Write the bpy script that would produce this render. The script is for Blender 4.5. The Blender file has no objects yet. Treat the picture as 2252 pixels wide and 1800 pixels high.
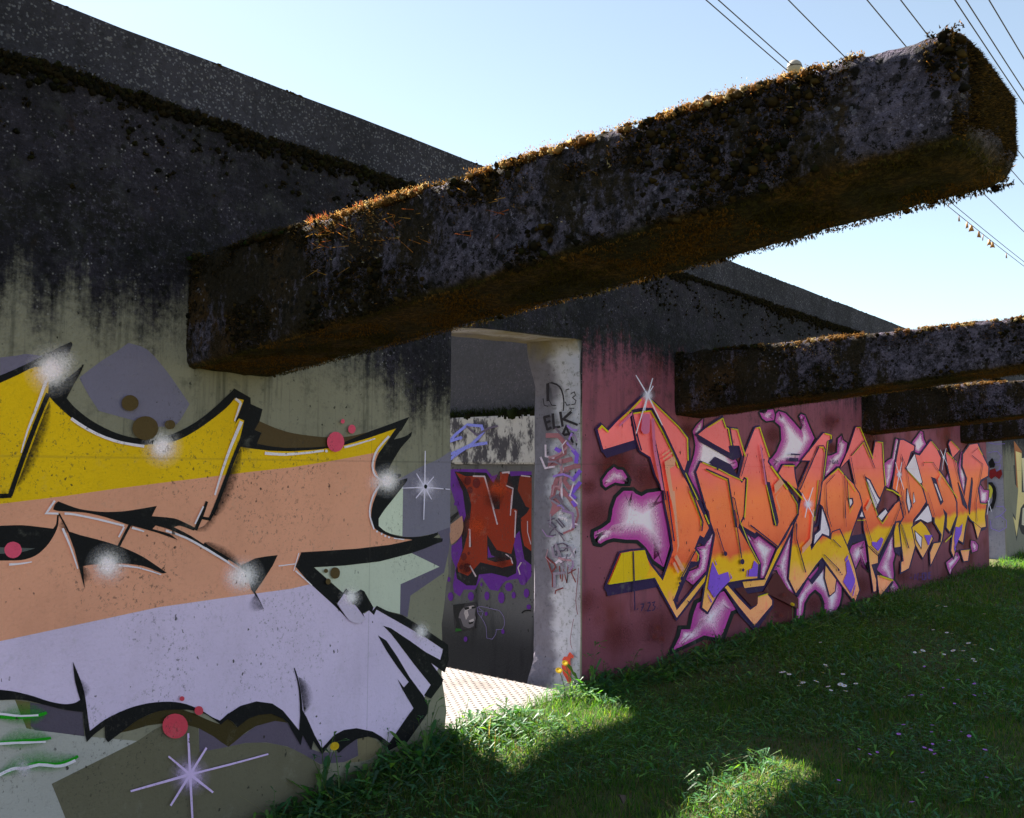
import bpy, bmesh, math, random
import numpy as np
from mathutils import Matrix, Vector, noise as mnoise
from mathutils.geometry import delaunay_2d_cdt
random.seed(7); RNG=np.random.default_rng(11)
SC=bpy.context.scene; COL=SC.collection
# World frame: X runs along the long wall, Y goes into the building, Z is up.
# "d" is the distance in front of the wall face (y = -d).

# ------------------------------------------------------------------ helpers
def link(o,parent=None):
    COL.objects.link(o)
    if parent is not None: o.parent=parent
    return o
def tag(o,label=None,cat=None,group=None,kind=None):
    if label: o['label']=label
    if cat: o['category']=cat
    if group: o['group']=group
    if kind: o['kind']=kind
    return o
def empty(name,loc=(0,0,0),rz=0.0):
    o=bpy.data.objects.new(name,None); o.location=loc; o.rotation_euler=(0,0,rz); o.empty_display_size=.1
    return link(o)
def mesh_np(name,V,Fs,mat,parent=None,col=None,smooth=False):
    """V (n,3); Fs list of (m,k) int arrays of equal-size faces."""
    me=bpy.data.meshes.new(name)
    V=np.asarray(V,np.float32); Fs=[np.asarray(f,np.int32) for f in Fs if len(f)]
    nl=sum(f.size for f in Fs); nf=sum(len(f) for f in Fs)
    me.vertices.add(len(V)); me.vertices.foreach_set('co',V.ravel())
    me.loops.add(nl); me.polygons.add(nf)
    me.loops.foreach_set('vertex_index',np.concatenate([f.ravel() for f in Fs]))
    tot=np.concatenate([np.full(len(f),f.shape[1],np.int32) for f in Fs])
    st=np.concatenate([[0],np.cumsum(tot)[:-1]]).astype(np.int32)
    me.polygons.foreach_set('loop_start',st); me.polygons.foreach_set('loop_total',tot)
    me.update(calc_edges=True); me.validate()
    if col is not None:
        a=me.attributes.new('col','FLOAT_COLOR','POINT'); c=np.asarray(col,np.float32)
        if c.shape[1]==3: c=np.concatenate([c,np.ones((len(c),1),np.float32)],1)
        a.data.foreach_set('color',c.ravel())
    if smooth: me.polygons.foreach_set('use_smooth',np.ones(len(me.polygons),bool))
    me.materials.append(mat)
    return link(bpy.data.objects.new(name,me),parent)
def bm_obj(name,bm,mat,parent=None,smooth=False):
    me=bpy.data.meshes.new(name); bm.normal_update(); bm.to_mesh(me); bm.free(); me.materials.append(mat)
    if smooth: me.polygons.foreach_set('use_smooth',np.ones(len(me.polygons),bool))
    return link(bpy.data.objects.new(name,me),parent)
def add_box(bm,x0,x1,y0,y1,z0,z1):
    v=[bm.verts.new((x,y,z)) for z in (z0,z1) for y in (y0,y1) for x in (x0,x1)]
    for f in ((0,2,3,1),(4,5,7,6),(0,1,5,4),(2,6,7,3),(0,4,6,2),(1,3,7,5)): bm.faces.new([v[i] for i in f])
def tube(name,pts,r,mat,parent=None,n=6):
    V=[];Fq=[]
    P=[np.array(p,float) for p in pts]
    for i,p in enumerate(P):
        a=P[min(i+1,len(P)-1)]-P[max(i-1,0)]; a/=np.linalg.norm(a)
        u=np.cross(a,[0,0,1.0] if abs(a[2])<.9 else [1.0,0,0]); u/=np.linalg.norm(u); w=np.cross(a,u)
        rr=r[i] if hasattr(r,'__len__') else r
        for k in range(n):
            t=2*math.pi*k/n; V.append(p+rr*(math.cos(t)*u+math.sin(t)*w))
    for i in range(len(P)-1):
        for k in range(n): Fq.append((i*n+k,i*n+(k+1)%n,(i+1)*n+(k+1)%n,(i+1)*n+k))
    return mesh_np(name,np.array(V),[np.array(Fq)],mat,parent,smooth=True)
def copy_tree(o,parent=None):
    c=o.copy(); COL.objects.link(c); c.parent=parent
    for ch in list(o.children): copy_tree(ch,c)
    return c
def lin(h):
    c=[int(v)/255 for v in h.split(',')] if ',' in h else [int(h[i:i+2],16)/255 for i in (0,2,4)]
    return [x/12.92 if x<=.04045 else ((x+.055)/1.055)**2.4 for x in c]

# ------------------------------------------------------------------ node helpers
class N:
    def __init__(s,tree): s.t=tree; s.l=tree.links
    def new(s,typ,**kw):
        n=s.t.nodes.new(typ)
        for k,v in kw.items():
            setattr(n,k,v)
        return n
    def put(s,sock,val):
        if hasattr(val,'is_output'): s.l.new(val,sock)
        elif val is not None: sock.default_value=val
    def math(s,op,a,b=0.0,c=None,clamp=False):
        n=s.new('ShaderNodeMath',operation=op,use_clamp=clamp); s.put(n.inputs[0],a); s.put(n.inputs[1],b)
        if c is not None: s.put(n.inputs[2],c)
        return n.outputs[0]
    def vmath(s,op,a,b):
        n=s.new('ShaderNodeVectorMath',operation=op); s.put(n.inputs[0],a); s.put(n.inputs[1],b); return n.outputs[0]
    def noise(s,vec,scale,detail=4,rough=.55,dist=0.0):
        n=s.new('ShaderNodeTexNoise'); s.put(n.inputs['Vector'],vec); n.inputs['Scale'].default_value=scale
        n.inputs['Detail'].default_value=detail; n.inputs['Roughness'].default_value=rough; n.inputs['Distortion'].default_value=dist
        return n.outputs[0]
    def vor(s,vec,scale,feat='F1',out='Distance',rnd=1.0):
        n=s.new('ShaderNodeTexVoronoi',feature=feat); s.put(n.inputs['Vector'],vec); n.inputs['Scale'].default_value=scale
        n.inputs['Randomness'].default_value=rnd
        return n.outputs[out]
    def smooth(s,v,a,b,o0=0.0,o1=1.0):
        n=s.new('ShaderNodeMapRange',interpolation_type='SMOOTHSTEP'); s.put(n.inputs['Value'],v)
        s.put(n.inputs['From Min'],a); s.put(n.inputs['From Max'],b); n.inputs['To Min'].default_value=o0; n.inputs['To Max'].default_value=o1
        return n.outputs[0]
    def mix(s,f,a,b,mode='MIX'):
        n=s.new('ShaderNodeMix',data_type='RGBA',blend_type=mode,clamp_factor=True,clamp_result=False)
        s.put(n.inputs['Factor'],f)
        for i,v in (('A',a),('B',b)):
            sk=[q for q in n.inputs if q.name==i and q.type=='RGBA'][0]
            if not hasattr(v,'is_output'): v=(v[0],v[1],v[2],1)
            s.put(sk,v)
        return [q for q in n.outputs if q.type=='RGBA'][0]
    def sep(s,v):
        n=s.new('ShaderNodeSeparateXYZ'); s.put(n.inputs[0],v); return n.outputs
    def pos(s): return s.new('ShaderNodeNewGeometry').outputs['Position']
    def scaled(s,v,sc): return s.vmath('MULTIPLY',v,sc)
    def attr(s,name):
        n=s.new('ShaderNodeAttribute'); n.attribute_name=name; return n
def material(name):
    m=bpy.data.materials.new(name); m.use_nodes=True; t=m.node_tree
    for n in list(t.nodes): t.nodes.remove(n)
    return m,N(t)
def finish(n,color,rough=.9,bump=None,bstr=.3,bdist=.01,spec=.3,alpha=None,translucent=None):
    out=n.new('ShaderNodeOutputMaterial'); b=n.new('ShaderNodeBsdfPrincipled')
    n.put(b.inputs['Base Color'],color if hasattr(color,'is_output') else (*color[:3],1))
    n.put(b.inputs['Roughness'],rough); b.inputs['Specular IOR Level'].default_value=spec
    if bump is not None:
        bn=n.new('ShaderNodeBump'); n.put(bn.inputs['Height'],bump); bn.inputs['Strength'].default_value=bstr; bn.inputs['Distance'].default_value=bdist
        n.l.new(bn.outputs[0],b.inputs['Normal'])
    sh=b.outputs[0]
    if translucent:
        fac,tc=translucent
        tr=n.new('ShaderNodeBsdfTranslucent'); n.put(tr.inputs['Color'],tc if hasattr(tc,'is_output') else (*tc[:3],1))
        mx=n.new('ShaderNodeMixShader'); mx.inputs[0].default_value=fac; n.l.new(sh,mx.inputs[1]); n.l.new(tr.outputs[0],mx.inputs[2]); sh=mx.outputs[0]
    if alpha is not None:
        tp=n.new('ShaderNodeBsdfTransparent'); mx=n.new('ShaderNodeMixShader'); n.put(mx.inputs[0],alpha)
        n.l.new(tp.outputs[0],mx.inputs[1]); n.l.new(sh,mx.inputs[2]); sh=mx.outputs[0]
    n.l.new(sh,out.inputs[0])

# ------------------------------------------------------------------ materials
def pits(n,p,amount=1.0):
    """pin holes and chips in cast concrete (0 = hole, 1 = sound)"""
    wob=n.new('ShaderNodeTexNoise'); n.put(wob.inputs['Vector'],p); wob.inputs['Scale'].default_value=70; wob.inputs['Detail'].default_value=2
    q=n.vmath('ADD',n.scaled(p,(1.0,1.0,.72)),n.scaled(wob.outputs['Color'],(.016,.016,.016)))
    vn=n.new('ShaderNodeTexVoronoi'); n.put(vn.inputs['Vector'],q); vn.inputs['Scale'].default_value=46
    rnd=n.sep(vn.outputs['Color'])[0]; r=n.math('MULTIPLY',n.math('POWER',rnd,5.0),.26)
    a=n.smooth(vn.outputs['Distance'],n.math('MULTIPLY',r,.7),n.math('ADD',r,.02))
    gate=n.smooth(n.noise(n.vmath('ADD',p,(7.3,1.1,4.2)),6,4,.65),.40,.56)
    a=n.math('SUBTRACT',1.0,n.math('MULTIPLY',n.math('SUBTRACT',1.0,a),gate))
    v2=n.new('ShaderNodeTexVoronoi'); n.put(v2.inputs['Vector'],n.vmath('ADD',n.scaled(q,(1.3,1.3,.7)),(3.1,0,9.7))); v2.inputs['Scale'].default_value=15
    r2=n.math('MULTIPLY',n.math('POWER',n.sep(v2.outputs['Color'])[1],6.0),.17)
    b=n.smooth(v2.outputs['Distance'],n.math('MULTIPLY',r2,.7),n.math('ADD',r2,.012))
    return n.math('MULTIPLY',a,b)
def fine(n,p):
    return n.noise(p,170,3,.7)
def joints(n,p):
    """formwork joints: thin lines in the cast face"""
    x,y,z=n.sep(p)
    wob=n.math('MULTIPLY',n.noise(p,6,2),.006)
    a=n.math('ABSOLUTE',n.math('ADD',n.math('SUBTRACT',z,1.335),wob))
    ja=n.smooth(a,.002,.006)
    m=n.math('MODULO',n.math('ADD',x,100-2.275),2.05)
    b=n.math('ABSOLUTE',n.math('SUBTRACT',m,.0041))
    jb=n.smooth(b,.001,.0035)
    return n.math('MULTIPLY',n.math('MULTIPLY_ADD',ja,.25,.75),n.math('MULTIPLY_ADD',jb,.3,.7))
def drip_height(n,p):
    """height of the wandering line where the dark growth on top of the wall stops"""
    st=n.noise(n.scaled(p,(8,8,.45)),1.0,5,.66)
    s2=n.noise(n.scaled(p,(26,26,.8)),1.0,3,.6)
    bl=n.noise(p,1.1,3)
    return n.math('ADD',n.math('ADD',n.math('MULTIPLY',st,.95),n.math('MULTIPLY',n.math('SUBTRACT',s2,.5),.42)),n.math('MULTIPLY',bl,.45))   # ~.3 .. 1.0
def dark_growth(n,p):
    """colour of the old lichen-black concrete with pale stones and moss dots"""
    base=n.mix(n.noise(p,2.0,4),(.014,.011,.016),(.046,.038,.052))
    base=n.mix(n.smooth(n.noise(p,11,6,.75),.52,.72),base,(.085,.077,.092))
    base=n.mix(n.smooth(n.noise(n.vmath('ADD',p,(4,4,4)),17,6,.75),.52,.64),base,(.012,.010,.010))
    cells=n.vor(p,85,'F1','Color'); cs=n.sep(cells); cd=n.vor(p,85)
    stone=n.math('MULTIPLY',n.smooth(cs[0],.90,.93),n.smooth(cd,.40,.22))
    base=n.mix(n.math('MULTIPLY',stone,.85),base,(.34,.32,.31))
    spk=n.math('MULTIPLY',n.smooth(n.noise(p,75,3,.8),.61,.68),n.smooth(n.noise(p,4,3),.42,.58))
    base=n.mix(n.math('MULTIPLY',spk,.8),base,(.26,.25,.29))
    zz=n.math('ADD',n.sep(p)[2],n.math('MULTIPLY',n.noise(p,2.5,3),.5)); bd=n.math('MULTIPLY',n.math('MULTIPLY',n.smooth(zz,2.22,2.36),n.smooth(zz,2.58,2.44)),n.smooth(n.noise(p,16,5,.8),.42,.56))
    base=n.mix(n.math('MULTIPLY',bd,.85),base,(.011,.009,.005))
    mo=n.math('MULTIPLY',n.smooth(n.vor(p,26),.36,.2),n.smooth(n.noise(p,4,3),.46,.55))
    base=n.mix(mo,base,(.009,.008,.005))
    gr=n.noise(p,52,4,.85); base=n.mix(n.smooth(gr,.55,.62),base,(.010,.009,.009)); base=n.mix(n.math('MULTIPLY',n.smooth(gr,.44,.36),.75),base,(.13,.12,.145))
    rust=n.smooth(n.noise(n.vmath('ADD',p,(1,8,3)),7,4,.7),.60,.72); base=n.mix(n.math('MULTIPLY',rust,.6),base,(.040,.020,.010))
    cl=n.smooth(n.noise(p,1.7,5,.7),.40,.62)
    base=n.mix(1.0,base,n.mix(cl,(.42,.40,.42),(.92,.86,.95)),'MULTIPLY')
    return base
def make_wall_mat():
    m,n=material('wall_concrete'); p=n.pos(); x,y,z=n.sep(p)
    st=drip_height(n,p)
    bare=n.mix(n.noise(p,1.6,5,.6),(.20,.172,.128),(.36,.318,.245))
    bare=n.mix(n.math('MULTIPLY',n.smooth(n.noise(n.scaled(p,(22,22,.9)),1.0,5,.7),.50,.70),n.math('MULTIPLY',n.smooth(z,.7,1.6),.75)),bare,(.085,.078,.062))
    bare=n.mix(n.smooth(n.noise(p,40,4,.7),.55,.8),bare,(.11,.105,.085))
    # pink house paint on the long stretch right of the doorway
    pn=n.noise(p,1.7,4)
    pink=n.mix(pn,(.29,.075,.112),(.40,.118,.160))
    pink=n.mix(n.smooth(n.noise(n.vmath('ADD',p,(5,0,2)),1.15,3),.50,.66),pink,(.20,.036,.030))
    pink=n.mix(n.smooth(n.noise(n.scaled(p,(9,9,1.0)),1.0,5),.50,.8),pink,(.13,.05,.075))
    low=n.smooth(z,.55,.0); pink=n.mix(n.math('MULTIPLY',low,.55),pink,(.085,.022,.036))
    inp=n.math('MULTIPLY',n.smooth(x,4.366,4.374),n.smooth(x,14.0,13.99))
    front=n.smooth(y,.006,.002)
    inp=n.math('MULTIPLY',inp,front)
    col=n.mix(inp,bare,pink)
    # the growth comes down from the top
    edge=n.math('SUBTRACT',n.math('MULTIPLY_ADD',inp,.16,2.12),n.math('MULTIPLY',st,.62))
    side=n.smooth(x,2.4,3.1)
    edge=n.math('SUBTRACT',edge,n.math('MULTIPLY',n.math('MULTIPLY',side,n.math('SUBTRACT',1.0,inp)),.22))
    grow=n.smooth(n.math('ADD',z,n.math('MULTIPLY',n.math('SUBTRACT',n.noise(p,28,5,.8),.5),.55)),edge,n.math('ADD',edge,.30))
    gfront=n.math('MULTIPLY',grow,n.smooth(y,.02,.0))
    # jamb faces: pale raw concrete
    jamb=n.mix(n.noise(p,4,5,.65),(.50,.46,.56),(.76,.71,.82))
    jamb=n.mix(n.smooth(n.noise(p,30,6,.82),.50,.68),jamb,(.22,.21,.225)); jamb=n.mix(n.math('MULTIPLY',n.smooth(n.noise(n.scaled(p,(9,9,1.4)),1.0,5,.7),.52,.72),.6),jamb,(.20,.18,.21))
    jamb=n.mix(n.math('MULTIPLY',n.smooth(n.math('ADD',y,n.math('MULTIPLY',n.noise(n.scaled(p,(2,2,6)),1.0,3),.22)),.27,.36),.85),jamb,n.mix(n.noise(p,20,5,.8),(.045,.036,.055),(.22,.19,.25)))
    jamb=n.mix(n.smooth(n.math('ADD',z,n.math('MULTIPLY',n.noise(p,6,3),.3)),2.30,2.10),n.mix(n.noise(n.scaled(p,(3,12,3)),2.0,5,.7),(.20,.16,.085),(.42,.34,.20)),jamb)
    jamb=n.mix(n.math('MULTIPLY',n.smooth(x,9,11),.7),jamb,(.23,.20,.30))
    isj=n.smooth(y,.004,.014)
    inhole=n.smooth(z,2.12,2.10)
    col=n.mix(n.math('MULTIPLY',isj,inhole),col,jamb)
    col=n.mix(gfront,col,dark_growth(n,p))
    sp=n.math('MULTIPLY',n.smooth(n.noise(p,9,4,.7),.5,.72),n.smooth(z,.9,1.75)); 
    col=n.mix(n.math('MULTIPLY',n.math('MULTIPLY',sp,n.smooth(y,.006,.002)),n.math('MULTIPLY_ADD',inp,.0,.55)),col,(.045,.042,.04))
    pt=pits(n,p); col=n.mix(n.math('SUBTRACT',1.0,pt),col,(.022,.020,.018))
    j=joints(n,p); col=n.mix(n.math('SUBTRACT',1.0,j),col,(.05,.045,.04))
    h=n.math('MULTIPLY',n.noise(p,60,3,.75),n.math('MULTIPLY_ADD',n.smooth(z,1.5,2.1),1.6,.6))
    finish(n,col,.92,h,.55,.012,.25)
    return m
def make_parapet_mat():
    m,n=material('parapet_concrete'); p=n.pos(); x,y,z=n.sep(p)
    base=n.mix(n.noise(p,1.3,4),(.034,.030,.037),(.060,.054,.063))
    base=n.mix(n.smooth(n.noise(p,30,5,.75),.52,.75),base,(.11,.105,.115))
    cells=n.vor(p,60,'F1','Color'); cr=n.sep(cells)[0]; cd=n.vor(p,60)
    stone=n.math('MULTIPLY',n.smooth(cr,.80,.84),n.smooth(cd,.45,.18))
    base=n.mix(n.math('MULTIPLY',stone,.85),base,n.mix(n.sep(n.vor(p,60,'F1','Color'))[1],(.12,.11,.11),(.36,.34,.32)))
    c3=n.vor(p,24,'F1','Color'); base=n.mix(n.math('MULTIPLY',n.math('MULTIPLY',n.smooth(n.sep(c3)[0],.90,.93),n.smooth(n.vor(p,24),.30,.15)),.7),base,(.22,.20,.19))
    spk=n.smooth(n.noise(p,70,3,.8),.62,.70); base=n.mix(n.math('MULTIPLY',spk,.7),base,(.22,.21,.24))
    cr2=n.sep(n.vor(p,140,'F1','Color'))[1]
    base=n.mix(n.math('MULTIPLY',n.smooth(cr2,.90,.93),.7),base,(.22,.215,.22))
    gr=n.noise(p,60,4,.85); base=n.mix(n.math('MULTIPLY',n.smooth(gr,.54,.62),.8),base,(.022,.02,.022)); base=n.mix(n.math('MULTIPLY',n.smooth(n.noise(p,20,4),.58,.66),.7),base,(.030,.027,.03))
    base=n.mix(1.0,base,n.mix(n.smooth(n.noise(n.scaled(p,(1.5,1.5,.8)),1.2,6,.7),.38,.62),(.50,.48,.51),(.92,.88,.95)),'MULTIPLY')
    lo=n.smooth(n.math('ADD',z,n.math('MULTIPLY',n.noise(n.scaled(p,(5,5,1)),1.0,4),.16)),2.83,2.765)
    base=n.mix(n.math('MULTIPLY',lo,.6),base,(.22,.205,.24))
    v=n.math('MULTIPLY',n.smooth(n.noise(n.scaled(p,(11,11,.4)),1.0,3),.70,.74),n.smooth(n.noise(p,3,2),.5,.6))
    base=n.mix(n.math('MULTIPLY',v,.6),base,(.25,.235,.27))
    h=n.math('ADD',n.noise(p,60,4,.7),n.math('MULTIPLY',stone,.5))
    finish(n,base,.92,h,.6,.012,.25); return m
def make_growth_mat(name,scale=1.0,dark=(.020,.015,.008),pur=(.20,.165,.235)):
    m,n=material(name); p=n.pos()
    nz=n.new('ShaderNodeNewGeometry').outputs['Normal']; up=n.sep(nz)[2]
    st=n.noise(n.scaled(p,(9,9,3.2)),1.0,6,.7)
    pos=n.math('ADD',st,n.math('MULTIPLY',n.noise(p,2.2,3),.55))
    x,y,z=n.sep(p)
    out=n.smooth(n.math('MULTIPLY',y,-1),.2,2.2)         # cleaner concrete towards the free end
    conc=n.smooth(n.math('ADD',n.math('ADD',pos,n.math('MULTIPLY',out,.17)),n.math('MULTIPLY',n.math('SUBTRACT',n.noise(p,34,5,.8),.5),.55)),.80,.92)
    moss=n.mix(n.noise(p,5,4),dark,(.050,.033,.014))
    moss=n.mix(n.smooth(n.noise(p,3,3),.55,.7),moss,(.085,.043,.012))
    cc=n.mix(n.smooth(n.noise(p,15,6,.78),.36,.66),(.035,.030,.040),pur)
    col=n.mix(conc,moss,cc)
    gr=n.noise(p,58,4,.85); col=n.mix(n.smooth(gr,.53,.60),col,(.010,.008,.006)); col=n.mix(n.math('MULTIPLY',n.smooth(gr,.43,.35),n.math('MULTIPLY_ADD',conc,.75,.12)),col,(.33,.285,.38))
    bl=n.math('MULTIPLY',n.smooth(n.vor(p,26),.33,.2),n.smooth(n.noise(p,6,3),.42,.55)); col=n.mix(bl,col,(.012,.009,.006))
    cr=n.sep(n.vor(p,120,'F1','Color'))[0]; col=n.mix(n.math('MULTIPLY',n.math('MULTIPLY',n.smooth(cr,.94,.97),n.smooth(n.noise(p,6,4,.7),.50,.62)),.7),col,(.30,.28,.34))
    under=n.smooth(up,-.35,-.75)
    uc=n.mix(n.smooth(n.noise(p,4,4),.4,.65),(.065,.055,.016),(.20,.105,.022)); uc=n.mix(n.smooth(n.noise(p,60,4,.8),.45,.62),n.mix(.75,uc,(.01,.008,.004)),uc)
    col=n.mix(under,col,uc)
    bp=n.math('ADD',n.noise(p,45,5,.75),n.math('MULTIPLY',n.noise(p,150,3,.7),.5))
    finish(n,col,.95,bp,1.0,.035,.2); return m
WEATHER_PAINT={}
def make_paint_mat(name,letters=False,soft_edge=False):
    m,n=material(name); p=n.pos(); x,y,z=n.sep(p)
    at=n.attr('col')
    if letters:
        zz=n.math('ADD',n.math('SUBTRACT',z,n.math('MULTIPLY',n.math('SUBTRACT',x,5.6),.018)),n.math('MULTIPLY',n.math('SUBTRACT',n.noise(p,2.6,4),.5),.22))
        r=n.new('ShaderNodeValToRGB'); e=r.color_ramp.elements
        stops=[(.0,'e09a72'),(.17,'dea468'),(.235,'d2a450'),(.275,'caa81c'),(.355,'cca60e'),(.385,'c65c36'),(.46,'d66e42'),(.60,'de7a46'),(.665,'da7450'),(.74,'d86c64'),(1.0,'da747c')]
        while len(e)<len(stops): e.new(.5)
        for q,(a,c) in zip(e,stops): q.position=a; q.color=(*lin(c),1)
        n.put(r.inputs[0],n.math('DIVIDE',zz,1.75)); colr=r.outputs[0]
        sp=n.math('MULTIPLY',n.smooth(n.noise(p,7,3),.56,.68),n.smooth(z,.62,.30)); colr=n.mix(sp,colr,lin('e08c66')); colr=n.mix(1.0,colr,(1.46,1.27,1.28),'MULTIPLY')
    else: colr=at.outputs['Color']
    colr=n.mix(1.0,colr,(1.50,1.32,1.33),'MULTIPLY')
    colr=n.mix(n.math('MULTIPLY',n.smooth(n.noise(p,2.3,4),.35,.75),.20),colr,(.5,.5,.52),'MULTIPLY')
    colr=n.mix(n.math('MULTIPLY',n.smooth(n.noise(p,55,4,.7),.5,.8),.22),colr,(.35,.33,.32),'MULTIPLY')
    colr=n.mix(n.math('MULTIPLY',n.smooth(n.noise(n.scaled(p,(5,5,1.6)),1.0,5,.65),.45,.75),.20),colr,(.62,.60,.55),'MULTIPLY')
    thin=n.math('MULTIPLY',n.smooth(n.noise(p,8,6,.78),.55,.72),.22); colr=n.mix(thin,colr,(.34,.31,.27))
    pt=pits(n,p); colr=n.mix(n.math('MULTIPLY',n.math('SUBTRACT',1.0,pt),.9),colr,(.030,.024,.020))
    j=joints(n,p); colr=n.mix(n.math('MULTIPLY',n.math('SUBTRACT',1.0,j),.75),colr,(.06,.05,.045))
    # streaks of grime that ran down over the top of the painting
    st=drip_height(n,p); edge=n.math('SUBTRACT',2.30,n.math('MULTIPLY',st,.62))
    g=n.smooth(z,edge,n.math('ADD',edge,.34)); colr=n.mix(n.math('MULTIPLY',g,.75),colr,(.05,.042,.05))
    spk=n.math('MULTIPLY',n.smooth(n.noise(n.scaled(p,(1,1,.8)),62,4,.85),.565,.63),n.smooth(n.noise(p,2.0,3),.46,.62)); colr=n.mix(n.math('MULTIPLY',spk,.65),colr,(.05,.04,.035))
    a=at.outputs['Alpha']
    gr=n.math('SUBTRACT',n.noise(p,110,3,.9),.5)
    soft=n.math('MULTIPLY',n.math('MULTIPLY',a,n.math('SUBTRACT',1.0,a)),5.0)
    al=n.math('ADD',a,n.math('MULTIPLY',gr,soft),clamp=True)
    h=n.noise(p,90,2,.7)
    finish(n,colr,.70,h,.4,.006,.22,alpha=al if soft_edge else None)
    return m
def make_veg_mat(name,tfac=.45,rough=.6,spec=.3,gain=1.0):
    m,n=material(name); at=n.attr('col'); c=at.outputs['Color']
    if 'moss' not in name: c=n.mix(1.0,c,(.80,.80,.85),'MULTIPLY')
    tc=n.mix(1.0,c,(1.15,1.05,.7) if 'moss' in name else (2.1,1.9,.6),'MULTIPLY')
    tc=n.vmath('SCALE',tc,(0,0,0)) if False else tc
    finish(n,c,rough,spec=spec,translucent=(tfac,tc)); return m
def simple_mat(name,c,rough=.7,spec=.3,metal=0.0):
    m,n=material(name); p=n.pos()
    col=n.mix(n.noise(p,30,3),[v*.8 for v in c],[min(1,v*1.15) for v in c])
    finish(n,col,rough,spec=spec)
    if metal: [q for q in m.node_tree.nodes if q.type=='BSDF_PRINCIPLED'][0].inputs['Metallic'].default_value=metal
    return m
M_WALL=make_wall_mat(); M_PAR=make_parapet_mat(); M_BEAM=make_growth_mat('beam_concrete')
M_PAINT=make_paint_mat('wall_paint'); M_LET=make_paint_mat('letter_paint',True); M_SPRAY=make_paint_mat('spray_paint',False,True)
M_GRASS=make_veg_mat('grass_blades',.6); M_LEAF=make_veg_mat('leaf_green',.42,.48,.4); M_MOSS=make_veg_mat('moss_tufts',.5,.9,.1)
M_WIRE=simple_mat('wire_metal',(.05,.035,.035),.6)
def make_ground_mat():
    m,n=material('ground_soil'); p=n.pos()
    c=n.mix(n.noise(p,6,5,.65),(.045,.058,.018),(.15,.135,.055)); c=n.mix(n.smooth(n.noise(p,40,4),.5,.7),c,(.10,.08,.04))
    finish(n,c,.95,n.noise(p,50,4),.6,.02); return m
def make_pass_mat():
    m,n=material('passage_concrete'); p=n.pos(); x,y,z=n.sep(p)
    c=n.mix(n.noise(p,2.5,5),(.085,.08,.085),(.17,.16,.165))
    c=n.mix(n.smooth(n.noise(n.scaled(p,(10,10,1.5)),1.0,4),.5,.75),c,(.05,.046,.052))
    up=n.smooth(z,1.70,1.72); dk=n.mix(.62,dark_growth(n,p),n.mix(n.noise(p,30,5,.8),(.05,.046,.055),(.15,.14,.16))); c=n.mix(up,c,dk)
    led=n.math('MULTIPLY',n.smooth(z,1.33,1.34),n.smooth(z,1.72,1.70))
    lc=n.mix(n.smooth(n.math('ADD',n.noise(n.scaled(p,(12,12,6)),1.0,6,.75),n.math('MULTIPLY',n.math('SUBTRACT',n.noise(p,3,3),.5),.6)),.46,.60),(.52,.48,.47),(.07,.062,.075)); c=n.mix(led,c,lc)
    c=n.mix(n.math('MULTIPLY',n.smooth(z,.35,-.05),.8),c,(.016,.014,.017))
    pt=pits(n,p); c=n.mix(n.math('SUBTRACT',1.0,pt),c,(.02,.02,.02))
    finish(n,c,.9,n.noise(p,50,4,.7),.5,.012); return m
M_GROUND=make_ground_mat(); M_PASS=make_pass_mat()

# ------------------------------------------------------------------ camera
YAW,PIT,ROLL=0.7089321240719388,0.06666948514840387,0.006536078531101278
Fv=Vector((math.cos(YAW)*math.cos(PIT),math.sin(YAW)*math.cos(PIT),math.sin(PIT))); Rv=Vector((math.sin(YAW),-math.cos(YAW),0)); Uv=Rv.cross(Fv)
c,s=math.cos(ROLL),math.sin(ROLL); Xc=c*Rv+s*Uv; Yc=-s*Rv+c*Uv
cam=bpy.data.cameras.new('camera'); cam.lens=36*1896.433/2156; cam.sensor_width=36; cam.sensor_fit='HORIZONTAL'; cam.clip_start=.05; cam.clip_end=3000
co=bpy.data.objects.new('camera',cam); COL.objects.link(co)
co.matrix_world=Matrix(((Xc.x,Yc.x,-Fv.x,0),(Xc.y,Yc.y,-Fv.y,-3.19268),(Xc.z,Yc.z,-Fv.z,1.3),(0,0,0,1)))
SC.camera=co

# ------------------------------------------------------------------ light
SUN=Vector((.23,1.0,.925)).normalized()
el=math.asin(SUN.z); az=math.atan2(SUN.x,SUN.y)
w=bpy.data.worlds.new('World'); SC.world=w; w.use_nodes=True
t=w.node_tree; bg=t.nodes['Background']; sky=t.nodes.new('ShaderNodeTexSky'); sky.sky_type='NISHITA'; sky.sun_disc=False
sky.sun_elevation=el; sky.sun_rotation=az; sky.air_density=.85; sky.dust_density=.12; sky.ozone_density=.5
tn=t.nodes.new('ShaderNodeMix'); tn.data_type='RGBA'; tn.blend_type='MULTIPLY'; tn.inputs[0].default_value=1.0
hs=t.nodes.new('ShaderNodeHueSaturation'); hs.inputs['Saturation'].default_value=.74; t.links.new(sky.outputs[0],hs.inputs['Color'])
t.links.new(hs.outputs[0],tn.inputs[6]); tn.inputs[7].default_value=(1.0,1.04,.98,1)
t.links.new(tn.outputs[2],bg.inputs[0]); bg.inputs[1].default_value=.051
sl=bpy.data.lights.new('sun','SUN'); sl.energy=5.0; sl.angle=math.radians(.53); sl.color=(1,.93,.82)
so=bpy.data.objects.new('sun',sl); COL.objects.link(so); so.rotation_euler=SUN.to_track_quat('Z','Y').to_euler(); so.location=(0,0,30)
SC.view_settings.view_transform='Standard'; SC.view_settings.look='None'; SC.view_settings.exposure=2.14; SC.view_settings.gamma=1

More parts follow.
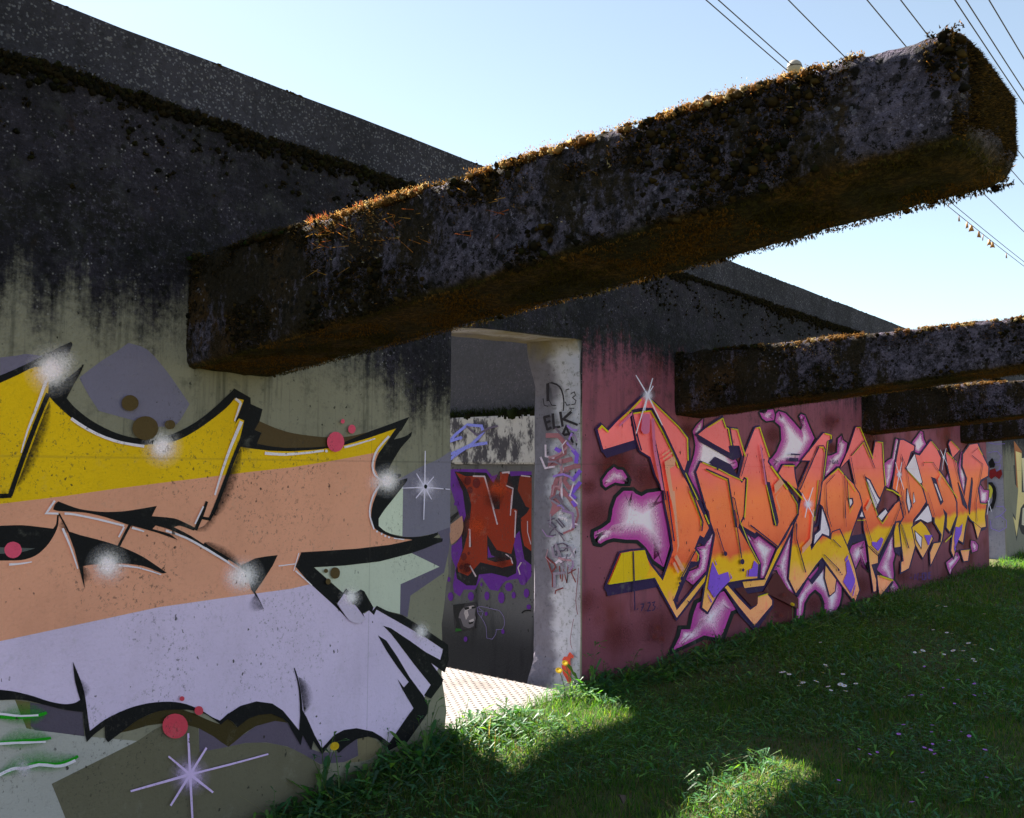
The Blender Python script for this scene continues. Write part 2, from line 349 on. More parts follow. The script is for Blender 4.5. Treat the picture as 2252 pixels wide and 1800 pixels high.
# ------------------------------------------------------------------ ground
def gh(x,d):
    h=np.where(x<3.4,-.10*(3.4-x),0.0); h=np.maximum(h,-.30)
    h=h-.07*((x>3.0)&(x<4.34)&(d<.02))
    return h+.012*np.sin(x*2.1+d*1.3)+.01*np.sin(d*3.7-x*1.1)
def grid(name,xs,ds,mat):
    X,Dd=np.meshgrid(xs,ds,indexing='ij'); Z=gh(X,Dd); V=np.stack([X,-Dd,Z],-1).reshape(-1,3)
    nx,nd=len(xs),len(ds); i=np.arange(nx-1)[:,None]*nd+np.arange(nd-1)[None]; i=i.ravel()
    return mesh_np(name,V,[np.stack([i,i+1,i+nd+1,i+nd],1)[:,::-1]],mat)
g=grid('ground',np.concatenate([np.linspace(-400,-6,12),np.linspace(-4,30,120),np.linspace(34,900,16)]),np.concatenate([np.concatenate([[-.38,-.2,-.05,.0,.03,.08],np.linspace(.2,8,38)]),np.linspace(10,600,12)]),M_GROUND); tag(g,kind='structure')
bm=bmesh.new(); add_box(bm,-400,900,2.2,900,-.6,-.5); o=bm_obj('rear_ground',bm,M_GROUND); tag(o,kind='structure')
bm=bmesh.new(); add_box(bm,-6,30,.38,2.199,-.75,-.62); o=bm_obj('passage_floor',bm,M_PASS); tag(o,kind='structure')

# ------------------------------------------------------------------ front wall
def profile_wall(name,layers,mat,parent):
    """layers: list of (y, [(x,z)...]) closed outlines with equal counts; front and back are filled"""
    bm=bmesh.new(); rings=[[bm.verts.new((x,y,z)) for x,z in pts] for y,pts in layers]
    for a,b in zip(rings[:-1],rings[1:]):
        k=len(a)
        for i in range(k): bm.faces.new((a[i],b[i],b[(i+1)%k],a[(i+1)%k]))
    pts=layers[0][1]
    _,_,fo,ov,_,_=delaunay_2d_cdt([Vector(p) for p in pts],[],[list(range(len(pts)))],1,1e-7)
    for rg in (rings[0],rings[-1]):
        for f in fo:
            try: bm.faces.new([rg[ov[i][0]] for i in f])
            except (ValueError,IndexError): pass
    bmesh.ops.recalc_face_normals(bm,faces=bm.faces[:])
    return bm_obj(name,bm,mat,parent)
def wall_outline(depth,lay):
    rr=random.Random(5+lay); P=[]
    zs=np.linspace(-.75,2.0,46)
    def jit(a): return rr.uniform(-a,a)
    def jl(z):   # left jamb edge: chipped, bites out low down
        e=3.232+.008*z
        e-= .035*max(0,math.sin((z-.15)*5.2))*(z<.75)*(z>-.1) if z<.75 else 0
        return e+mnoise.noise((z*9,lay*.35,1.7))*.010*(1+.6*(z<1.0))-.002*lay
    def jr(z,x0=4.362):
        e=x0+mnoise.noise((z*7,lay*.4,8.1))*.008+(.004 if lay else 0)
        if lay>=1:
            k=min(1,depth/.36)
            if z<.22: e-= .09*k*(max(0,(.22-max(z,-.1)))/.22)**1.4+.012*mnoise.noise((z*16,lay*1.3,3.0))
            if z>1.74: e-= .10*k*min(1,(z-1.74)/.25)**1.3
            e-= .03*k*max(0,math.sin((z-.4)*3.0))*(z>.4)*(z<1.4)
        return e
    P.append((-6,-.75))
    for z in zs: P.append((jl(z),z))
    P.append((3.262,2.02+.0))
    for x in np.linspace(3.5,4.1,5): P.append((x,2.028+.05*(x-3.25)+jit(.006)))
    P.append((4.385 if lay==0 else 4.33-.07*min(1,depth/.36),2.083))
    for z in zs[::-1]: P.append((jr(z),z))
    for z in (-.75,): P.append((13.995,z))
    for z in np.linspace(-.3,2.03,10): P.append((13.995+jit(.008),z))
    P.append((15.0,2.08))
    for z in np.linspace(2.03,-.3,10): P.append((15.0+jit(.008),z))
    P.append((15.0,-.75)); P.append((30,-.75))
    xs=np.linspace(30,-6,150)
    for i,x in enumerate(xs): P.append((x,2.683+(0 if i in (0,149) else jit(.006))))
    return P
front=empty('concrete_wall',(0,0,0))
tag(front,'long grey concrete wall with doorway, moss along its top and graffiti murals','wall')
wl=profile_wall('wall_face',[(0,wall_outline(0,0)),(.012,wall_outline(.012,1)),(.10,wall_outline(.10,2)),(.20,wall_outline(.20,3)),(.29,wall_outline(.29,4)),(.345,wall_outline(.345,5)),(.36,wall_outline(0,0))],M_WALL,front)

# rear parapet wall (a step behind the front wall), notched over the passages
par=empty('parapet_wall',(0,0,0)); tag(par,'higher dark concrete parapet wall rising behind the mossy wall top','wall')
def par_outline():
    P=[(-6,-.7)]; lo=2.15
    for a,b in ((3.0,5.12),(13.7,15.82)): P+=[(a,-.7),(a,lo),(b,lo),(b,-.7)]
    P+=[(30,-.7)]
    for x in np.linspace(30,-6,90): P.append((x,3.102+random.uniform(-.005,.005)))
    return P
po=par_outline()
profile_wall('parapet_face',[(.37,po),(.70,po)],M_PAR,par)

# unseen crossbeam added behind the parapet to shade the gap between sun patches
cb=empty('shade_crossbeam',(0,0,0)); tag(cb,'unseen crossbeam on posts added behind the parapet to shade part of the grass','beam')
bm=bmesh.new(); add_box(bm,2.2,19,3.0,3.3,3.545,4.077); bm_obj('beam',bm,M_PAR,cb)
for x in (2.4,10.2,18.6):
    bm=bmesh.new(); add_box(bm,x-.15,x+.15,3.02,3.28,-.6,3.545); bm_obj('added_post',bm,M_PAR,cb)

# passage side walls
def passage(x0,label):
    e=empty('passage_wall',(0,0,0)); tag(e,label,'wall')
    bm=bmesh.new(); add_box(bm,x0,x0+.45,.702,2.35,-.7,1.335); b=bm_obj('wall_face',bm,M_PASS,e)
    bm=bmesh.new(); add_box(bm,x0-.035,x0+.45,.702,2.35,1.337,1.70); bmesh.ops.bevel(bm,geom=bm.edges[:],offset=.012,segments=2,affect='EDGES'); l=bm_obj('ledge',bm,M_PASS,e)
    bm=bmesh.new(); add_box(bm,x0+.10,x0+.45,.702,2.35,1.703,2.90); bm_obj('upper_wall',bm,M_PASS,e)
    return e,b,l
PW,PWB,PWL=passage(5.1,'dark concrete side wall inside the doorway with red and purple painted letters')
PW2,_,_=passage(15.8,'dark concrete side wall inside the farther opening')

# ------------------------------------------------------------------ painting on the walls
PAINT="""L|backdrop|P|104,100,122|1|1137 1655 1183 1665 1219 1675 1257 1674 1291 1674 1247 1638 1140 1594
L|backdrop|P|108,106,128|1|1567 1751 1638 1735 1712 1667 1751 1622 1816 1542 1779 1478 1756 1457 1685 1450 1619 1464 1531 1483 1468 1497 1429 1552 1395 1609 1470 1675 1523 1714
L|backdrop|p|156,158,156|1|1164 547 1228 535 1268 435 1346 407 1460 368 1652 310 1357 234 1406 107 1414 85 1180 152
L|backdrop|p|96,92,60|1|1228 535 1276 518 1282 429 1268 435
L|backdrop|P|94,92,76|1|1356 234 1652 310 1743 344 1891 315 1900 215 2007 208 2101 203 2200 182 2303 143 2385 95 2474 29 2480 -224 1417 81
L|backdrop|p|78,72,88|1|1276 518 1350 492 1450 453 1460 368 1346 407 1295 423 1281 440
L|backdrop|p|86,78,96|1|1895 304 1960 259 2025 210 2062 226 2148 260 2238 262 2301 241 2361 155 2376 177 2427 105 2478 80 2569 62 2674 95 2682 20 2605 10 2473 33 2384 95 2303 145 2200 184 2101 204 2007 207 1901 214
L|backdrop|P|112,106,82|1|2678 92 2735 91 2792 60 2825 15 2738 -12 2605 6 2683 19
L|backdrop|p|54,46,20|1|1588 353 1649 386 1729 403 1814 393 1871 365 1929 330 1981 302 2018 315 2041 297 2061 273 2108 297 2157 303 2217 296 2273 266 2301 242 2238 262 2147 260 2102 245 2062 224 2025 206 1991 232 1960 259 1895 304 1842 329 1790 350 1690 357 1630 353
L|backdrop|P|112,110,128|1|3251 1391 3157 1345 3056 1313 2886 1242 2928 1224 2928 977 3027 972 3170 985 3200 942 3252 982 3249 1140
L|backdrop|p|190,202,186|1|2913 1222 2928 1222 2928 980 2825 1000 2773 1034 2769 1073 2810 1115 2861 1163
L|backdrop|p|92,86,108|1|3248 1007 3246 904 3211 786 2985 695 2969 595 2920 617 2921 755 3178 817 2982 898 3192 953 3159 989
L|backdrop|p|178,188,174|1|2419 873 2583 868 2786 874 2982 899 3178 817 2921 755 2920 617 2755 663 2672 742 2586 743 2501 809
L|backdrop|P|74,60,36|1|2128 1490 2205 1465 2295 1446 2422 1436 2508 1435 2596 1442 2719 1468 2627 1424 2509 1393 2286 1381 2181 1384 2115 1396 2139 1445 2106 1453
L|hair|p|212,176,4|1|1120 1563 1141 1573 1243 1633 1273 1656 1291 1654 1295 1553 1368 1479 1429 1434 1492 1404 1556 1386 1644 1380 1758 1399 1852 1451 1950 1526 2014 1583 2053 1574 2036 1520 2009 1479 2035 1498 2058 1492 2032 1384 2106 1375 2233 1370 2452 1382 2628 1417 2880 1493 2772 1370 2510 1332 2288 1301 2092 1282 1763 1246 1540 1221 1355 1197 1157 1176 1137 1174
L|face|p|208,150,124|1|1137 1174 1157 1176 1355 1197 1540 1221 1763 1246 2092 1282 2288 1301 2510 1332 2783 1377 2757 1294 2780 1246 2763 1175 2745 1102 2760 1035 2830 988 3028 961 3019 959 2784 938 2453 937 2356 937 2336 887 2420 801 2304 793 2003 788 1716 781 1519 763 1175 732 1155 731
L|beard|p|196,184,216|1|1155 732 1175 732 1519 763 1716 781 2003 788 2304 793 2408 804 2528 703 2648 690 2701 643 2755 664 2782 665 2935 595 3207 416 3199 360 3132 253 3090 205 3022 157 2951 96 2864 36 2792 86 2668 139 2581 147 2525 115 2477 91 2412 209 2364 189 2300 264 2221 329 2145 354 2074 354 2027 334 1980 311 1910 366 1813 412 1728 424 1628 424 1532 407 1478 382 1456 490 1384 485 1315 519 1182 572 1161 578
L|eye|P|14,13,17|1|1141 1105 1160 1105 1225 1104 1275 1097 1327 1088 1336 1103 1338 1135 1344 1132 1342 1096 1328 1061 1305 1027 1272 1000 1229 989 1165 992 1145 993
L|eye|P|78,84,84|1|1144 1038 1163 1035 1271 1025 1228 1015 1164 1014 1145 1016
L|eye|p|206,78,108|1|1229 1022 1228 1014 1224 1007 1218 1001 1211 998 1203 997 1195 999 1187 1003 1181 1010 1177 1018 1175 1026 1176 1034 1180 1041 1185 1047 1193 1050 1201 1051 1209 1049 1217 1045 1223 1039 1227 1031
L|ink_outline|P|14,13,17|1|1119 1586 1140 1596 1192 1625 1257 1665 1312 1702 1362 1732 1367 1724 1352 1684 1315 1648 1243 1632 1193 1602 1141 1572 1120 1562
L|ink_outline|P|14,13,17|1|1410 1659 1398 1627 1379 1589 1354 1535 1383 1504 1441 1462 1512 1428 1577 1409 1643 1403 1711 1411 1780 1438 1852 1479 1925 1537 1975 1584 2008 1614 2083 1582 2084 1556 2051 1572 2011 1577 1976 1538 1901 1479 1829 1431 1758 1397 1689 1385 1622 1383 1556 1388 1492 1403 1430 1429 1368 1471 1312 1520 1292 1543 1294 1583 1317 1584 1363 1612
L|ink_outline|p|14,13,17|1|2007 1616 2083 1583 2081 1559 2141 1539 2128 1490 2106 1453 2139 1443 2118 1397 2181 1388 2259 1383 2395 1388 2474 1394 2567 1415 2719 1470 2847 1510 2962 1548 2908 1477 2881 1490 2719 1441 2567 1401 2423 1379 2286 1369 2182 1369 2106 1376 2030 1384 2045 1438 2056 1489 2031 1497 2012 1468 2053 1572 2010 1580 1970 1544 1970 1574
L|ink_outline|P|14,13,17|1|2961 1546 2921 1498 2865 1436 2935 1453 2980 1477 2973 1454 2909 1397 2857 1331 2832 1292 2852 1274 2912 1274 2912 1262 2873 1237 2954 1254 2953 1242 2913 1202 2861 1153 2810 1105 2778 1068 2779 1034 2825 1005 2918 978 3027 972 3098 976 3163 987 3164 975 3127 959 3196 954 3196 940 3099 926 2993 959 2891 972 2806 998 2754 1025 2734 1064 2736 1117 2757 1170 2782 1208 2833 1237 2774 1267 2751 1296 2754 1330 2772 1370 2816 1415 2881 1490
L|ink_outline|p|14,13,17|1|3198 954 3194 942 3081 914 2982 895 2786 871 2583 868 2417 873 2501 806 2586 743 2538 710 2609 629 2529 700 2396 808 2322 883 2350 942 2454 940 2647 938 2855 944 3041 964 3151 961
L|ink_outline|p|14,13,17|1|2612 727 2678 754 2699 744 2755 665 2749 650 2760 630 2728 656 2694 646 2705 625 2660 676 2626 710
L|ink_outline|p|14,13,17|1|2538 708 2595 766 2615 747 2586 730 2554 713
L|ink_outline|p|14,13,17|1|2749 650 2775 671 2833 643 2869 629 2935 609 3088 523 3243 428 3248 349 3220 296 3178 329 3189 363 3209 411 3089 484 2936 567 2773 654 2759 631
L|ink_outline|p|14,13,17|1|2814 576 2863 558 2982 485 3090 415 3189 363 3218 354 3220 296 3126 358 3213 264 3203 244 3129 187 3082 211 3126 253 3014 369 2923 469 2864 533
L|ink_outline|p|14,13,17|1|2784 536 2836 505 2902 426 2985 314 3078 210 3094 186 3114 160 3111 125 3043 69 2976 14 2874 21 2945 106 3014 164 2942 262 2908 319 2950 272 2980 292 2896 387 2837 460
L|ink_outline|p|14,13,17|1|2054 907 2123 932 2172 936 2231 938 2207 896 2159 834 2128 798 2150 760 2174 718 2139 771 2110 806 2096 849
L|ink_outline|P|14,13,17|1|1340 1180 1366 1169 1413 1152 1487 1140 1563 1139 1630 1146 1695 1155 1677 1118 1764 1107 1807 1090 1854 1067 1848 1057 1790 1078 1765 1074 1835 1038 1926 981 1999 940 1999 928 1927 969 1835 1025 1748 1066 1693 1083 1681 1071 1749 1049 1784 1024 1707 1054 1584 1092 1506 1120 1431 1139 1342 1147 1324 1153 1329 1170
L|ink_outline|S|14,13,17|1|1890 1002 1895 1008 1926 980 1930 986 1973 952 1977 958 2023 923 2026 928 2063 899 2066 904
L|ink_outline|P|14,13,17|1|1339 1139 1346 1139 1380 1076 1420 1061 1510 1033 1588 1002 1648 971 1698 937 1742 906 1724 905 1649 938 1551 955 1494 957 1449 956 1431 953 1441 876 1433 899 1417 954 1400 1013 1376 1073 1361 1102
L|ink_outline|S|14,13,17|1|1590 1092 1599 1087 1581 1075 1590 1070 1570 1054 1579 1049 1559 1032 1568 1028 1551 1015 1560 1011
L|ink_outline|S|14,13,17|1|1285 1549 1300 1544 1269 1503 1283 1498 1248 1441 1262 1436 1228 1378 1242 1373 1209 1315 1223 1310 1191 1252 1205 1247 1178 1205 1192 1200
L|ink_outline|S|14,13,17|1|1142 1195 1142 1209 1151 1195 1150 1209 1163 1194 1162 1209 1178 1195 1177 1209 1190 1195 1189 1210
L|ink_outline|S|14,13,17|1|2042 1424 2057 1419 2021 1377 2037 1372 1996 1317 2011 1312 1976 1264 1991 1259 1956 1213 1972 1208 1935 1161 1950 1155 1918 1122 1933 1116
L|ink_outline|S|14,13,17|1|1919 1122 1931 1116 1909 1105 1916 1092 1878 1110 1876 1100
L|ink_outline|S|14,13,17|1|1894 1169 1905 1165 1874 1118 1887 1113 1847 1062 1861 1056
L|ink_outline|P|14,13,17|1|1163 581 1182 576 1224 563 1280 539 1332 512 1385 492 1420 489 1439 496 1427 534 1417 571 1409 631 1421 603 1439 560 1451 522 1457 496 1464 455 1476 383 1529 412 1608 433 1687 438 1770 428 1838 406 1901 370 1947 337 1984 315 2020 338 2021 321 1987 300 1924 350 1870 376 1813 391 1729 402 1649 386 1592 357 1543 330 1532 347 1528 388 1490 367 1467 347 1456 403 1450 453 1385 474 1315 505 1248 532 1183 543 1164 547
L|ink_outline|p|14,13,17|1|1978 314 2026 338 2073 355 2145 359 2221 336 2273 298 2322 241 2357 199 2361 268 2362 311 2371 282 2396 243 2437 164 2478 98 2544 141 2596 151 2667 144 2760 110 2811 77 2863 37 2993 150 3021 78 2922 12 2863 2 2792 69 2735 93 2668 96 2609 77 2570 58 2522 110 2481 73 2432 139 2422 104 2376 177 2367 136 2328 196 2300 243 2274 265 2217 296 2157 303 2108 297 2061 274 2041 298 2017 315 1985 302
L|ink_outline|S|14,13,17|1|2323 462 2327 463 2329 445 2335 446 2337 422 2344 422 2345 395 2352 395 2351 367 2360 366 2354 343 2364 342 2357 318 2368 316 2359 281 2372 279 2361 250 2374 248
L|spray_shade|W|14,13,17|0.75|1297 1519 1298 1519 1289 1497 1304 1491 1281 1475 1304 1466 1274 1453 1302 1442 1266 1431 1298 1419 1257 1402 1291 1390 1248 1374 1283 1361 1239 1345 1273 1332 1230 1317 1261 1305 1223 1294 1250 1283 1216 1271 1238 1262 1208 1248 1223 1242 1201 1225 1202 1224
L|spray_shade|W|14,13,17|0.5|1177 1196 1177 1198 1172 1196 1171 1225 1167 1197 1165 1231 1161 1197 1160 1225 1156 1197 1156 1198
L|spray_shade|W|14,13,17|0.75|2043 1379 2044 1379 2031 1354 2051 1347 2020 1329 2050 1318 2009 1304 2045 1291 1998 1279 2039 1264 1986 1249 2030 1235 1975 1220 2019 1205 1963 1191 2006 1176 1952 1163 1991 1148 1945 1147 1980 1134 1939 1132 1967 1121 1932 1117 1951 1109 1926 1101 1927 1101
L|spray_shade|W|14,13,17|0.5|1852 1060 1852 1059 1861 1063 1866 1051 1869 1066 1878 1049 1878 1069 1889 1048 1887 1072 1904 1050 1894 1078 1916 1058 1901 1085 1924 1064 1908 1091 1931 1071 1916 1098 1940 1081 1923 1111 1946 1100 1930 1125 1949 1116 1937 1138 1949 1132 1944 1152 1945 1152
L|spray_shade|W|14,13,17|0|1376 1091 1374 1090 1372 1098 1346 1086 1368 1105 1336 1090 1364 1113 1338 1100 1360 1120 1359 1120
L|spray_shade|W|14,13,17|0.6|1382 1072 1381 1072 1378 1079 1364 1072 1375 1085 1355 1076 1372 1092 1348 1081 1368 1098 1343 1086 1365 1104 1342 1092 1363 1109 1342 1100 1360 1115 1346 1108 1357 1120 1356 1120
L|spray_shade|W|14,13,17|0.75|1441 496 1443 496 1439 503 1463 506 1436 511 1472 515 1434 518 1475 524 1431 526 1475 531 1428 537 1470 540 1425 549 1461 551 1422 560 1446 562 1419 571 1420 571
L|spray_shade|W|14,13,17|0.75|2347 421 2349 421 2350 407 2377 407 2354 393 2394 393 2357 379 2407 379 2361 365 2417 363 2363 353 2424 348 2366 341 2427 336 2368 328 2428 323 2370 316 2427 312 2373 303 2423 300 2375 291 2416 288 2378 278 2405 276 2380 266 2383 265
L|spray_shade|W|14,13,17|0.65|1892 1009 1893 1010 1913 997 1923 1011 1933 985 1947 1005 1954 972 1971 996 1974 959 1993 985 1994 947 2012 972 2014 935 2029 956 2034 923 2044 937 2054 910 2055 911
L|spray_shade|W|14,13,17|0|2779 521 2781 521 2801 497 2832 510 2822 473 2861 489 2844 448 2876 462 2866 424 2868 425
L|spray_shade|W|14,13,17|0.5|2127 786 2125 785 2133 777 2103 765 2139 768 2095 752 2144 760 2093 740 2150 751 2097 729 2155 744 2105 722 2160 737 2118 718 2165 730 2136 717 2170 723 2168 722
L|spray_shade|W|14,13,17|0.4|2548 706 2549 707 2561 694 2587 710 2574 682 2607 702 2588 669 2614 686 2601 657 2602 658
L|spray_shade|W|14,13,17|0.6|1427 954 1429 954 1431 939 1454 941 1434 924 1463 927 1437 909 1461 911 1441 894 1442 894
L|spray_shade|W|14,13,17|0.5|2089 1385 2089 1384 2081 1386 2080 1368 2074 1386 2072 1360 2067 1387 2065 1356 2060 1387 2057 1355 2053 1388 2050 1357 2046 1388 2044 1362 2040 1388 2038 1370 2033 1389 2033 1388
L|highlight|S|214,210,222|1|1368 1461 1373 1470 1393 1444 1399 1453 1427 1425 1432 1434 1459 1410 1463 1419 1491 1398 1494 1407 1522 1388 1524 1398 1555 1381 1557 1390 1600 1374 1601 1384 1637 1370 1638 1380
L|highlight|S|214,210,222|1|1278 1593 1288 1590 1265 1546 1274 1543 1249 1490 1257 1488 1237 1453 1244 1450 1227 1419 1232 1417 1217 1377 1222 1376 1211 1344 1214 1343
L|highlight|S|214,210,222|1|2007 1570 2014 1579 2032 1555 2039 1564
L|highlight|S|214,210,222|1|2031 1562 2042 1559 2007 1485 2013 1484
L|highlight|S|214,210,222|1|2034 1487 2049 1482 2016 1446 2029 1441 1993 1392 2005 1388 1975 1344 1986 1341 1958 1294 1968 1292 1941 1237 1949 1235 1928 1192 1935 1190
L|highlight|S|214,210,222|1|2154 1353 2155 1365 2184 1351 2185 1363 2223 1350 2224 1361 2255 1350 2254 1361 2287 1352 2286 1363 2326 1356 2325 1365 2368 1360 2367 1369 2417 1366 2415 1375 2455 1371 2454 1380
L|highlight|p|214,210,222|1|2475 1374 2475 1372 2474 1370 2472 1369 2470 1368 2468 1368 2465 1368 2463 1369 2462 1370 2460 1372 2460 1374 2460 1376 2461 1377 2463 1379 2465 1380 2467 1380 2470 1380 2472 1379 2473 1378 2475 1376
L|highlight|S|214,210,222|1|2568 1388 2565 1397 2591 1393 2588 1402 2629 1402 2626 1410 2691 1419 2688 1425 2746 1434 2744 1439
L|highlight|S|214,210,222|1|2825 1454 2835 1447 2794 1428 2804 1422 2760 1396 2770 1391 2742 1370 2753 1366 2732 1346 2743 1343 2726 1325 2738 1324 2726 1305 2737 1306 2732 1284 2743 1287 2744 1265 2753 1269 2767 1250 2773 1256 2786 1240 2791 1247
L|highlight|S|214,210,222|1|2778 1228 2787 1223 2760 1211 2769 1206 2739 1187 2749 1183 2726 1160 2736 1158 2718 1133 2728 1131 2714 1106 2724 1106 2717 1079 2726 1080 2730 1046 2739 1048 2744 1019 2752 1021
L|highlight|p|214,210,222|1|2771 1010 2771 1008 2770 1007 2769 1006 2767 1005 2765 1005 2763 1006 2761 1006 2760 1007 2759 1009 2759 1010 2759 1012 2760 1013 2761 1014 2763 1015 2765 1015 2767 1015 2769 1014 2770 1013 2771 1011
L|highlight|p|214,210,222|1|2799 998 2799 996 2798 995 2797 994 2795 993 2793 993 2791 993 2789 994 2788 995 2787 997 2786 998 2787 1000 2787 1001 2789 1002 2791 1003 2793 1003 2795 1003 2796 1002 2798 1001 2799 999
L|highlight|p|214,210,222|1|2822 986 2822 985 2821 984 2819 983 2818 982 2816 982 2814 982 2812 983 2810 984 2809 985 2809 987 2809 988 2810 990 2812 991 2813 991 2815 992 2817 991 2819 990 2821 989 2822 988
L|highlight|p|214,210,222|1|2845 979 2845 978 2844 976 2842 975 2840 975 2838 975 2836 975 2835 976 2833 977 2832 978 2832 980 2832 981 2833 983 2834 984 2836 984 2838 984 2840 984 2842 983 2844 982 2845 981
L|highlight|S|214,210,222|1|2868 971 2868 976 2935 961 2935 966
L|highlight|S|214,210,222|1|1323 1185 1329 1181 1294 1138 1306 1144 1340 1135 1340 1142
L|highlight|S|214,210,222|1|1360 1134 1360 1142 1374 1133 1374 1141 1395 1130 1396 1137 1421 1124 1422 1131 1450 1117 1451 1124 1477 1110 1479 1117 1506 1102 1508 1109 1542 1092 1543 1099 1570 1084 1572 1091
L|highlight|S|214,210,222|1|1568 1085 1574 1081 1550 1049 1555 1046
L|highlight|S|214,210,222|1|1599 1075 1601 1083 1646 1061 1648 1066
L|highlight|S|214,210,222|1|1729 1059 1732 1067 1765 1047 1768 1054 1812 1028 1815 1035 1855 1005 1860 1012 1901 978 1906 985 1956 946 1960 953 2000 919 2004 926
L|highlight|S|214,210,222|1|1893 985 1898 991 1928 964 1932 970 1973 936 1977 942 2018 907 2022 911 2053 883 2056 887
L|highlight|S|214,210,222|1|1352 1087 1359 1089 1364 1060 1371 1063 1381 1024 1386 1026 1397 982 1402 983 1410 946 1414 947
L|highlight|S|214,210,222|1|1189 974 1189 982 1204 974 1203 981 1224 975 1223 981 1244 977 1243 982 1260 980 1260 983
L|highlight|S|214,210,222|1|1555 944 1555 951 1586 939 1587 946 1629 931 1630 936 1678 914 1679 919 1717 899 1719 903
L|highlight|S|214,210,222|1|1879 1150 1885 1147 1846 1084 1852 1081
L|highlight|S|214,210,222|1|2233 891 2232 896 2319 894 2319 898
L|highlight|S|214,210,222|1|2330 941 2335 940 2306 868 2310 866
L|highlight|S|214,210,222|1|2315 865 2321 869 2402 796 2406 799
L|highlight|P|188,178,205|1|2542 707 2579 746 2612 727 2633 684 2708 619 2668 603 2611 625
L|spray_glow|G|240,238,242|0.95|1296 1627 1378 1634 1375 1607 1364 1583 1346 1563 1324 1549 1300 1543 1275 1546 1252 1556 1235 1573 1223 1595 1218 1620 1221 1645 1231 1669 1247 1689 1269 1703 1293 1710 1318 1709 1341 1699 1360 1682 1373 1660
L|spray_glow|G|240,238,242|0.7|1296 1627 1342 1631 1341 1616 1335 1602 1325 1590 1312 1582 1298 1579 1284 1580 1271 1586 1261 1596 1254 1608 1251 1623 1253 1637 1259 1651 1268 1663 1280 1671 1294 1674 1309 1673 1322 1668 1332 1658 1340 1645
L|spray_glow|G|240,238,242|0.45|1330 1662 1388 1667 1386 1648 1378 1631 1366 1616 1350 1606 1332 1602 1314 1603 1298 1610 1284 1622 1276 1638 1272 1656 1274 1675 1282 1692 1294 1707 1309 1717 1327 1722 1345 1721 1362 1714 1376 1702 1385 1686
L|spray_glow|G|240,238,242|0.95|1705 1374 1782 1376 1779 1353 1769 1333 1752 1317 1731 1306 1708 1303 1684 1306 1663 1316 1646 1331 1635 1351 1631 1373 1634 1394 1644 1414 1659 1431 1680 1442 1703 1446 1727 1443 1748 1434 1766 1418 1778 1398
L|spray_glow|G|240,238,242|0.6|1705 1374 1742 1375 1741 1364 1736 1354 1728 1347 1718 1341 1707 1340 1695 1341 1685 1346 1677 1353 1671 1363 1669 1373 1670 1384 1675 1394 1683 1402 1693 1407 1704 1409 1716 1408 1726 1403 1735 1396 1740 1386
L|spray_glow|G|240,238,242|0.95|2823 1242 2923 1242 2918 1219 2904 1198 2882 1182 2855 1172 2825 1169 2795 1173 2767 1184 2746 1200 2732 1220 2727 1243 2731 1265 2744 1286 2765 1302 2792 1312 2822 1316 2852 1313 2880 1302 2902 1286 2917 1265
L|spray_glow|G|240,238,242|0.4|2756 1233 2827 1232 2823 1216 2814 1201 2798 1189 2779 1182 2757 1180 2735 1183 2716 1190 2700 1202 2690 1217 2687 1233 2690 1250 2699 1264 2714 1276 2733 1284 2755 1286 2776 1284 2796 1276 2812 1264 2823 1249
L|spray_glow|G|240,238,242|0.7|2820 1242 2859 1242 2857 1233 2852 1225 2843 1218 2833 1214 2820 1213 2808 1214 2797 1219 2789 1225 2783 1234 2781 1243 2783 1252 2788 1260 2796 1266 2807 1270 2819 1272 2831 1270 2842 1266 2851 1260 2857 1251
L|spray_glow|G|240,238,242|0.95|1516 950 1590 945 1587 923 1577 904 1561 889 1541 881 1519 880 1497 885 1477 897 1460 914 1450 934 1446 956 1448 977 1457 996 1472 1010 1492 1019 1514 1021 1536 1016 1557 1005 1574 988 1585 967
L|spray_glow|G|240,238,242|0.6|1516 954 1555 951 1553 940 1548 930 1540 922 1529 918 1518 917 1506 920 1495 926 1487 935 1481 945 1479 957 1480 968 1485 978 1493 986 1503 990 1515 991 1527 989 1538 983 1546 974 1552 963
L|spray_glow|G|240,238,242|0.95|2066 866 2158 858 2154 834 2141 813 2121 797 2096 788 2068 787 2040 794 2015 807 1995 826 1982 849 1977 873 1981 897 1992 917 2011 933 2036 942 2063 944 2092 938 2118 925 2139 906 2153 883
L|spray_glow|G|240,238,242|0.5|2029 864 2098 858 2095 840 2086 824 2071 812 2052 806 2031 805 2010 810 1991 820 1976 834 1966 852 1962 870 1965 888 1974 904 1988 915 2006 922 2027 924 2048 919 2068 909 2084 895 2094 877
L|spray_glow|G|240,238,242|0.85|2616 727 2679 720 2676 705 2667 693 2654 683 2636 678 2617 678 2597 683 2580 691 2566 704 2557 718 2554 733 2556 748 2565 760 2578 770 2595 775 2614 776 2634 771 2652 763 2666 751 2675 736
L|spray_glow|G|240,238,242|0.8|3049 520 3116 511 3112 497 3103 485 3089 477 3071 472 3050 473 3030 478 3012 487 2998 499 2988 513 2985 528 2988 542 2997 554 3011 562 3029 567 3049 567 3069 562 3087 553 3102 541 3112 526
L|dot|p|78,64,36|1|1608 1533 1607 1524 1602 1515 1595 1509 1587 1504 1577 1502 1567 1503 1558 1506 1550 1512 1546 1520 1544 1529 1545 1538 1549 1546 1556 1553 1565 1558 1575 1560 1585 1559 1594 1555 1601 1549 1606 1542
L|dot|p|78,64,36|1|1687 1444 1685 1430 1679 1418 1668 1407 1654 1401 1638 1398 1623 1400 1608 1406 1597 1415 1590 1427 1587 1440 1589 1454 1595 1466 1606 1476 1620 1483 1635 1486 1651 1485 1665 1479 1677 1470 1684 1458
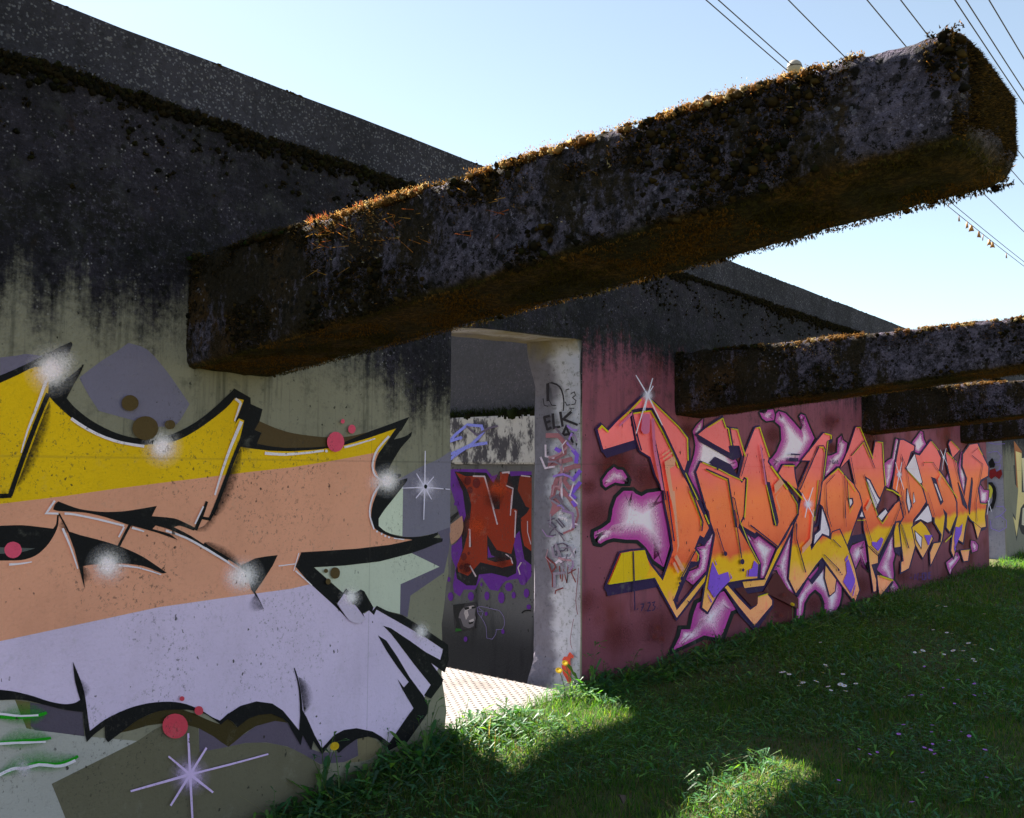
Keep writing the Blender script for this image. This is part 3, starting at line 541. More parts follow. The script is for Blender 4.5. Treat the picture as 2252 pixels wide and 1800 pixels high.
L|dot|p|78,64,36|1|1754 1460 1753 1454 1750 1449 1746 1445 1740 1443 1733 1441 1727 1442 1721 1444 1716 1448 1713 1453 1711 1458 1712 1463 1715 1468 1720 1473 1725 1475 1732 1476 1739 1476 1745 1474 1750 1470 1753 1465
L|dot|p|78,64,36|1|2552 839 2551 831 2548 824 2542 819 2534 816 2526 816 2518 818 2510 822 2504 828 2500 835 2499 843 2500 851 2504 857 2509 863 2517 866 2525 866 2533 864 2541 860 2547 854 2551 847
L|dot|p|78,64,36|1|2502 806 2502 802 2500 799 2497 796 2493 795 2489 794 2484 795 2481 798 2477 801 2475 804 2475 809 2475 813 2477 816 2480 819 2484 820 2488 820 2492 819 2496 817 2499 814 2502 810
L|dot|p|78,64,36|1|2486 853 2486 850 2484 848 2482 846 2478 845 2475 845 2471 846 2468 847 2466 849 2464 852 2463 855 2464 858 2466 860 2468 862 2471 863 2475 863 2478 862 2481 861 2484 859 2485 856
L|dot|p|208,78,106|1|2562 1417 2560 1403 2553 1390 2543 1380 2530 1374 2515 1371 2500 1373 2487 1379 2476 1388 2469 1401 2466 1414 2468 1428 2475 1440 2485 1450 2498 1457 2513 1460 2528 1458 2541 1452 2552 1443 2559 1430
L|dot|p|208,78,106|1|2625 1476 2624 1469 2621 1464 2616 1459 2610 1456 2604 1455 2597 1456 2591 1458 2586 1462 2583 1468 2582 1474 2583 1480 2585 1486 2590 1490 2596 1494 2603 1495 2610 1494 2616 1492 2621 1487 2624 1482
L|dot|p|208,78,106|1|2562 1508 2562 1505 2560 1502 2558 1500 2555 1498 2551 1497 2548 1498 2545 1499 2542 1501 2540 1504 2540 1507 2540 1510 2542 1513 2544 1516 2547 1517 2551 1518 2554 1518 2557 1516 2560 1514 2562 1511
L|dot|p|186,62,80|1|1843 326 1841 312 1834 301 1823 293 1808 289 1792 291 1776 296 1762 306 1750 318 1743 333 1740 347 1742 361 1748 372 1759 380 1773 383 1789 382 1805 377 1820 368 1832 355 1840 341
L|dot|p|186,62,80|1|1905 370 1905 365 1902 361 1898 358 1893 357 1887 357 1881 359 1876 362 1872 367 1869 372 1868 378 1869 383 1871 387 1875 390 1880 391 1886 391 1892 389 1897 386 1901 381 1904 376
L|dot|p|186,62,80|1|1825 430 1825 427 1823 425 1821 423 1819 423 1816 423 1812 424 1810 426 1807 428 1806 431 1805 434 1806 436 1807 439 1809 440 1812 441 1815 441 1818 440 1821 438 1823 436 1825 433
L|star|G|206,202,226|0.95|3062 1209 3155 1208 3151 1187 3138 1169 3117 1154 3091 1145 3063 1143 3034 1147 3009 1156 2989 1171 2976 1190 2971 1210 2975 1230 2987 1249 3007 1263 3032 1273 3060 1276 3089 1273 3115 1263 3136 1248 3150 1229
L|star|S|206,202,226|1|3065 1209 3055 1209 3063 1386 3057 1386
L|star|S|206,202,226|1|3055 1209 3065 1209 3053 1053 3059 1053
L|star|S|206,202,226|1|3060 1213 3060 1206 2910 1209 2910 1205
L|star|S|206,202,226|1|3060 1206 3061 1213 3233 1195 3234 1199
L|star|S|206,202,226|1|3064 1211 3056 1207 3005 1277 3001 1275
L|star|S|206,202,226|1|3064 1207 3056 1212 3122 1259 3117 1261
L|star|S|206,202,226|1|3056 1212 3064 1207 2999 1159 3004 1156
L|star|S|206,202,226|1|3056 1208 3065 1211 3104 1149 3109 1150
L|star|p|16,16,18|1|3076 1213 3075 1210 3074 1207 3072 1204 3069 1203 3065 1203 3062 1203 3059 1205 3057 1207 3055 1210 3054 1213 3055 1216 3056 1219 3059 1221 3062 1223 3065 1223 3068 1223 3071 1221 3074 1219 3075 1216
L|star_low|G|196,176,222|0.95|1856 141 1936 121 1932 100 1921 83 1904 72 1882 67 1858 70 1834 80 1812 95 1795 115 1783 137 1779 160 1782 180 1792 197 1808 209 1830 214 1854 211 1878 202 1900 187 1919 167 1931 144
L|star_low|S|196,176,222|1|1862 143 1851 146 1848 298 1840 299
L|star_low|S|196,176,222|1|1860 147 1853 141 1769 234 1765 230
L|star_low|S|196,176,222|1|1861 141 1852 148 1926 225 1919 231
L|star_low|S|196,176,222|1|1855 150 1858 139 1625 146 1627 139
L|star_low|S|196,176,222|1|1852 148 1861 141 1778 53 1785 47
L|star_low|S|196,176,222|1|1853 141 1860 148 1953 50 1958 55
L|star_low|S|196,176,222|1|1851 146 1862 143 1869 -38 1877 -40
L|star_low|S|196,176,222|1|1859 140 1857 148 1927 139 1925 147 2019 137 2017 145 2120 137 2118 144 2202 137 2200 144
L|streak|W|22,138,16|0.55|1172 494 1172 493 1184 491 1183 479 1195 488 1195 471 1206 485 1206 464 1217 482 1218 457 1225 481 1228 453 1234 480 1236 450 1242 479 1244 447 1250 477 1254 445 1261 476 1266 445 1273 475 1278 445 1285 474 1289 445 1296 474 1303 447 1303 474 1311 452 1311 475 1317 457 1318 476 1322 464 1325 477 1325 476
L|streak|W|22,138,16|0.55|1172 494 1172 496 1184 491 1184 510 1195 488 1195 516 1206 485 1206 521 1217 482 1216 524 1225 481 1222 527 1234 480 1230 529 1242 479 1238 530 1250 477 1244 529 1261 476 1254 528 1273 475 1266 525 1285 474 1278 521 1296 474 1286 517 1303 474 1291 511 1311 475 1301 505 1318 476 1311 496 1325 477 1324 479
L|streak|S|22,138,16|1|1172 489 1172 499 1193 484 1193 493 1217 478 1217 487 1234 474 1233 484 1251 472 1249 482 1274 470 1273 480 1298 469 1295 478 1315 470 1312 480 1327 473 1323 482
L|streak|W|22,138,16|0.55|1176 410 1176 408 1187 408 1189 397 1198 407 1201 390 1209 406 1212 384 1220 405 1224 379 1229 404 1232 375 1237 403 1241 373 1245 402 1249 370 1253 401 1257 369 1265 399 1269 368 1278 397 1281 367 1290 396 1293 367 1303 394 1306 367 1313 393 1316 370 1322 392 1325 374 1332 391 1334 379 1342 390 1342 389
L|streak|W|22,138,16|0.55|1176 410 1176 412 1187 408 1184 428 1198 407 1194 436 1209 406 1204 442 1220 405 1215 447 1229 404 1222 450 1237 403 1230 452 1245 402 1238 453 1253 401 1247 453 1265 399 1260 451 1278 397 1273 447 1290 396 1285 442 1303 394 1297 436 1313 393 1307 430 1322 392 1317 422 1332 391 1329 411 1342 390 1342 393
L|streak|S|22,138,16|1|1177 405 1175 415 1197 402 1195 413 1221 400 1220 410 1237 398 1236 408 1254 396 1252 406 1278 393 1277 402 1304 389 1302 398 1326 387 1325 396 1343 386 1341 395
L|streak|W|22,138,16|0.55|1180 307 1181 306 1188 309 1191 301 1196 310 1200 298 1204 312 1209 297 1211 313 1219 295 1219 315 1227 295 1226 316 1235 294 1233 318 1243 294 1240 319 1249 293 1248 320 1255 292 1256 320 1264 291 1264 320 1272 290 1273 320 1279 289 1281 319 1286 288 1289 318 1294 286 1298 318 1303 285 1306 317 1308 285 1314 314 1313 283 1323 311 1322 280 1332 309 1330 278 1340 306 1340 276 1347 304 1348 274 1354 303 1355 274 1361 301 1362 273 1368 299 1373 272 1378 300 1386 275 1389 301 1396 277 1399 301 1406 280 1409 302 1417 283 1416 304 1424 288 1422 306 1428 294 1428 308 1432 300 1434 310 1435 309
L|streak|W|22,138,16|0.55|1180 307 1179 309 1188 309 1183 321 1196 310 1188 329 1204 312 1194 336 1211 313 1200 342 1219 315 1205 347 1226 316 1211 352 1233 318 1216 357 1240 319 1226 362 1248 320 1236 364 1256 320 1244 367 1264 320 1252 369 1273 320 1262 370 1281 319 1273 370 1289 318 1281 370 1298 318 1289 370 1306 317 1303 369 1314 314 1316 365 1323 311 1325 362 1332 309 1334 358 1340 306 1340 355 1347 304 1345 353 1354 303 1352 350 1361 301 1359 346 1368 299 1360 343 1378 300 1366 341 1389 301 1377 339 1399 301 1388 336 1409 302 1397 332 1416 304 1402 329 1422 306 1411 326 1428 308 1421 321 1434 310 1433 312
L|streak|S|22,138,16|1|1182 302 1178 312 1196 305 1192 315 1214 308 1209 318 1228 312 1224 322 1242 314 1238 325 1257 315 1255 325 1274 315 1272 325 1290 314 1288 324 1306 312 1306 322 1323 307 1324 316 1340 301 1340 311 1354 297 1353 307 1369 294 1367 304 1390 295 1387 304 1412 297 1407 307 1427 301 1422 311 1437 306 1431 315
L|streak|S|206,204,220|1|1172 501 1172 508 1189 496 1189 503 1210 489 1211 496 1226 484 1226 491 1243 480 1243 486 1273 475 1272 481 1298 471 1298 478
L|streak|S|206,204,220|1|1176 404 1175 412 1197 401 1196 409 1221 397 1220 405 1236 395 1235 402 1253 391 1253 399 1291 385 1291 391 1325 379 1325 385
L|streak|S|206,204,220|1|1182 302 1178 312 1195 306 1190 316 1210 310 1206 320 1222 312 1219 323 1234 313 1233 323 1248 309 1247 319 1264 306 1262 316 1285 307 1282 317 1307 307 1306 317 1332 299 1333 309 1358 290 1358 299 1377 286 1375 296 1394 286 1391 296 1413 289 1409 299 1428 293 1423 303
L|streak|G|200,196,210|0.6|1257 312 1293 303 1292 292 1287 283 1279 276 1269 274 1258 275 1247 279 1237 287 1228 297 1223 309 1221 321 1222 332 1227 341 1234 348 1244 351 1255 350 1266 345 1277 338 1285 327 1291 315
R|paint_halo|G|92,26,26|0.75|4744 1321 5048 1323 5032 1270 4987 1223 4919 1187 4835 1164 4743 1157 4654 1167 4576 1191 4514 1226 4475 1271 4462 1319 4475 1368 4514 1413 4576 1450 4655 1475 4744 1486 4836 1480 4920 1458 4988 1422 5033 1376
R|paint_halo|G|92,26,26|0.6|5057 1261 5295 1261 5283 1221 5248 1186 5194 1159 5128 1142 5056 1137 4986 1144 4923 1163 4875 1190 4844 1224 4833 1261 4844 1299 4875 1333 4924 1360 4987 1378 5058 1385 5130 1380 5196 1363 5249 1336 5283 1300
R|paint_halo|G|92,26,26|0.5|4438 1195 4570 1194 4564 1170 4545 1149 4515 1132 4478 1122 4438 1119 4398 1124 4362 1135 4334 1152 4316 1174 4310 1197 4316 1220 4334 1241 4362 1257 4398 1268 4438 1272 4478 1268 4515 1257 4545 1240 4564 1218
R|paint_halo|G|92,26,26|0.5|4534 1019 4820 1009 4805 959 4763 915 4699 883 4620 864 4534 861 4450 874 4376 900 4319 936 4282 981 4269 1028 4282 1075 4318 1117 4376 1150 4450 1171 4534 1177 4620 1168 4700 1144 4764 1107 4805 1060
R|paint_halo|G|92,26,26|0.45|5223 269 5619 219 5598 158 5539 109 5449 77 5339 65 5221 73 5107 100 5007 142 4929 195 4880 254 4863 314 4880 370 4930 417 5008 451 5109 468 5225 465 5343 444 5453 404 5542 349 5599 285
R|paint_halo|G|92,26,26|0.7|5764 481 6031 456 6016 417 5977 385 5917 363 5842 352 5762 355 5683 370 5613 395 5559 428 5524 465 5513 505 5525 541 5560 573 5616 596 5686 608 5766 608 5846 595 5920 571 5980 537 6018 498
R|paint_halo|G|92,26,26|0.6|7026 1593 7323 1603 7306 1563 7262 1526 7195 1497 7112 1477 7023 1469 6935 1474 6858 1489 6797 1515 6759 1547 6747 1584 6761 1622 6801 1657 6863 1686 6942 1707 7030 1717 7120 1715 7202 1701 7267 1676 7309 1642
R|paint_halo|G|92,26,26|0.8|5616 1569 5808 1576 5798 1546 5770 1518 5727 1495 5673 1480 5614 1474 5557 1478 5505 1490 5465 1509 5440 1534 5431 1563 5441 1592 5467 1619 5507 1641 5559 1657 5617 1664 5675 1662 5729 1651 5772 1632 5799 1606
R|paint_halo|G|92,26,26|0.5|6562 330 6929 293 6909 245 6854 205 6771 179 6668 168 6558 173 6451 194 6357 226 6283 269 6237 316 6222 365 6239 410 6287 448 6362 475 6458 489 6566 488 6676 471 6778 439 6859 396 6912 345
R|paint_halo|G|92,26,26|0.5|7137 240 7552 196 7529 145 7466 104 7372 77 7256 66 7132 73 7011 96 6905 132 6823 177 6772 228 6755 280 6774 328 6828 367 6913 396 7021 409 7143 407 7267 388 7381 353 7473 306 7532 252
R|paint_halo|G|92,26,26|0.5|7813 145 8157 108 8138 69 8086 37 8008 16 7912 9 7808 15 7707 33 7617 62 7548 98 7505 139 7491 179 7508 217 7554 248 7625 269 7716 279 7819 276 7922 259 8017 231 8093 194 8142 152
R|paint_halo|G|92,26,26|0.6|8943 189 9447 143 9418 90 9341 48 9226 21 9085 11 8934 19 8788 43 8660 80 8561 127 8499 179 8480 232 8504 281 8570 322 8673 350 8804 364 8953 361 9104 340 9242 304 9353 256 9425 200
R|paint_halo|G|92,26,26|0.5|8257 1759 8606 1774 8586 1732 8534 1693 8454 1661 8357 1639 8251 1629 8148 1632 8057 1647 7987 1673 7943 1706 7929 1744 7946 1784 7993 1821 8066 1853 8159 1877 8263 1889 8368 1888 8464 1875 8541 1849 8590 1815
R|paint_halo|G|92,26,26|0.8|8292 1513 8496 1517 8485 1493 8455 1471 8408 1453 8351 1441 8289 1436 8227 1439 8173 1449 8130 1465 8103 1486 8095 1509 8105 1532 8134 1554 8178 1572 8234 1584 8295 1589 8358 1587 8414 1578 8459 1562 8487 1541
R|paint_halo|G|92,26,26|0.8|9346 1645 9670 1655 9651 1620 9603 1588 9529 1561 9438 1543 9340 1536 9244 1539 9159 1552 9093 1575 9052 1603 9039 1636 9055 1670 9100 1701 9169 1727 9255 1746 9353 1755 9451 1754 9540 1742 9611 1720 9656 1690
R|paint_halo|G|92,26,26|0.5|10192 193 10675 152 10647 107 10574 70 10463 46 10328 37 10182 44 10040 64 9916 97 9820 138 9761 184 9743 230 9767 273 9831 308 9932 333 10059 345 10202 342 10348 324 10481 293 10587 251 10654 202
R|paint_halo|G|92,26,26|0.35|4784 262 5087 222 5071 172 5026 132 4958 106 4874 96 4783 102 4694 124 4616 158 4555 202 4516 250 4503 300 4516 346 4555 385 4616 412 4695 426 4784 423 4875 405 4960 372 5028 327 5072 275
R|paint_halo|G|92,26,26|0.3|4431 516 4641 494 4630 458 4600 427 4553 406 4494 396 4431 398 4368 412 4313 435 4270 465 4242 501 4232 537 4242 572 4269 602 4312 623 4368 635 4431 635 4494 623 4553 601 4600 570 4630 533
R|splash|S|22,26,28|1|4549 1242 4582 1237 4617 1298 4641 1285 4703 1338 4704 1315 4754 1318 4743 1300 4814 1317 4795 1299 4859 1281 4830 1271 4903 1239 4866 1236 4885 1196 4858 1215 4776 1197 4779 1216 4721 1204 4717 1224 4679 1193 4663 1209 4608 1170 4613 1193 4555 1201 4586 1209 4549 1242 4582 1237
R|splash|p|236,222,234|1|4579 1238 4639 1286 4704 1317 4744 1301 4797 1300 4833 1271 4869 1236 4860 1213 4779 1214 4717 1222 4665 1208 4613 1191 4583 1208
R|splash|W|186,66,160|1|4579 1238 4641 1228 4639 1286 4700 1254 4704 1317 4708 1258 4744 1301 4715 1255 4797 1300 4751 1254 4833 1271 4761 1246 4869 1236 4778 1229 4860 1213 4791 1261 4779 1214 4788 1261 4717 1222 4706 1271 4665 1208 4635 1239 4613 1191 4623 1234 4583 1208 4662 1229 4579 1238 4641 1228
R|splash|S|22,26,28|1|4791 1191 4810 1166 4929 1190 4912 1164 4978 1166 4952 1145 5017 1156 5020 1127 5078 1174 5094 1149 5322 1188 5279 1159 5348 1096 5297 1093 5393 924 5341 923 5422 785 5368 791 5317 609 5288 655 5129 693 5166 708 5076 746 5118 757 5031 785 5069 800 4988 811 5020 829 4954 828 4972 852 4827 837 4831 862 4699 853 4696 879 4635 847 4618 870 4562 827 4555 853 4477 842 4510 861 4448 900 4490 900 4456 940 4495 923 4556 964 4578 943 4627 992 4666 976 4640 1025 4683 1020 4647 1063 4690 1057 4694 1138 4732 1124 4791 1191 4810 1166
R|splash|p|236,222,234|1|4809 1167 4913 1166 4954 1146 5020 1129 5093 1150 5281 1161 5300 1093 5344 923 5372 790 5290 652 5164 707 5115 756 5066 799 5018 827 4970 851 4831 860 4696 877 4620 869 4555 851 4508 860 4487 900 4492 924 4577 944 4663 977 4680 1020 4687 1057 4730 1125
R|splash|W|186,66,160|1|4809 1167 4890 1058 4913 1166 4840 1059 4954 1146 4846 1056 5020 1129 5031 1004 5093 1150 5162 1041 5281 1161 5100 1038 5300 1093 5088 1082 5322 1008 5109 1000 5344 923 5130 918 5372 790 5151 813 5290 652 5168 842 5164 707 5286 757 5115 756 5251 792 5066 799 5231 860 5018 827 5157 903 4970 851 5045 956 4831 860 4846 967 4696 877 4685 958 4620 869 4598 899 4555 851 4546 884 4508 860 4650 941 4487 900 4672 900 4492 924 4542 901 4577 944 4606 916 4663 977 4834 909 4680 1020 4869 996 4687 1057 4876 1027 4730 1125 4898 1062 4809 1167 4890 1058
R|splash|S|22,26,28|1|5868 1697 5843 1671 5735 1631 5754 1624 5672 1579 5698 1577 5695 1525 5720 1528 5711 1477 5736 1477 5694 1417 5718 1415 5660 1361 5683 1358 5627 1317 5649 1313 5589 1280 5616 1280 5726 1157 5748 1163 5855 1008 5872 1020 6039 1002 6022 1015 6325 1297 6302 1306 6411 1324 6380 1330 6395 1370 6368 1364 6329 1412 6304 1406 6277 1481 6254 1470 5843 1561 5815 1552 5868 1697 5843 1671
R|splash|p|236,222,234|1|5847 1675 5751 1625 5694 1578 5716 1528 5732 1477 5714 1415 5680 1358 5646 1313 5612 1280 5745 1162 5869 1018 6024 1013 6306 1305 6384 1329 6372 1365 6308 1407 6257 1472 5820 1554
R|splash|W|186,66,160|1|5847 1675 5788 1613 5751 1625 5799 1608 5694 1578 5757 1574 5716 1528 5805 1539 5732 1477 5855 1481 5714 1415 5832 1404 5680 1358 5793 1340 5646 1313 5754 1290 5612 1280 5745 1282 5656 1241 5759 1270 5700 1202 5804 1230 5745 1162 5853 1187 5786 1114 5898 1136 5828 1066 5941 1088 5869 1018 5951 1076 6024 1013 5943 1076 6063 1054 5948 1081 6103 1094 5986 1121 6142 1136 6025 1162 6183 1177 6064 1203 6223 1219 6103 1245 6264 1262 6143 1287 6306 1305 6199 1346 6384 1329 6236 1358 6372 1365 6243 1339 6308 1407 6187 1376 6257 1472 6151 1423 6166 1489 6112 1431 6077 1506 6024 1448 5990 1522 5937 1465 5904 1538 5853 1481 5820 1554 5780 1541 5833 1614 5797 1615 5847 1675 5788 1613
R|splash|S|22,26,28|1|7018 1701 7058 1710 7038 1770 7075 1764 7123 1812 7133 1794 7284 1799 7262 1783 7451 1733 7420 1720 7533 1695 7501 1683 7569 1680 7581 1648 7584 1695 7630 1696 7514 1777 7562 1776 7584 1813 7595 1792 7699 1798 7665 1783 7797 1702 7756 1693 7915 1593 7865 1593 7714 1440 7678 1449 7458 1312 7460 1339 7386 1351 7406 1368 7193 1346 7169 1362 7091 1265 7085 1295 6878 1382 6930 1380 6968 1414 6994 1402 7054 1464 7088 1457 7145 1560 7184 1558 7134 1662 7172 1672 7018 1701 7058 1710
R|splash|p|236,222,234|1|7053 1709 7070 1765 7132 1796 7265 1785 7424 1722 7505 1684 7580 1653 7623 1696 7555 1776 7593 1795 7670 1785 7761 1695 7872 1593 7683 1448 7460 1336 7404 1366 7173 1360 7086 1291 6923 1381 6991 1404 7083 1458 7179 1559 7167 1671
R|splash|W|186,66,160|1|7053 1709 7181 1736 7070 1765 7224 1742 7132 1796 7177 1719 7265 1785 7195 1736 7424 1722 7295 1669 7505 1684 7373 1632 7580 1653 7631 1521 7623 1696 7681 1698 7555 1776 7616 1774 7593 1795 7637 1709 7670 1785 7530 1724 7761 1695 7594 1660 7817 1644 7648 1609 7872 1593 7669 1590 7808 1544 7648 1574 7745 1496 7587 1526 7683 1448 7535 1485 7570 1391 7436 1435 7460 1336 7467 1450 7404 1366 7488 1439 7173 1360 7099 1410 7086 1291 7068 1385 7004 1336 7131 1380 6923 1381 7146 1371 6991 1404 7075 1369 7083 1458 7225 1426 7131 1508 7283 1485 7179 1559 7347 1552 7173 1615 7339 1624 7167 1671 7289 1701 7053 1709 7181 1736
R|splash|S|22,26,28|1|6741 1767 6779 1766 6798 1795 6812 1782 7046 1820 7021 1803 7083 1767 7049 1764 7062 1708 7033 1720 6888 1689 6897 1704 6801 1712 6827 1722 6741 1767 6779 1766
R|splash|p|236,222,234|1|6773 1766 6810 1784 7025 1805 7054 1764 7038 1718 6895 1702 6823 1721
R|splash|W|186,66,160|1|6773 1766 6911 1763 6810 1784 6861 1738 7025 1805 6939 1746 7054 1764 6893 1751 7038 1718 6934 1758 6895 1702 6925 1756 6823 1721 6946 1772 6773 1766 6911 1763
R|splash|S|22,26,28|1|5319 57 5407 88 5444 183 5499 166 5472 244 5519 209 5594 229 5642 193 5628 308 5686 293 5695 390 5744 362 6162 445 6137 407 6428 231 6321 258 6297 222 6243 253 6125 35 6082 76 5839 98 5830 131 5683 82 5657 112 5319 57 5407 88
R|splash|p|236,222,234|1|5401 86 5495 167 5516 211 5639 196 5683 294 5740 364 6138 410 6327 256 6246 251 6085 73 5831 129 5659 110
R|splash|W|186,66,160|1|5401 86 5770 215 5495 167 5561 146 5516 211 5572 169 5639 196 5697 153 5683 294 5920 234 5740 364 5937 254 5935 386 6039 264 6138 410 6040 264 6327 256 6122 309 6246 251 6090 339 6165 161 5922 233 6085 73 5921 232 5831 129 5795 258 5659 110 5628 146 5401 86 5770 215
R|splash|S|22,26,28|1|6941 491 6988 499 7144 638 7170 631 7361 794 7343 768 7300 401 7269 402 7438 233 7399 259 7246 313 7268 319 7107 412 7132 415 7038 483 7057 493 6941 491 6988 499
R|splash|p|236,222,234|1|6979 497 7165 632 7346 773 7275 402 7406 255 7264 318 7127 415 7054 492
R|splash|W|186,66,160|1|6979 497 7139 526 7025 531 7138 497 7071 564 7186 530 7118 598 7204 573 7165 632 7253 607 7210 667 7269 651 7255 702 7291 692 7300 737 7318 732 7346 773 7266 658 7338 731 7318 733 7330 690 7290 693 7322 648 7255 654 7314 607 7214 616 7306 566 7207 575 7298 525 7166 538 7291 484 7158 498 7283 443 7183 454 7275 402 7207 403 7318 353 7281 350 7362 304 7343 303 7406 255 7233 370 7264 318 7294 326 7195 367 7250 377 7127 415 7214 428 7091 453 7210 466 7054 492 7139 540 6979 497 7139 526
R|splash|S|22,26,28|1|6481 828 6506 814 6655 774 6656 764 6726 795 6726 785 6905 729 6894 724 7049 672 7026 671 6950 580 6932 584 6841 440 6828 449 6725 450 6744 456 6742 565 6761 565 6628 676 6644 679 6481 828 6506 814
R|splash|p|236,222,234|1|6499 818 6655 767 6726 788 6897 725 7032 671 6937 583 6831 447 6739 455 6756 565 6639 678
R|splash|W|186,66,160|1|6499 818 6670 724 6577 792 6558 780 6655 767 6663 702 6726 788 6729 721 6811 757 6740 717 6897 725 6822 687 7032 671 6879 664 6984 627 6870 655 6937 583 6821 610 6910 549 6822 567 6884 515 6825 527 6857 481 6799 493 6831 447 6787 477 6739 455 6803 476 6744 491 6805 485 6750 528 6810 522 6756 565 6848 567 6717 603 6825 619 6678 641 6786 657 6639 678 6747 695 6604 713 6711 730 6569 748 6675 766 6534 783 6550 786 6499 818 6670 724
R|splash|S|22,26,28|1|5703 759 5727 752 5833 769 5845 761 6016 885 6000 867 5949 698 5931 701 5887 575 5871 581 5681 490 5679 502 5564 543 5585 544 5615 601 5628 593 5747 617 5763 610 5763 688 5782 688 5703 759 5727 752
R|splash|p|236,222,234|1|5722 753 5842 763 6004 871 5935 700 5874 580 5679 499 5581 544 5625 595 5760 611 5778 688
R|splash|W|186,66,160|1|5722 753 5823 724 5842 763 5889 729 5882 789 5923 774 5922 816 5947 807 5963 843 5975 839 6004 871 5919 776 5990 836 5975 839 5976 802 5946 806 5962 768 5913 775 5949 734 5850 749 5935 700 5838 716 5915 660 5842 673 5894 620 5822 633 5874 580 5807 603 5825 559 5773 589 5776 539 5724 568 5727 519 5659 558 5679 499 5669 562 5581 544 5695 550 5625 595 5697 553 5692 603 5728 557 5760 611 5804 591 5769 650 5841 641 5778 688 5853 689 5750 721 5839 735 5722 753 5823 724
R|splash|S|22,26,28|1|7395 234 7448 224 7510 314 7558 299 7624 382 7669 365 7976 508 7982 476 8098 461 8055 447 8292 357 8244 346 8514 244 8448 241 8503 132 8438 142 8440 50 8381 66 8319 -5 8261 11 8275 -64 8227 -35 8005 -31 8061 -15 7980 134 8039 134 7925 193 7975 202 7832 235 7833 265 7736 211 7692 230 7639 157 7586 170 7585 20 7538 47 7381 44 7436 60 7395 234 7448 224
R|splash|p|236,222,234|1|7443 225 7553 301 7665 367 7981 479 8059 449 8249 347 8455 241 8445 141 8387 65 8267 9 8232 -38 8055 -17 8033 134 7970 201 7833 262 7696 228 7591 169 7543 45 7430 58
R|splash|W|186,66,160|1|7443 225 7520 209 7497 263 7567 241 7553 301 7658 268 7665 367 7797 317 7742 394 7865 340 7821 422 7945 368 7900 450 8027 396 7981 479 7998 386 8059 449 7937 410 8154 398 8018 365 8249 347 8113 314 8351 294 8213 261 8455 241 8268 233 8450 191 8266 210 8445 141 8262 168 8387 65 8218 110 8267 9 8143 44 8232 -38 8129 25 8055 -17 8222 31 8048 33 8180 22 8041 84 8217 69 8033 134 8207 131 7970 201 8117 226 7833 262 7837 350 7696 228 7603 268 7591 169 7515 187 7567 106 7489 119 7543 45 7476 84 7430 58 7510 80 7434 114 7512 104 7438 169 7516 160 7443 225 7520 209
R|splash|S|22,26,28|1|9339 312 9416 311 9601 493 9661 480 9960 709 9931 660 10028 488 9958 491 10035 405 9964 412 9963 330 9893 338 9988 215 9918 221 9975 164 9903 164 10161 53 10072 63 9886 -27 9879 7 9676 55 9741 60 9643 192 9707 197 9339 312 9416 311
R|splash|p|236,222,234|1|9406 311 9654 482 9934 666 9967 491 9973 411 9902 337 9927 220 9912 164 10083 62 9880 2 9733 60 9699 197
R|splash|W|186,66,160|1|9406 311 9679 311 9488 367 9695 322 9570 424 9781 379 9654 482 9812 448 9746 542 9852 520 9839 604 9904 591 9934 666 9835 500 9945 608 9909 609 9956 549 9836 553 9967 491 9847 496 9973 411 9793 430 9902 337 9664 361 9914 278 9679 290 9927 220 9749 234 9912 164 9791 164 10083 62 9858 87 9880 2 9857 116 9733 60 9903 72 9716 128 9833 121 9699 197 9812 206 9551 255 9707 300 9406 311 9679 311
R|splash|S|22,26,28|1|8592 518 8641 514 8716 605 8749 590 9116 638 9073 616 9195 285 9153 323 9012 368 9054 374 8954 428 8959 466 8852 357 8819 373 8745 353 8773 371 8592 518 8641 514
R|splash|p|236,222,234|1|8633 515 8744 592 9080 619 9160 317 9048 373 8958 460 8824 371 8769 368
R|splash|W|186,66,160|1|8633 515 8847 498 8744 592 8889 526 8910 606 8980 533 9080 619 8900 527 9096 559 8890 563 9112 499 8906 504 9128 439 8921 445 9144 378 8937 385 9160 317 8984 479 9048 373 9102 381 8958 460 8967 540 8890 415 8800 437 8824 371 8781 392 8769 368 8893 450 8701 442 8888 454 8633 515 8847 498
R|splash|S|22,26,28|1|8049 1222 8091 1251 8139 1455 8173 1441 8236 1457 8244 1442 8367 1482 8406 1472 8396 1610 8436 1604 8537 1662 8514 1633 8579 1606 8542 1595 8701 1576 8653 1568 8641 1468 8601 1472 8470 1334 8444 1349 8390 1333 8375 1349 8049 1222 8091 1251
R|splash|p|236,222,234|1|8084 1246 8167 1443 8243 1444 8399 1474 8429 1605 8518 1638 8548 1597 8661 1570 8607 1471 8449 1347 8378 1346
R|splash|W|186,66,160|1|8084 1246 8246 1359 8104 1295 8149 1293 8125 1344 8237 1339 8146 1394 8296 1387 8167 1443 8296 1387 8243 1444 8273 1386 8399 1474 8474 1455 8409 1517 8528 1517 8419 1561 8538 1561 8429 1605 8544 1587 8518 1638 8430 1526 8548 1597 8478 1576 8661 1570 8526 1546 8634 1520 8515 1526 8607 1471 8492 1483 8554 1429 8446 1447 8501 1388 8359 1411 8449 1347 8351 1405 8378 1346 8321 1405 8278 1312 8203 1344 8180 1279 8150 1292 8084 1246 8246 1359
R|splash|S|22,26,28|1|9660 1391 9710 1383 9832 1439 9858 1424 9917 1451 9963 1439 10004 1594 10056 1592 10061 1673 10100 1651 10273 1656 10208 1642 10169 1496 10116 1498 10053 1323 10001 1327 9849 1110 9820 1137 9655 1152 9706 1161 9660 1391 9710 1383
R|splash|p|236,222,234|1|9702 1385 9853 1426 9956 1441 10048 1592 10093 1655 10219 1645 10125 1498 10010 1326 9825 1132 9698 1160
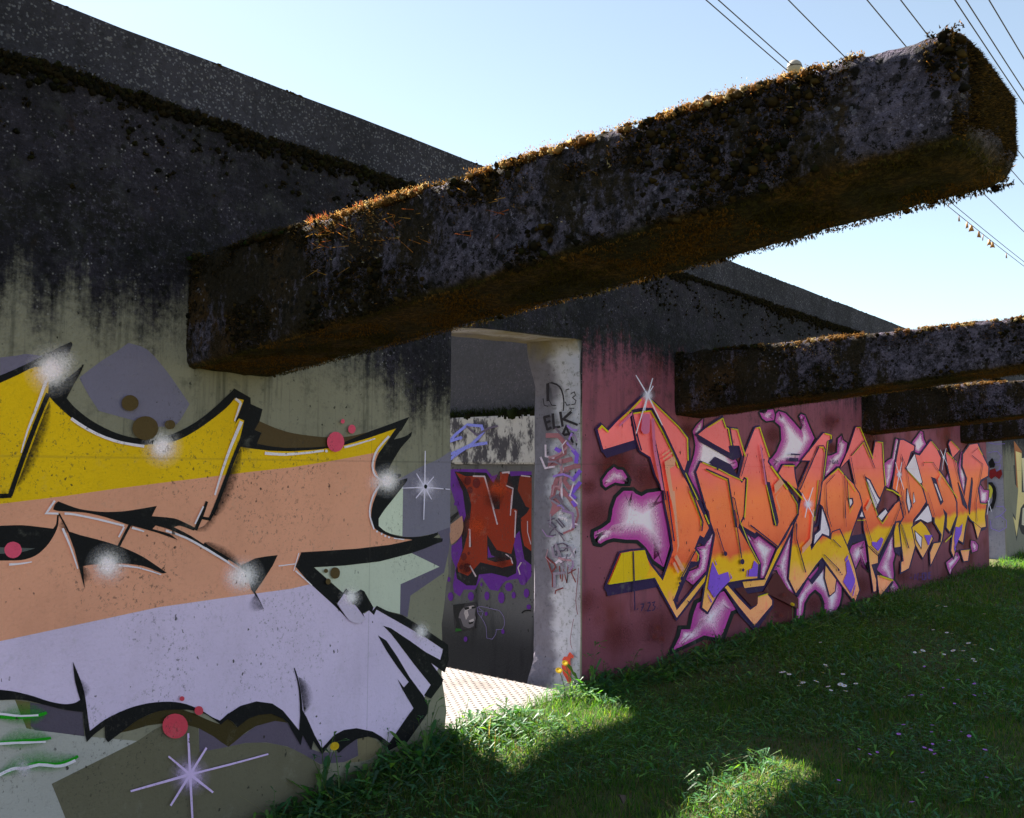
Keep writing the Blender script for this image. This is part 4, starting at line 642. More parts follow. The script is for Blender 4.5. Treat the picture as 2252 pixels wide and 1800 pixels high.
R|splash|W|186,66,160|1|9702 1385 9850 1362 9853 1426 9953 1368 9956 1441 10009 1427 9986 1491 10047 1488 10017 1541 10078 1539 10048 1592 10109 1589 10093 1655 10138 1629 10219 1645 10145 1629 10188 1596 10126 1598 10156 1547 10094 1549 10125 1498 10064 1501 10086 1440 10025 1444 10048 1383 9898 1392 10010 1326 9862 1338 9963 1277 9818 1291 9916 1228 9820 1238 9870 1180 9775 1190 9825 1132 9769 1184 9698 1160 9797 1178 9699 1216 9798 1216 9700 1272 9849 1273 9701 1328 9850 1330 9702 1385 9850 1362
R|splash|S|22,26,28|1|10612 1636 10669 1633 10792 1714 10837 1705 10948 1786 10967 1765 11104 1772 11048 1758 11119 1696 11061 1690 11217 1623 11151 1623 10921 1490 10903 1511 10665 1522 10715 1535 10612 1636 10669 1633
R|splash|p|236,222,234|1|10659 1633 10829 1707 10964 1769 11058 1761 11072 1691 11162 1623 10906 1508 10706 1532
R|splash|W|186,66,160|1|10659 1633 10797 1626 10743 1670 10847 1648 10829 1707 10935 1686 10896 1738 10978 1723 10964 1769 11010 1719 11058 1761 10927 1727 11065 1726 10928 1718 11072 1691 10936 1677 11117 1657 10989 1638 11162 1623 11006 1624 11097 1594 10986 1615 11033 1565 10923 1586 10969 1536 10860 1557 10906 1508 10863 1559 10805 1520 10863 1559 10706 1532 10826 1563 10690 1566 10821 1576 10675 1600 10805 1610 10659 1633 10797 1626
R|splash|S|22,26,28|1|11919 1222 11960 1223 12092 1358 12088 1333 12237 1197 12197 1196 12192 1080 12171 1104 12004 1157 12039 1162 11919 1222 11960 1223
R|splash|p|236,222,234|1|11947 1222 12089 1340 12209 1196 12177 1096 12029 1160
R|splash|W|186,66,160|1|11947 1222 12072 1223 11994 1262 12069 1255 12041 1301 12086 1297 12089 1340 12071 1242 12119 1305 12072 1301 12149 1269 12071 1263 12179 1233 12062 1225 12209 1196 12088 1194 12199 1163 12119 1165 12188 1130 12140 1131 12177 1096 12091 1192 12103 1128 12143 1136 12029 1160 12135 1176 11988 1191 12099 1203 11947 1222 12072 1223
R|splash|S|22,26,28|1|12461 1271 12503 1272 12494 1375 12536 1374 12633 1563 12670 1555 12831 1584 12792 1568 12926 1272 12882 1272 12861 1114 12818 1115 12774 968 12768 993 12461 1271 12503 1272
R|splash|p|236,222,234|1|12490 1272 12523 1375 12659 1557 12804 1573 12896 1272 12831 1115 12770 985
R|splash|W|186,66,160|1|12490 1272 12661 1277 12501 1306 12670 1303 12512 1340 12681 1338 12523 1375 12692 1370 12550 1411 12717 1404 12577 1447 12703 1442 12604 1484 12730 1479 12631 1520 12715 1518 12659 1557 12733 1541 12804 1573 12688 1524 12814 1540 12727 1536 12824 1506 12694 1501 12834 1473 12705 1467 12845 1439 12672 1433 12855 1406 12682 1399 12865 1372 12692 1366 12875 1339 12702 1333 12885 1305 12712 1300 12896 1272 12720 1271 12880 1232 12706 1237 12863 1193 12691 1198 12847 1154 12718 1158 12831 1115 12745 1118 12811 1072 12759 1074 12790 1028 12764 1030 12770 985 12744 1088 12738 1018 12763 1019 12707 1050 12757 1053 12676 1082 12759 1088 12644 1114 12727 1120 12613 1146 12737 1155 12582 1177 12748 1190 12551 1209 12716 1222 12521 1240 12685 1253 12490 1272 12661 1277
R|splash|S|22,26,28|1|13414 882 13481 894 13464 1084 13527 1080 13592 1155 13599 1120 13808 1062 13770 1046 14085 1059 14011 1043 14034 901 13969 909 13829 847 13807 866 13414 882 13481 894
R|splash|p|236,222,234|1|13466 891 13513 1081 13598 1128 13778 1050 14028 1046 13984 907 13812 862
R|splash|W|186,66,160|1|13466 891 13667 925 13475 929 13666 923 13484 967 13676 961 13494 1005 13686 1000 13503 1043 13695 1038 13513 1081 13655 1071 13598 1128 13619 1022 13687 1089 13604 1077 13778 1050 13666 1002 14028 1046 13812 999 14013 1000 13814 1006 13998 953 13800 960 13984 907 13791 931 13812 862 13747 919 13637 877 13686 924 13466 891 13667 925
R|splash|S|22,26,28|1|11812 206 11869 197 12093 251 12129 238 12362 321 12348 294 12531 212 12467 217 12325 145 12282 157 12144 98 12098 109 12015 15 12014 48 11875 121 11925 122 11812 206 11869 197
R|splash|p|236,222,234|1|11856 199 12121 241 12351 300 12481 216 12292 154 12108 106 12014 40 11913 122
R|splash|W|186,66,160|1|11856 199 12028 170 11943 213 12040 172 12031 227 12129 186 12121 241 12231 202 12197 261 12318 224 12274 280 12396 243 12351 300 12309 221 12416 258 12268 248 12481 216 12292 232 12386 185 12253 219 12292 154 12165 190 12200 130 12078 167 12108 106 11971 138 12061 73 12017 81 12014 40 12011 137 11964 81 12007 83 11913 122 12063 124 11885 160 12036 160 11856 199 12028 170
R|splash|S|22,26,28|1|12991 418 13041 396 13258 386 13221 374 13429 315 13362 315 13360 240 13307 255 13027 227 13073 245 12952 339 13012 337 12991 418 13041 396
R|splash|p|236,222,234|1|13029 401 13229 377 13377 315 13319 251 13063 241 12998 337
R|splash|W|186,66,160|1|13029 401 13182 333 13229 377 13118 341 13377 315 13179 315 13348 283 13169 303 13319 251 13162 296 13190 246 13127 294 13063 241 13202 298 13030 289 13208 288 12998 337 13180 329 13029 401 13182 333
R|letter_shadow|p|48,30,74|1|4512 1547 4575 1425 4570 1408 4613 1373 4977 1445 4940 1499
R|letter_shadow|p|48,30,74|1|5600 1518 5651 1450 5650 1344 5616 1277 5791 1089 5905 940 5835 920 5723 1090 5554 1302 5598 1366
R|letter_shadow|p|48,30,74|1|4614 600 5175 594 5225 528 4625 528 4606 559 4582 579
R|letter_shadow|p|48,30,74|1|5902 885 5931 862 5931 811 5826 763 5754 806 5769 841 5827 820
R|letter_shadow|p|48,30,74|1|5723 657 5788 684 5766 636 5638 614 5471 434 5464 401 5398 421 5499 540 5625 667
R|letter_shadow|p|48,30,74|1|5739 1551 6008 1484 6231 1433 6258 1484 6388 1493 6439 1409 6294 1377 6008 1449 5773 1507
R|letter_shadow|p|48,30,74|1|5922 1358 6007 1402 6255 1346 6370 1256 6304 1250 6017 1312
R|letter_shadow|p|48,30,74|1|6362 887 6643 808 6685 818 7059 677 7029 666 6726 788 6655 767 6506 814 6756 565 6739 455 6682 460 6699 569 6531 722
R|letter_shadow|p|48,30,74|1|5769 845 5820 820 5980 904 6004 871 5836 757 5762 787 5722 753 5683 750
R|letter_shadow|p|48,30,74|1|6425 470 6456 401 6794 391 7072 599 7395 890 7427 869 7343 773 6979 497 6836 346 6495 355 6417 420 6186 462
R|letter_shadow|p|48,30,74|1|6180 453 6411 447 6443 402 6287 417 6560 252 6663 253 6539 224
R|letter_shadow|p|48,30,74|1|6618 102 6934 226 6979 250 6963 201 6637 45 6360 220 6136 431 6186 421
R|letter_shadow|p|48,30,74|1|8731 685 9065 688 9091 618 8763 614 8636 570 8594 608
R|letter_shadow|p|48,30,74|1|7985 558 7927 495 7902 431 7716 356 7658 397 7402 269 7450 230 7672 366 7759 311 7978 400 8043 450 8093 483
R|letter_shadow|p|48,30,74|1|7722 712 7771 794 7933 817 8002 974 7955 981 7888 849 7794 805
R|letter_shadow|p|48,30,74|1|9241 372 9420 372 9995 758 9992 707 9945 658 9417 318 9390 203 9290 208
R|letter_shadow|p|48,30,74|1|9847 166 9910 135 9499 -14 9441 40
R|letter_shadow|p|48,30,74|1|9934 500 10203 491 10128 393 9953 448
R|letter_shadow|p|48,30,74|1|8762 50 8840 159 8886 149 8805 13
R|letter_shadow|p|48,30,74|1|8221 1631 8284 1619 8279 1571 8187 1546 8083 1238 8008 1204 8132 1576 8211 1593
R|letter_shadow|p|48,30,74|1|9618 1604 9685 1583 9680 1193 9736 1140 9668 1150 9632 1358
R|letter_shadow|p|48,30,74|1|13579 1203 14054 1272 14021 1230 13520 1149 13407 1082
R|letter_shadow|p|48,30,74|1|13508 551 13777 552 13773 511 13502 497 13101 608
R|letter1|S|48,30,74|1|4483 1549 4515 1546 4543 1592 4545 1568 4616 1555 4618 1531 4725 1626 4746 1614 4842 1692 4864 1681 4974 1773 4995 1760 5053 1810 5051 1787 5120 1782 5097 1767 5332 1687 5307 1672 5490 1612 5463 1598 5629 1531 5591 1523 5633 1364 5595 1366 5577 1270 5557 1302 5436 1326 5466 1338 5330 1446 5362 1455 5096 1676 5115 1697 4923 1652 4886 1664 4973 1486 4936 1497 4557 1405 4577 1427 4483 1549 4515 1546
R|letter1|p|@letter|1|4512 1547 4545 1570 4617 1534 4744 1616 4862 1682 4993 1762 5051 1789 5099 1768 5309 1674 5465 1599 5595 1524 5598 1366 5559 1299 5463 1337 5359 1454 5113 1695 4890 1663 4940 1496 4575 1425
R|letter1|S|48,30,74|1|4862 1671 4893 1661 5127 1710 5112 1692 5281 1566 5254 1558 5435 1403 5407 1395 5578 1256 5550 1248 5749 1096 5719 1089 5842 994 5811 988 5936 882 5897 885 5838 799 5825 823 5783 819 5767 844 5722 750 5685 750 5769 714 5734 712 5749 639 5720 659 5655 650 5636 669 5525 532 5496 541 5427 418 5394 421 5452 376 5440 345 5863 581 5851 549 5903 521 5865 528 5439 276 5444 304 5240 484 5266 489 5151 581 5167 596 4579 588 4619 602 4741 792 4759 778 4873 798 4877 783 5038 795 5022 780 5136 684 5111 678 5255 593 5265 560 5374 761 5405 757 5362 819 5393 820 5331 921 5361 923 5268 1092 5297 1093 5256 1157 5285 1161 5160 1256 5187 1262 5095 1377 5119 1387 4971 1416 4994 1427 4921 1492 4948 1497 4862 1671 4893 1661
R|letter1|p|@letter|1|4890 1662 5113 1695 5257 1559 5410 1396 5553 1249 5723 1090 5815 989 5902 885 5827 820 5769 841 5689 750 5738 712 5723 657 5639 666 5499 540 5398 421 5441 349 5852 553 5869 527 5443 300 5263 488 5166 594 4614 600 4757 780 4876 785 5024 782 5114 678 5264 564 5402 758 5389 820 5357 923 5294 1093 5281 1161 5184 1261 5116 1386 4991 1426 4945 1496
R|letter2|S|48,30,74|1|5705 1552 5763 1557 5861 1622 5881 1609 6128 1715 6108 1687 6184 1636 6156 1619 6222 1634 6190 1618 6286 1481 6243 1491 6251 1474 6208 1484 6277 1409 6228 1439 5993 1476 6011 1492 5705 1552 5763 1557
R|letter2|p|@letter|1|5756 1556 5879 1610 6110 1690 6159 1621 6194 1620 6248 1490 6213 1483 6234 1436 6008 1490
R|letter2|S|48,30,74|1|6226 1632 6259 1618 6370 1629 6348 1616 6439 1528 6411 1524 6502 1410 6472 1409 6401 1245 6379 1258 6340 1245 6375 1258 6421 1408 6451 1409 6376 1481 6398 1494 6279 1480 6303 1493 6226 1632 6259 1618
R|letter2|p|@letter|1|6254 1621 6351 1618 6415 1524 6477 1409 6383 1256 6370 1256 6446 1409 6395 1492 6299 1491
R|letter2|S|48,30,74|1|5696 1289 5728 1288 5774 1373 5790 1354 6029 1325 6016 1310 6215 1281 6201 1267 6412 1239 6423 1219 6461 1271 6470 1248 6549 1245 6511 1237 6524 1120 6488 1122 6472 928 6437 935 6397 882 6364 890 6393 871 6357 869 6559 727 6527 721 6667 628 6634 622 6733 570 6694 569 6705 444 6671 462 6422 456 6417 472 6201 456 6184 472 6048 397 6022 409 5877 270 5868 294 5767 328 5799 330 5811 464 5841 459 5895 637 5926 632 5968 834 6001 834 5900 932 5931 935 5878 999 5908 1004 5845 1024 5873 1030 5696 1289 5728 1288
R|letter2|p|@letter|1|5724 1288 5788 1357 6017 1312 6202 1269 6422 1222 6469 1251 6516 1238 6493 1122 6442 934 6368 889 6361 869 6531 722 6638 623 6699 569 6675 460 6418 470 6187 470 6026 407 5870 291 5795 330 5837 460 5922 633 5997 834 5927 934 5905 1004 5870 1029
R|letter3|S|48,30,74|1|6360 1248 6394 1251 6467 1444 6498 1440 6649 1650 6674 1638 6747 1665 6724 1646 6846 1540 6813 1534 6941 1410 6904 1409 6919 1374 6880 1370 7118 1250 7088 1241 7319 1143 7287 1134 7475 1028 7435 1025 7480 926 7440 932 7374 866 7342 876 7245 784 7212 794 7056 656 7046 680 6908 714 6929 725 6672 805 6671 824 6646 797 6642 815 6365 882 6407 886 6442 949 6449 922 6449 942 6471 911 6487 1232 6521 1239 6476 1235 6468 1256 6429 1204 6428 1229 6360 1248 6394 1251
R|letter3|p|@letter|1|6389 1250 6494 1440 6671 1640 6727 1649 6818 1535 6909 1409 6886 1371 7092 1242 7291 1135 7441 1025 7446 931 7346 874 7217 792 7047 677 6926 724 6671 822 6643 812 6401 886 6448 926 6468 915 6516 1238 6469 1253 6428 1226
R|letter3|S|48,30,74|1|7369 883 7392 876 7198 752 7220 745 7026 658 7048 651 6844 493 6866 487 6787 444 6802 433 6604 453 6606 443 6402 462 6430 451 6444 397 6459 406 6806 382 6790 393 7013 549 6991 555 7233 716 7210 722 7456 898 7431 903 7369 883 7392 876
R|letter3|p|@letter|1|7387 877 7215 746 7044 653 6861 488 6799 436 6606 445 6424 453 6456 404 6794 391 6996 554 7215 720 7437 902
R|letter3|S|48,30,74|1|6100 447 6142 439 6185 465 6179 447 6383 339 6359 332 6550 242 6545 223 6635 259 6668 248 6644 325 6676 311 6853 338 6840 321 6966 262 6930 261 6965 218 6929 228 6803 155 6777 167 6617 83 6618 106 6340 268 6365 274 6100 447 6142 439
R|letter3|p|@letter|1|6136 440 6180 449 6363 333 6546 226 6663 250 6672 313 6842 324 6935 261 6934 226 6780 166 6618 102 6361 274
R|letter4|S|48,30,74|1|7060 1280 7099 1281 7164 1361 7183 1347 7422 1357 7390 1343 7445 1250 7410 1247 7504 1116 7463 1144 7164 1227 7188 1237 7060 1280 7099 1281
R|letter4|p|@letter|1|7093 1281 7180 1349 7395 1345 7416 1248 7469 1139 7184 1235
R|letter4|S|48,30,74|1|7511 1382 7579 1395 8054 1660 8066 1643 8254 1642 8214 1630 8245 1586 8208 1594 8161 1569 8126 1578 8114 1404 8077 1405 8039 1202 8002 1204 7988 1059 7953 1063 7843 933 7808 937 7807 791 7772 794 7750 663 7715 665 7755 631 7738 602 7857 688 7886 678 7984 747 7994 728 8173 695 8204 670 8192 755 8227 743 8436 782 8416 764 8533 699 8496 696 8633 577 8594 575 8803 369 8762 368 8923 151 8878 156 8771 26 8760 59 8436 229 8468 235 8289 324 8320 330 8161 403 8192 409 7981 515 7984 538 7849 464 7822 474 7681 382 7653 393 7397 251 7403 276 7240 403 7273 402 7268 521 7300 518 7360 848 7391 843 7435 906 7466 900 7538 1101 7574 1105 7446 1144 7485 1146 7706 1382 7759 1396 7511 1382 7579 1395
R|letter4|p|@letter|1|7567 1393 8064 1646 8221 1632 8214 1593 8132 1576 8083 1405 8008 1204 7959 1062 7814 936 7778 793 7721 665 7741 607 7881 680 7992 732 8198 674 8221 745 8420 767 8502 696 8601 575 8769 368 8886 155 8762 53 8463 234 8315 329 8187 408 7984 534 7826 472 7658 391 7402 272 7267 403 7295 518 7386 844 7461 901 7568 1104 7478 1146 7750 1393
R|letter4|S|48,30,74|1|8044 470 8063 443 8174 396 8148 391 8324 306 8290 305 8284 196 8253 205 8129 162 8148 181 8014 347 8045 346 8044 470 8063 443
R|letter4|p|@letter|1|8059 449 8153 392 8297 305 8259 203 8144 177 8039 346
R|letter5|S|48,30,74|1|7990 1203 8021 1197 8171 1271 8194 1262 8387 1343 8384 1325 8546 1280 8520 1270 8849 1169 8819 1160 8987 1090 8950 1085 9046 984 9005 986 8942 903 8906 909 8877 839 8841 845 8762 738 8727 744 8595 584 8593 613 8475 693 8508 697 8404 757 8423 772 8238 742 8213 754 8175 703 8186 730 8129 818 8162 820 8053 901 8085 904 7995 980 8024 987 7928 1001 7963 1006 7990 1203 8021 1197
R|letter5|p|@letter|1|8016 1198 8189 1264 8385 1328 8525 1272 8824 1162 8957 1086 9013 986 8913 908 8848 844 8734 743 8594 608 8502 696 8420 769 8218 751 8184 725 8156 820 8079 903 8018 985 7956 1005
R|letter6|S|48,30,74|1|8420 1312 8464 1336 8647 1512 8681 1508 8857 1744 8885 1731 8987 1749 8961 1734 9105 1649 9068 1642 9318 1455 9326 1423 9401 1618 9434 1603 9647 1616 9604 1601 9667 1359 9624 1357 9704 1148 9659 1151 9538 1011 9498 1017 9437 919 9394 921 9480 839 9440 835 9568 787 9566 759 9722 861 9758 851 9982 963 10015 952 10204 1015 10175 989 10342 829 10291 832 10237 763 10205 778 10020 760 9991 775 9735 599 9696 608 9448 434 9432 455 9244 486 9273 495 9124 562 9161 565 9017 735 9056 736 8990 991 9029 992 8928 1082 8964 1087 8812 1151 8848 1156 8669 1401 8691 1430 8420 1312 8464 1336
R|letter6|p|@letter|1|8456 1332 8675 1509 8879 1733 8966 1737 9075 1643 9325 1429 9428 1606 9612 1604 9632 1358 9668 1150 9506 1016 9402 921 9447 836 9566 765 9751 853 10008 954 10180 994 10301 831 10211 775 9996 772 9704 606 9435 451 9267 493 9154 565 9048 736 9022 992 8957 1086 8841 1155 8687 1424
R|letter6|S|48,30,74|1|9123 581 9151 556 9286 508 9262 502 9451 447 9416 444 9446 367 9412 379 9263 365 9221 377 9386 208 9352 209 9379 93 9346 105 9262 90 9291 103 9159 404 9191 403 9123 581 9151 556
R|letter6|p|@letter|1|9144 562 9268 503 9424 445 9420 376 9231 374 9360 209 9354 102 9284 100 9184 404
R|letter6|S|48,30,74|1|9368 270 9412 249 9627 227 9614 215 9912 163 9844 163 9676 86 9644 98 9441 17 9466 43 9396 146 9435 144 9368 270 9412 249
R|letter6|p|@letter|1|9403 253 9616 218 9858 163 9651 96 9461 38 9427 144
R|letter6|S|48,30,74|1|9916 661 9953 658 9995 767 10025 754 10131 762 10100 751 10242 607 10202 609 10159 485 10128 498 9917 491 9954 502 9916 661 9953 658
R|letter6|p|@letter|1|9945 658 10018 757 10107 753 10211 609 10135 495 9945 499
R|letter7|S|48,30,74|1|10168 1657 10215 1640 10322 1665 10307 1645 10748 1599 10681 1587 10717 1531 10661 1543 10603 1513 10554 1526 10429 1337 10363 1332 10758 1215 10710 1202 11134 1075 11070 1068 11146 959 11080 965 10880 840 10830 853 10644 761 10587 771 10605 685 10544 688 10699 484 10637 489 10441 232 10392 249 10093 202 10154 227 10116 342 10170 326 10185 347 10245 332 10080 727 10138 721 10234 807 10295 802 10077 1069 10127 1079 9877 1116 9936 1124 9955 1274 10010 1272 10049 1468 10104 1466 10168 1657 10215 1640
R|letter7|p|@letter|1|10207 1643 10309 1648 10692 1589 10670 1541 10562 1524 10373 1333 10718 1204 11080 1069 11091 964 10838 851 10596 769 10554 687 10646 488 10400 246 10144 223 10161 329 10236 334 10128 722 10285 803 10119 1078 9926 1123 10001 1272 10096 1466
R|letter7|S|48,30,74|1|10514 689 10564 680 10872 754 10865 734 11081 677 11040 670 11355 517 11296 520 10907 300 10909 332 10629 485 10674 488 10514 689 10564 680
R|letter7|p|@letter|1|10554 682 10866 738 11049 671 11308 519 10909 325 10664 487
R|letter8|S|48,30,74|1|10645 1520 10714 1494 10867 1503 10889 1481 11325 1694 11322 1660 11609 1583 11547 1571 11776 1470 11702 1466 11681 1325 11606 1319 11955 1207 11892 1196 12477 918 12397 915 12414 759 12338 767 12031 532 12016 574 11832 620 11906 623 11868 788 11942 793 11804 823 11733 866 11882 758 11809 759 11778 553 11707 559 11727 468 11659 478 11179 190 11211 230 11142 369 11208 362 11303 476 11350 456 11575 473 11636 451 11614 547 11688 548 11346 701 11414 704 11350 750 11419 764 11162 768 11221 783 11075 955 11139 958 10886 1176 10947 1181 10681 1393 10742 1397 10645 1520 10714 1494
R|letter8|p|@letter|1|10703 1498 10886 1484 11323 1665 11557 1573 11713 1467 11618 1320 11902 1198 12410 916 12350 766 12019 567 11894 622 11931 792 11745 859 11821 759 11718 558 11670 476 11206 224 11197 363 11343 459 11626 455 11676 548 11403 703 11408 762 11212 781 11129 958 10937 1180 10732 1397
R|letter9|S|48,30,74|1|11871 1579 11945 1540 12283 1487 12226 1471 12475 1420 12399 1411 12551 1224 12473 1220 12715 1014 12722 966 12819 1218 12904 1220 12620 1372 12702 1376 12661 1537 12740 1531 13019 1677 13066 1657 13494 1711 13437 1683 13742 1558 13657 1546 14091 1375 13993 1370 14043 1238 13953 1253 13640 1186 13567 1203 13484 1079 13393 1082 13560 892 13477 874 13928 866 13822 849 13817 689 13724 692 13860 533 13762 556 13487 528 13512 552 12953 668 13019 680 12889 707 12863 756 12772 567 12692 575 12641 365 12584 406 12366 432 12313 471 12178 208 12164 255 11999 333 12075 331 12083 506 12156 498 12328 743 12405 738 12335 915 12413 916 12138 1092 12212 1097 11944 1380 12017 1384 11871 1579 11945 1540
R|letter9|p|@letter|1|11933 1546 12235 1474 12411 1412 12485 1221 12721 973 12890 1219 12688 1376 12728 1532 13059 1661 13446 1688 13670 1548 14009 1370 13967 1251 13579 1200 13407 1082 13490 877 13839 852 13738 692 13777 552 13508 548 13008 678 12867 748 12705 573 12593 400 12321 465 12166 248 12063 331 12145 499 12393 739 12401 916 12200 1096 12005 1384
R|letter9|S|48,30,74|1|12018 1649 12086 1649 12130 1718 12146 1686 12619 1585 12526 1583 12210 1457 12242 1493 12018 1649 12086 1649
R|letter9|p|@letter|1|12073 1649 12143 1692 12543 1583 12236 1486
R|letter9|S|48,30,74|1|12429 319 12506 300 12955 303 12879 288 12851 139 12796 159 12580 150 12626 165 12429 319 12506 300
R|letter9|p|@letter|1|12490 304 12895 291 12808 155 12617 162
R|letter9|S|48,30,74|1|13111 654 13169 625 13331 388 13337 419 13554 538 13490 537 13111 654 13169 625
R|letter9|p|@letter|1|13154 633 13336 411 13506 537
R|letter_counter|S|48,30,74|1|7984 997 7995 956 8101 883 8056 879 8188 765 8139 764 8184 686 8137 716 7997 724 7983 747 7762 631 7801 665 7785 747 7827 736 7908 783 7953 772 7984 997 7995 956
R|letter_counter|p|236,222,234|1|7994 961 8062 879 8145 764 8143 712 7985 744 7796 660 7822 737 7947 774
R|letter_counter|S|48,30,74|1|8614 1049 8667 1031 8757 1046 8715 1030 8774 995 8725 1000 8666 937 8685 973 8614 1049 8667 1031
R|letter_counter|p|236,222,234|1|8659 1034 8722 1032 8732 999 8682 968
R|letter_counter|S|48,30,74|1|8868 849 8943 863 8997 944 8990 903 9099 833 9025 857 8868 849 8943 863
R|letter_counter|p|236,222,234|1|8933 861 8991 909 9036 854
R|letter_counter|S|48,30,74|1|9090 1256 9150 1223 9246 1219 9205 1207 9463 1060 9416 1052 9558 1010 9496 1009 9383 895 9389 935 9233 1033 9282 1037 9090 1256 9150 1223
R|letter_counter|p|236,222,234|1|9141 1228 9212 1209 9423 1053 9506 1009 9388 928 9275 1037
R|letter_counter|S|48,30,74|1|9403 845 9459 842 9688 927 9678 905 9779 873 9727 876 9549 783 9548 805 9403 845 9459 842
R|letter_counter|p|236,222,234|1|9448 843 9680 909 9737 875 9548 800
R|letter_counter|S|48,30,74|1|10369 1118 10419 1117 10562 925 10509 928 10436 834 10446 869 10341 975 10392 975 10369 1118 10419 1117
R|letter_counter|p|236,222,234|1|10410 1117 10519 927 10444 863 10383 975
R|letter_counter|S|48,30,74|1|10600 1070 10627 1070 10690 966 10661 969 10594 936 10617 953 10600 1070 10627 1070
R|letter_counter|p|236,222,234|1|10618 1070 10671 968 10609 947
R|letter_counter|S|48,30,74|1|11288 1244 11362 1219 11478 1221 11436 1210 11778 941 11718 945 11650 896 11671 928 11288 1244 11362 1219
R|letter_counter|p|48,30,74|1|11346 1225 11445 1212 11731 944 11666 921
R|letter_counter|p|236,222,234|1|11421 1165 11489 1152 11703 963 11669 951
R|letter_counter|S|48,30,74|1|10566 733 10647 749 11163 934 11140 904 11309 773 11259 773 11305 717 11255 729 11106 702 11110 718 10847 753 10850 768 10566 733 10647 749
R|letter_counter|p|236,222,234|1|10630 745 11144 911 11270 773 11266 726 11110 715 10850 765
R|letter_counter|S|48,30,74|1|10615 654 10656 627 10905 557 10860 554 10858 420 10839 450 10655 540 10696 542 10615 654 10656 627
R|letter_counter|p|236,222,234|1|10646 633 10870 554 10843 443 10686 542
R|letter_counter|S|48,30,74|1|10339 1337 10385 1339 10696 1518 10682 1491 10972 1175 10925 1182 10854 1158 10864 1173 10339 1337 10385 1339
R|letter_counter|p|236,222,234|1|10374 1338 10685 1498 10937 1180 10862 1169
R|letter_counter|S|48,30,74|1|12411 1169 12446 1171 12854 854 12816 854 12844 807 12816 829 12618 882 12652 886 12411 1169 12446 1171
R|letter_counter|p|48,30,74|1|12434 1170 12829 854 12826 821 12640 885
R|letter_counter|S|48,30,74|1|12879 866 12917 865 13090 1233 13129 1231 13159 1165 13120 1165 12965 745 12928 747 12879 866 12917 865
R|letter_counter|p|48,30,74|1|12904 865 13115 1232 13134 1165 12941 746
R|letter_counter|p|48,30,74|1|6920 998 7009 995 7069 883 7042 846 6975 861
R|letter_counter|p|48,30,74|1|6838 1211 6911 1211 7066 898 7042 848 6975 863
R|letter_counter|p|84,34,36|1|6978 478 7068 452 7218 329 7437 222 7434 136 6771 346
R|letter_counter|p|84,34,36|1|6287 414 6417 420 6495 355 6835 340 6672 331 6663 259 6560 252
R|violet_patch|p|132,84,214|1|5940 643 6028 539 6176 550 6206 483 6099 443 5959 380 5866 457 5897 556
R|violet_patch|p|132,84,214|1|5854 427 5929 355 5917 350 5871 400
R|violet_patch|p|132,84,214|1|6610 603 6678 565 6662 474 6505 487 6520 537 6574 545
R|violet_patch|p|132,84,214|1|5964 661 6005 615 5987 614
R|violet_patch|p|132,84,214|1|6207 542 6238 498 6218 491
R|violet_patch|p|132,84,214|1|6486 537 6499 536 6485 483 6474 490
R|violet_patch|p|132,84,214|1|8605 475 8764 271 8753 233 8650 149 8456 272 8555 347 8533 438
R|violet_patch|p|132,84,214|1|8598 514 8587 479 8525 448 8509 478
R|violet_patch|p|132,84,214|1|8789 223 8702 115 8685 123 8752 207
R|violet_patch|p|132,84,214|1|9244 600 9392 585 9517 630 9588 605 9511 533 9417 494 9251 562
R|violet_patch|p|132,84,214|1|10963 578 11170 552 11163 465 11109 452
R|violet_patch|p|132,84,214|1|10966 578 11272 562 11108 450
R|violet_patch|p|132,84,214|1|12268 618 12426 599 12593 642 12511 519 12221 358 12187 472
R|violet_patch|p|132,84,214|1|12158 400 12255 344 12193 304
R|letter_block|p|222,186,8|1|4614 600 4969 597 5047 612 5090 667 5030 780 4876 785 4757 780
R|letter_line|S|206,196,10|1|4520 1541 4507 1547 4546 1560 4544 1575 4609 1528 4621 1536
R|letter_line|S|206,196,10|1|4750 1610 4739 1616 4868 1674 4856 1680 4995 1756 4982 1762
R|letter_line|S|206,196,10|1|5094 1763 5104 1769 5304 1668 5314 1674 5460 1596 5471 1602 5578 1522 5594 1525 5585 1368 5601 1368
R|letter_line|S|206,196,10|1|4895 1658 4893 1666 5104 1686 5113 1696 5250 1551 5264 1556 5403 1389 5418 1392 5454 1313 5470 1316
R|letter_line|S|206,196,10|1|5548 1281 5559 1284 5722 1089 5735 1091
R|letter_line|S|206,196,10|1|5601 1154 5619 1158 5754 961 5773 963 5763 905 5783 905
R|letter_line|S|206,196,10|1|5821 983 5838 986 5879 913 5896 915
R|letter_line|S|206,196,10|1|5677 739 5686 742 5725 702 5737 702 5711 662 5722 660
R|letter_line|S|206,196,10|1|4620 599 4619 603 5164 595 5163 599
R|letter_line|S|206,196,10|1|4752 774 4751 780 5025 777 5023 784
R|letter_line|S|206,196,10|1|5883 1607 5875 1613 6105 1681 6115 1694 6152 1618 6166 1624 6189 1611 6205 1617 6236 1489 6254 1491
R|letter_line|S|206,196,10|1|6253 1612 6255 1620 6337 1609 6352 1617 6464 1408 6482 1411
R|letter_line|S|206,196,10|1|5791 1353 5796 1360 6002 1312 6008 1318
R|letter_line|S|206,196,10|1|6032 1309 6039 1315 6199 1265 6206 1272 6418 1220 6425 1226
R|letter_line|S|206,196,10|1|5834 1305 5844 1313 5976 1265 5985 1273 6167 1224 6185 1230 6286 872 6307 873
R|letter_line|S|206,196,10|1|6471 1246 6481 1252 6497 1236 6514 1239 6441 941 6457 940
R|letter_line|S|206,196,10|1|6674 1631 6668 1639 6721 1640 6734 1651 6892 1409 6912 1412
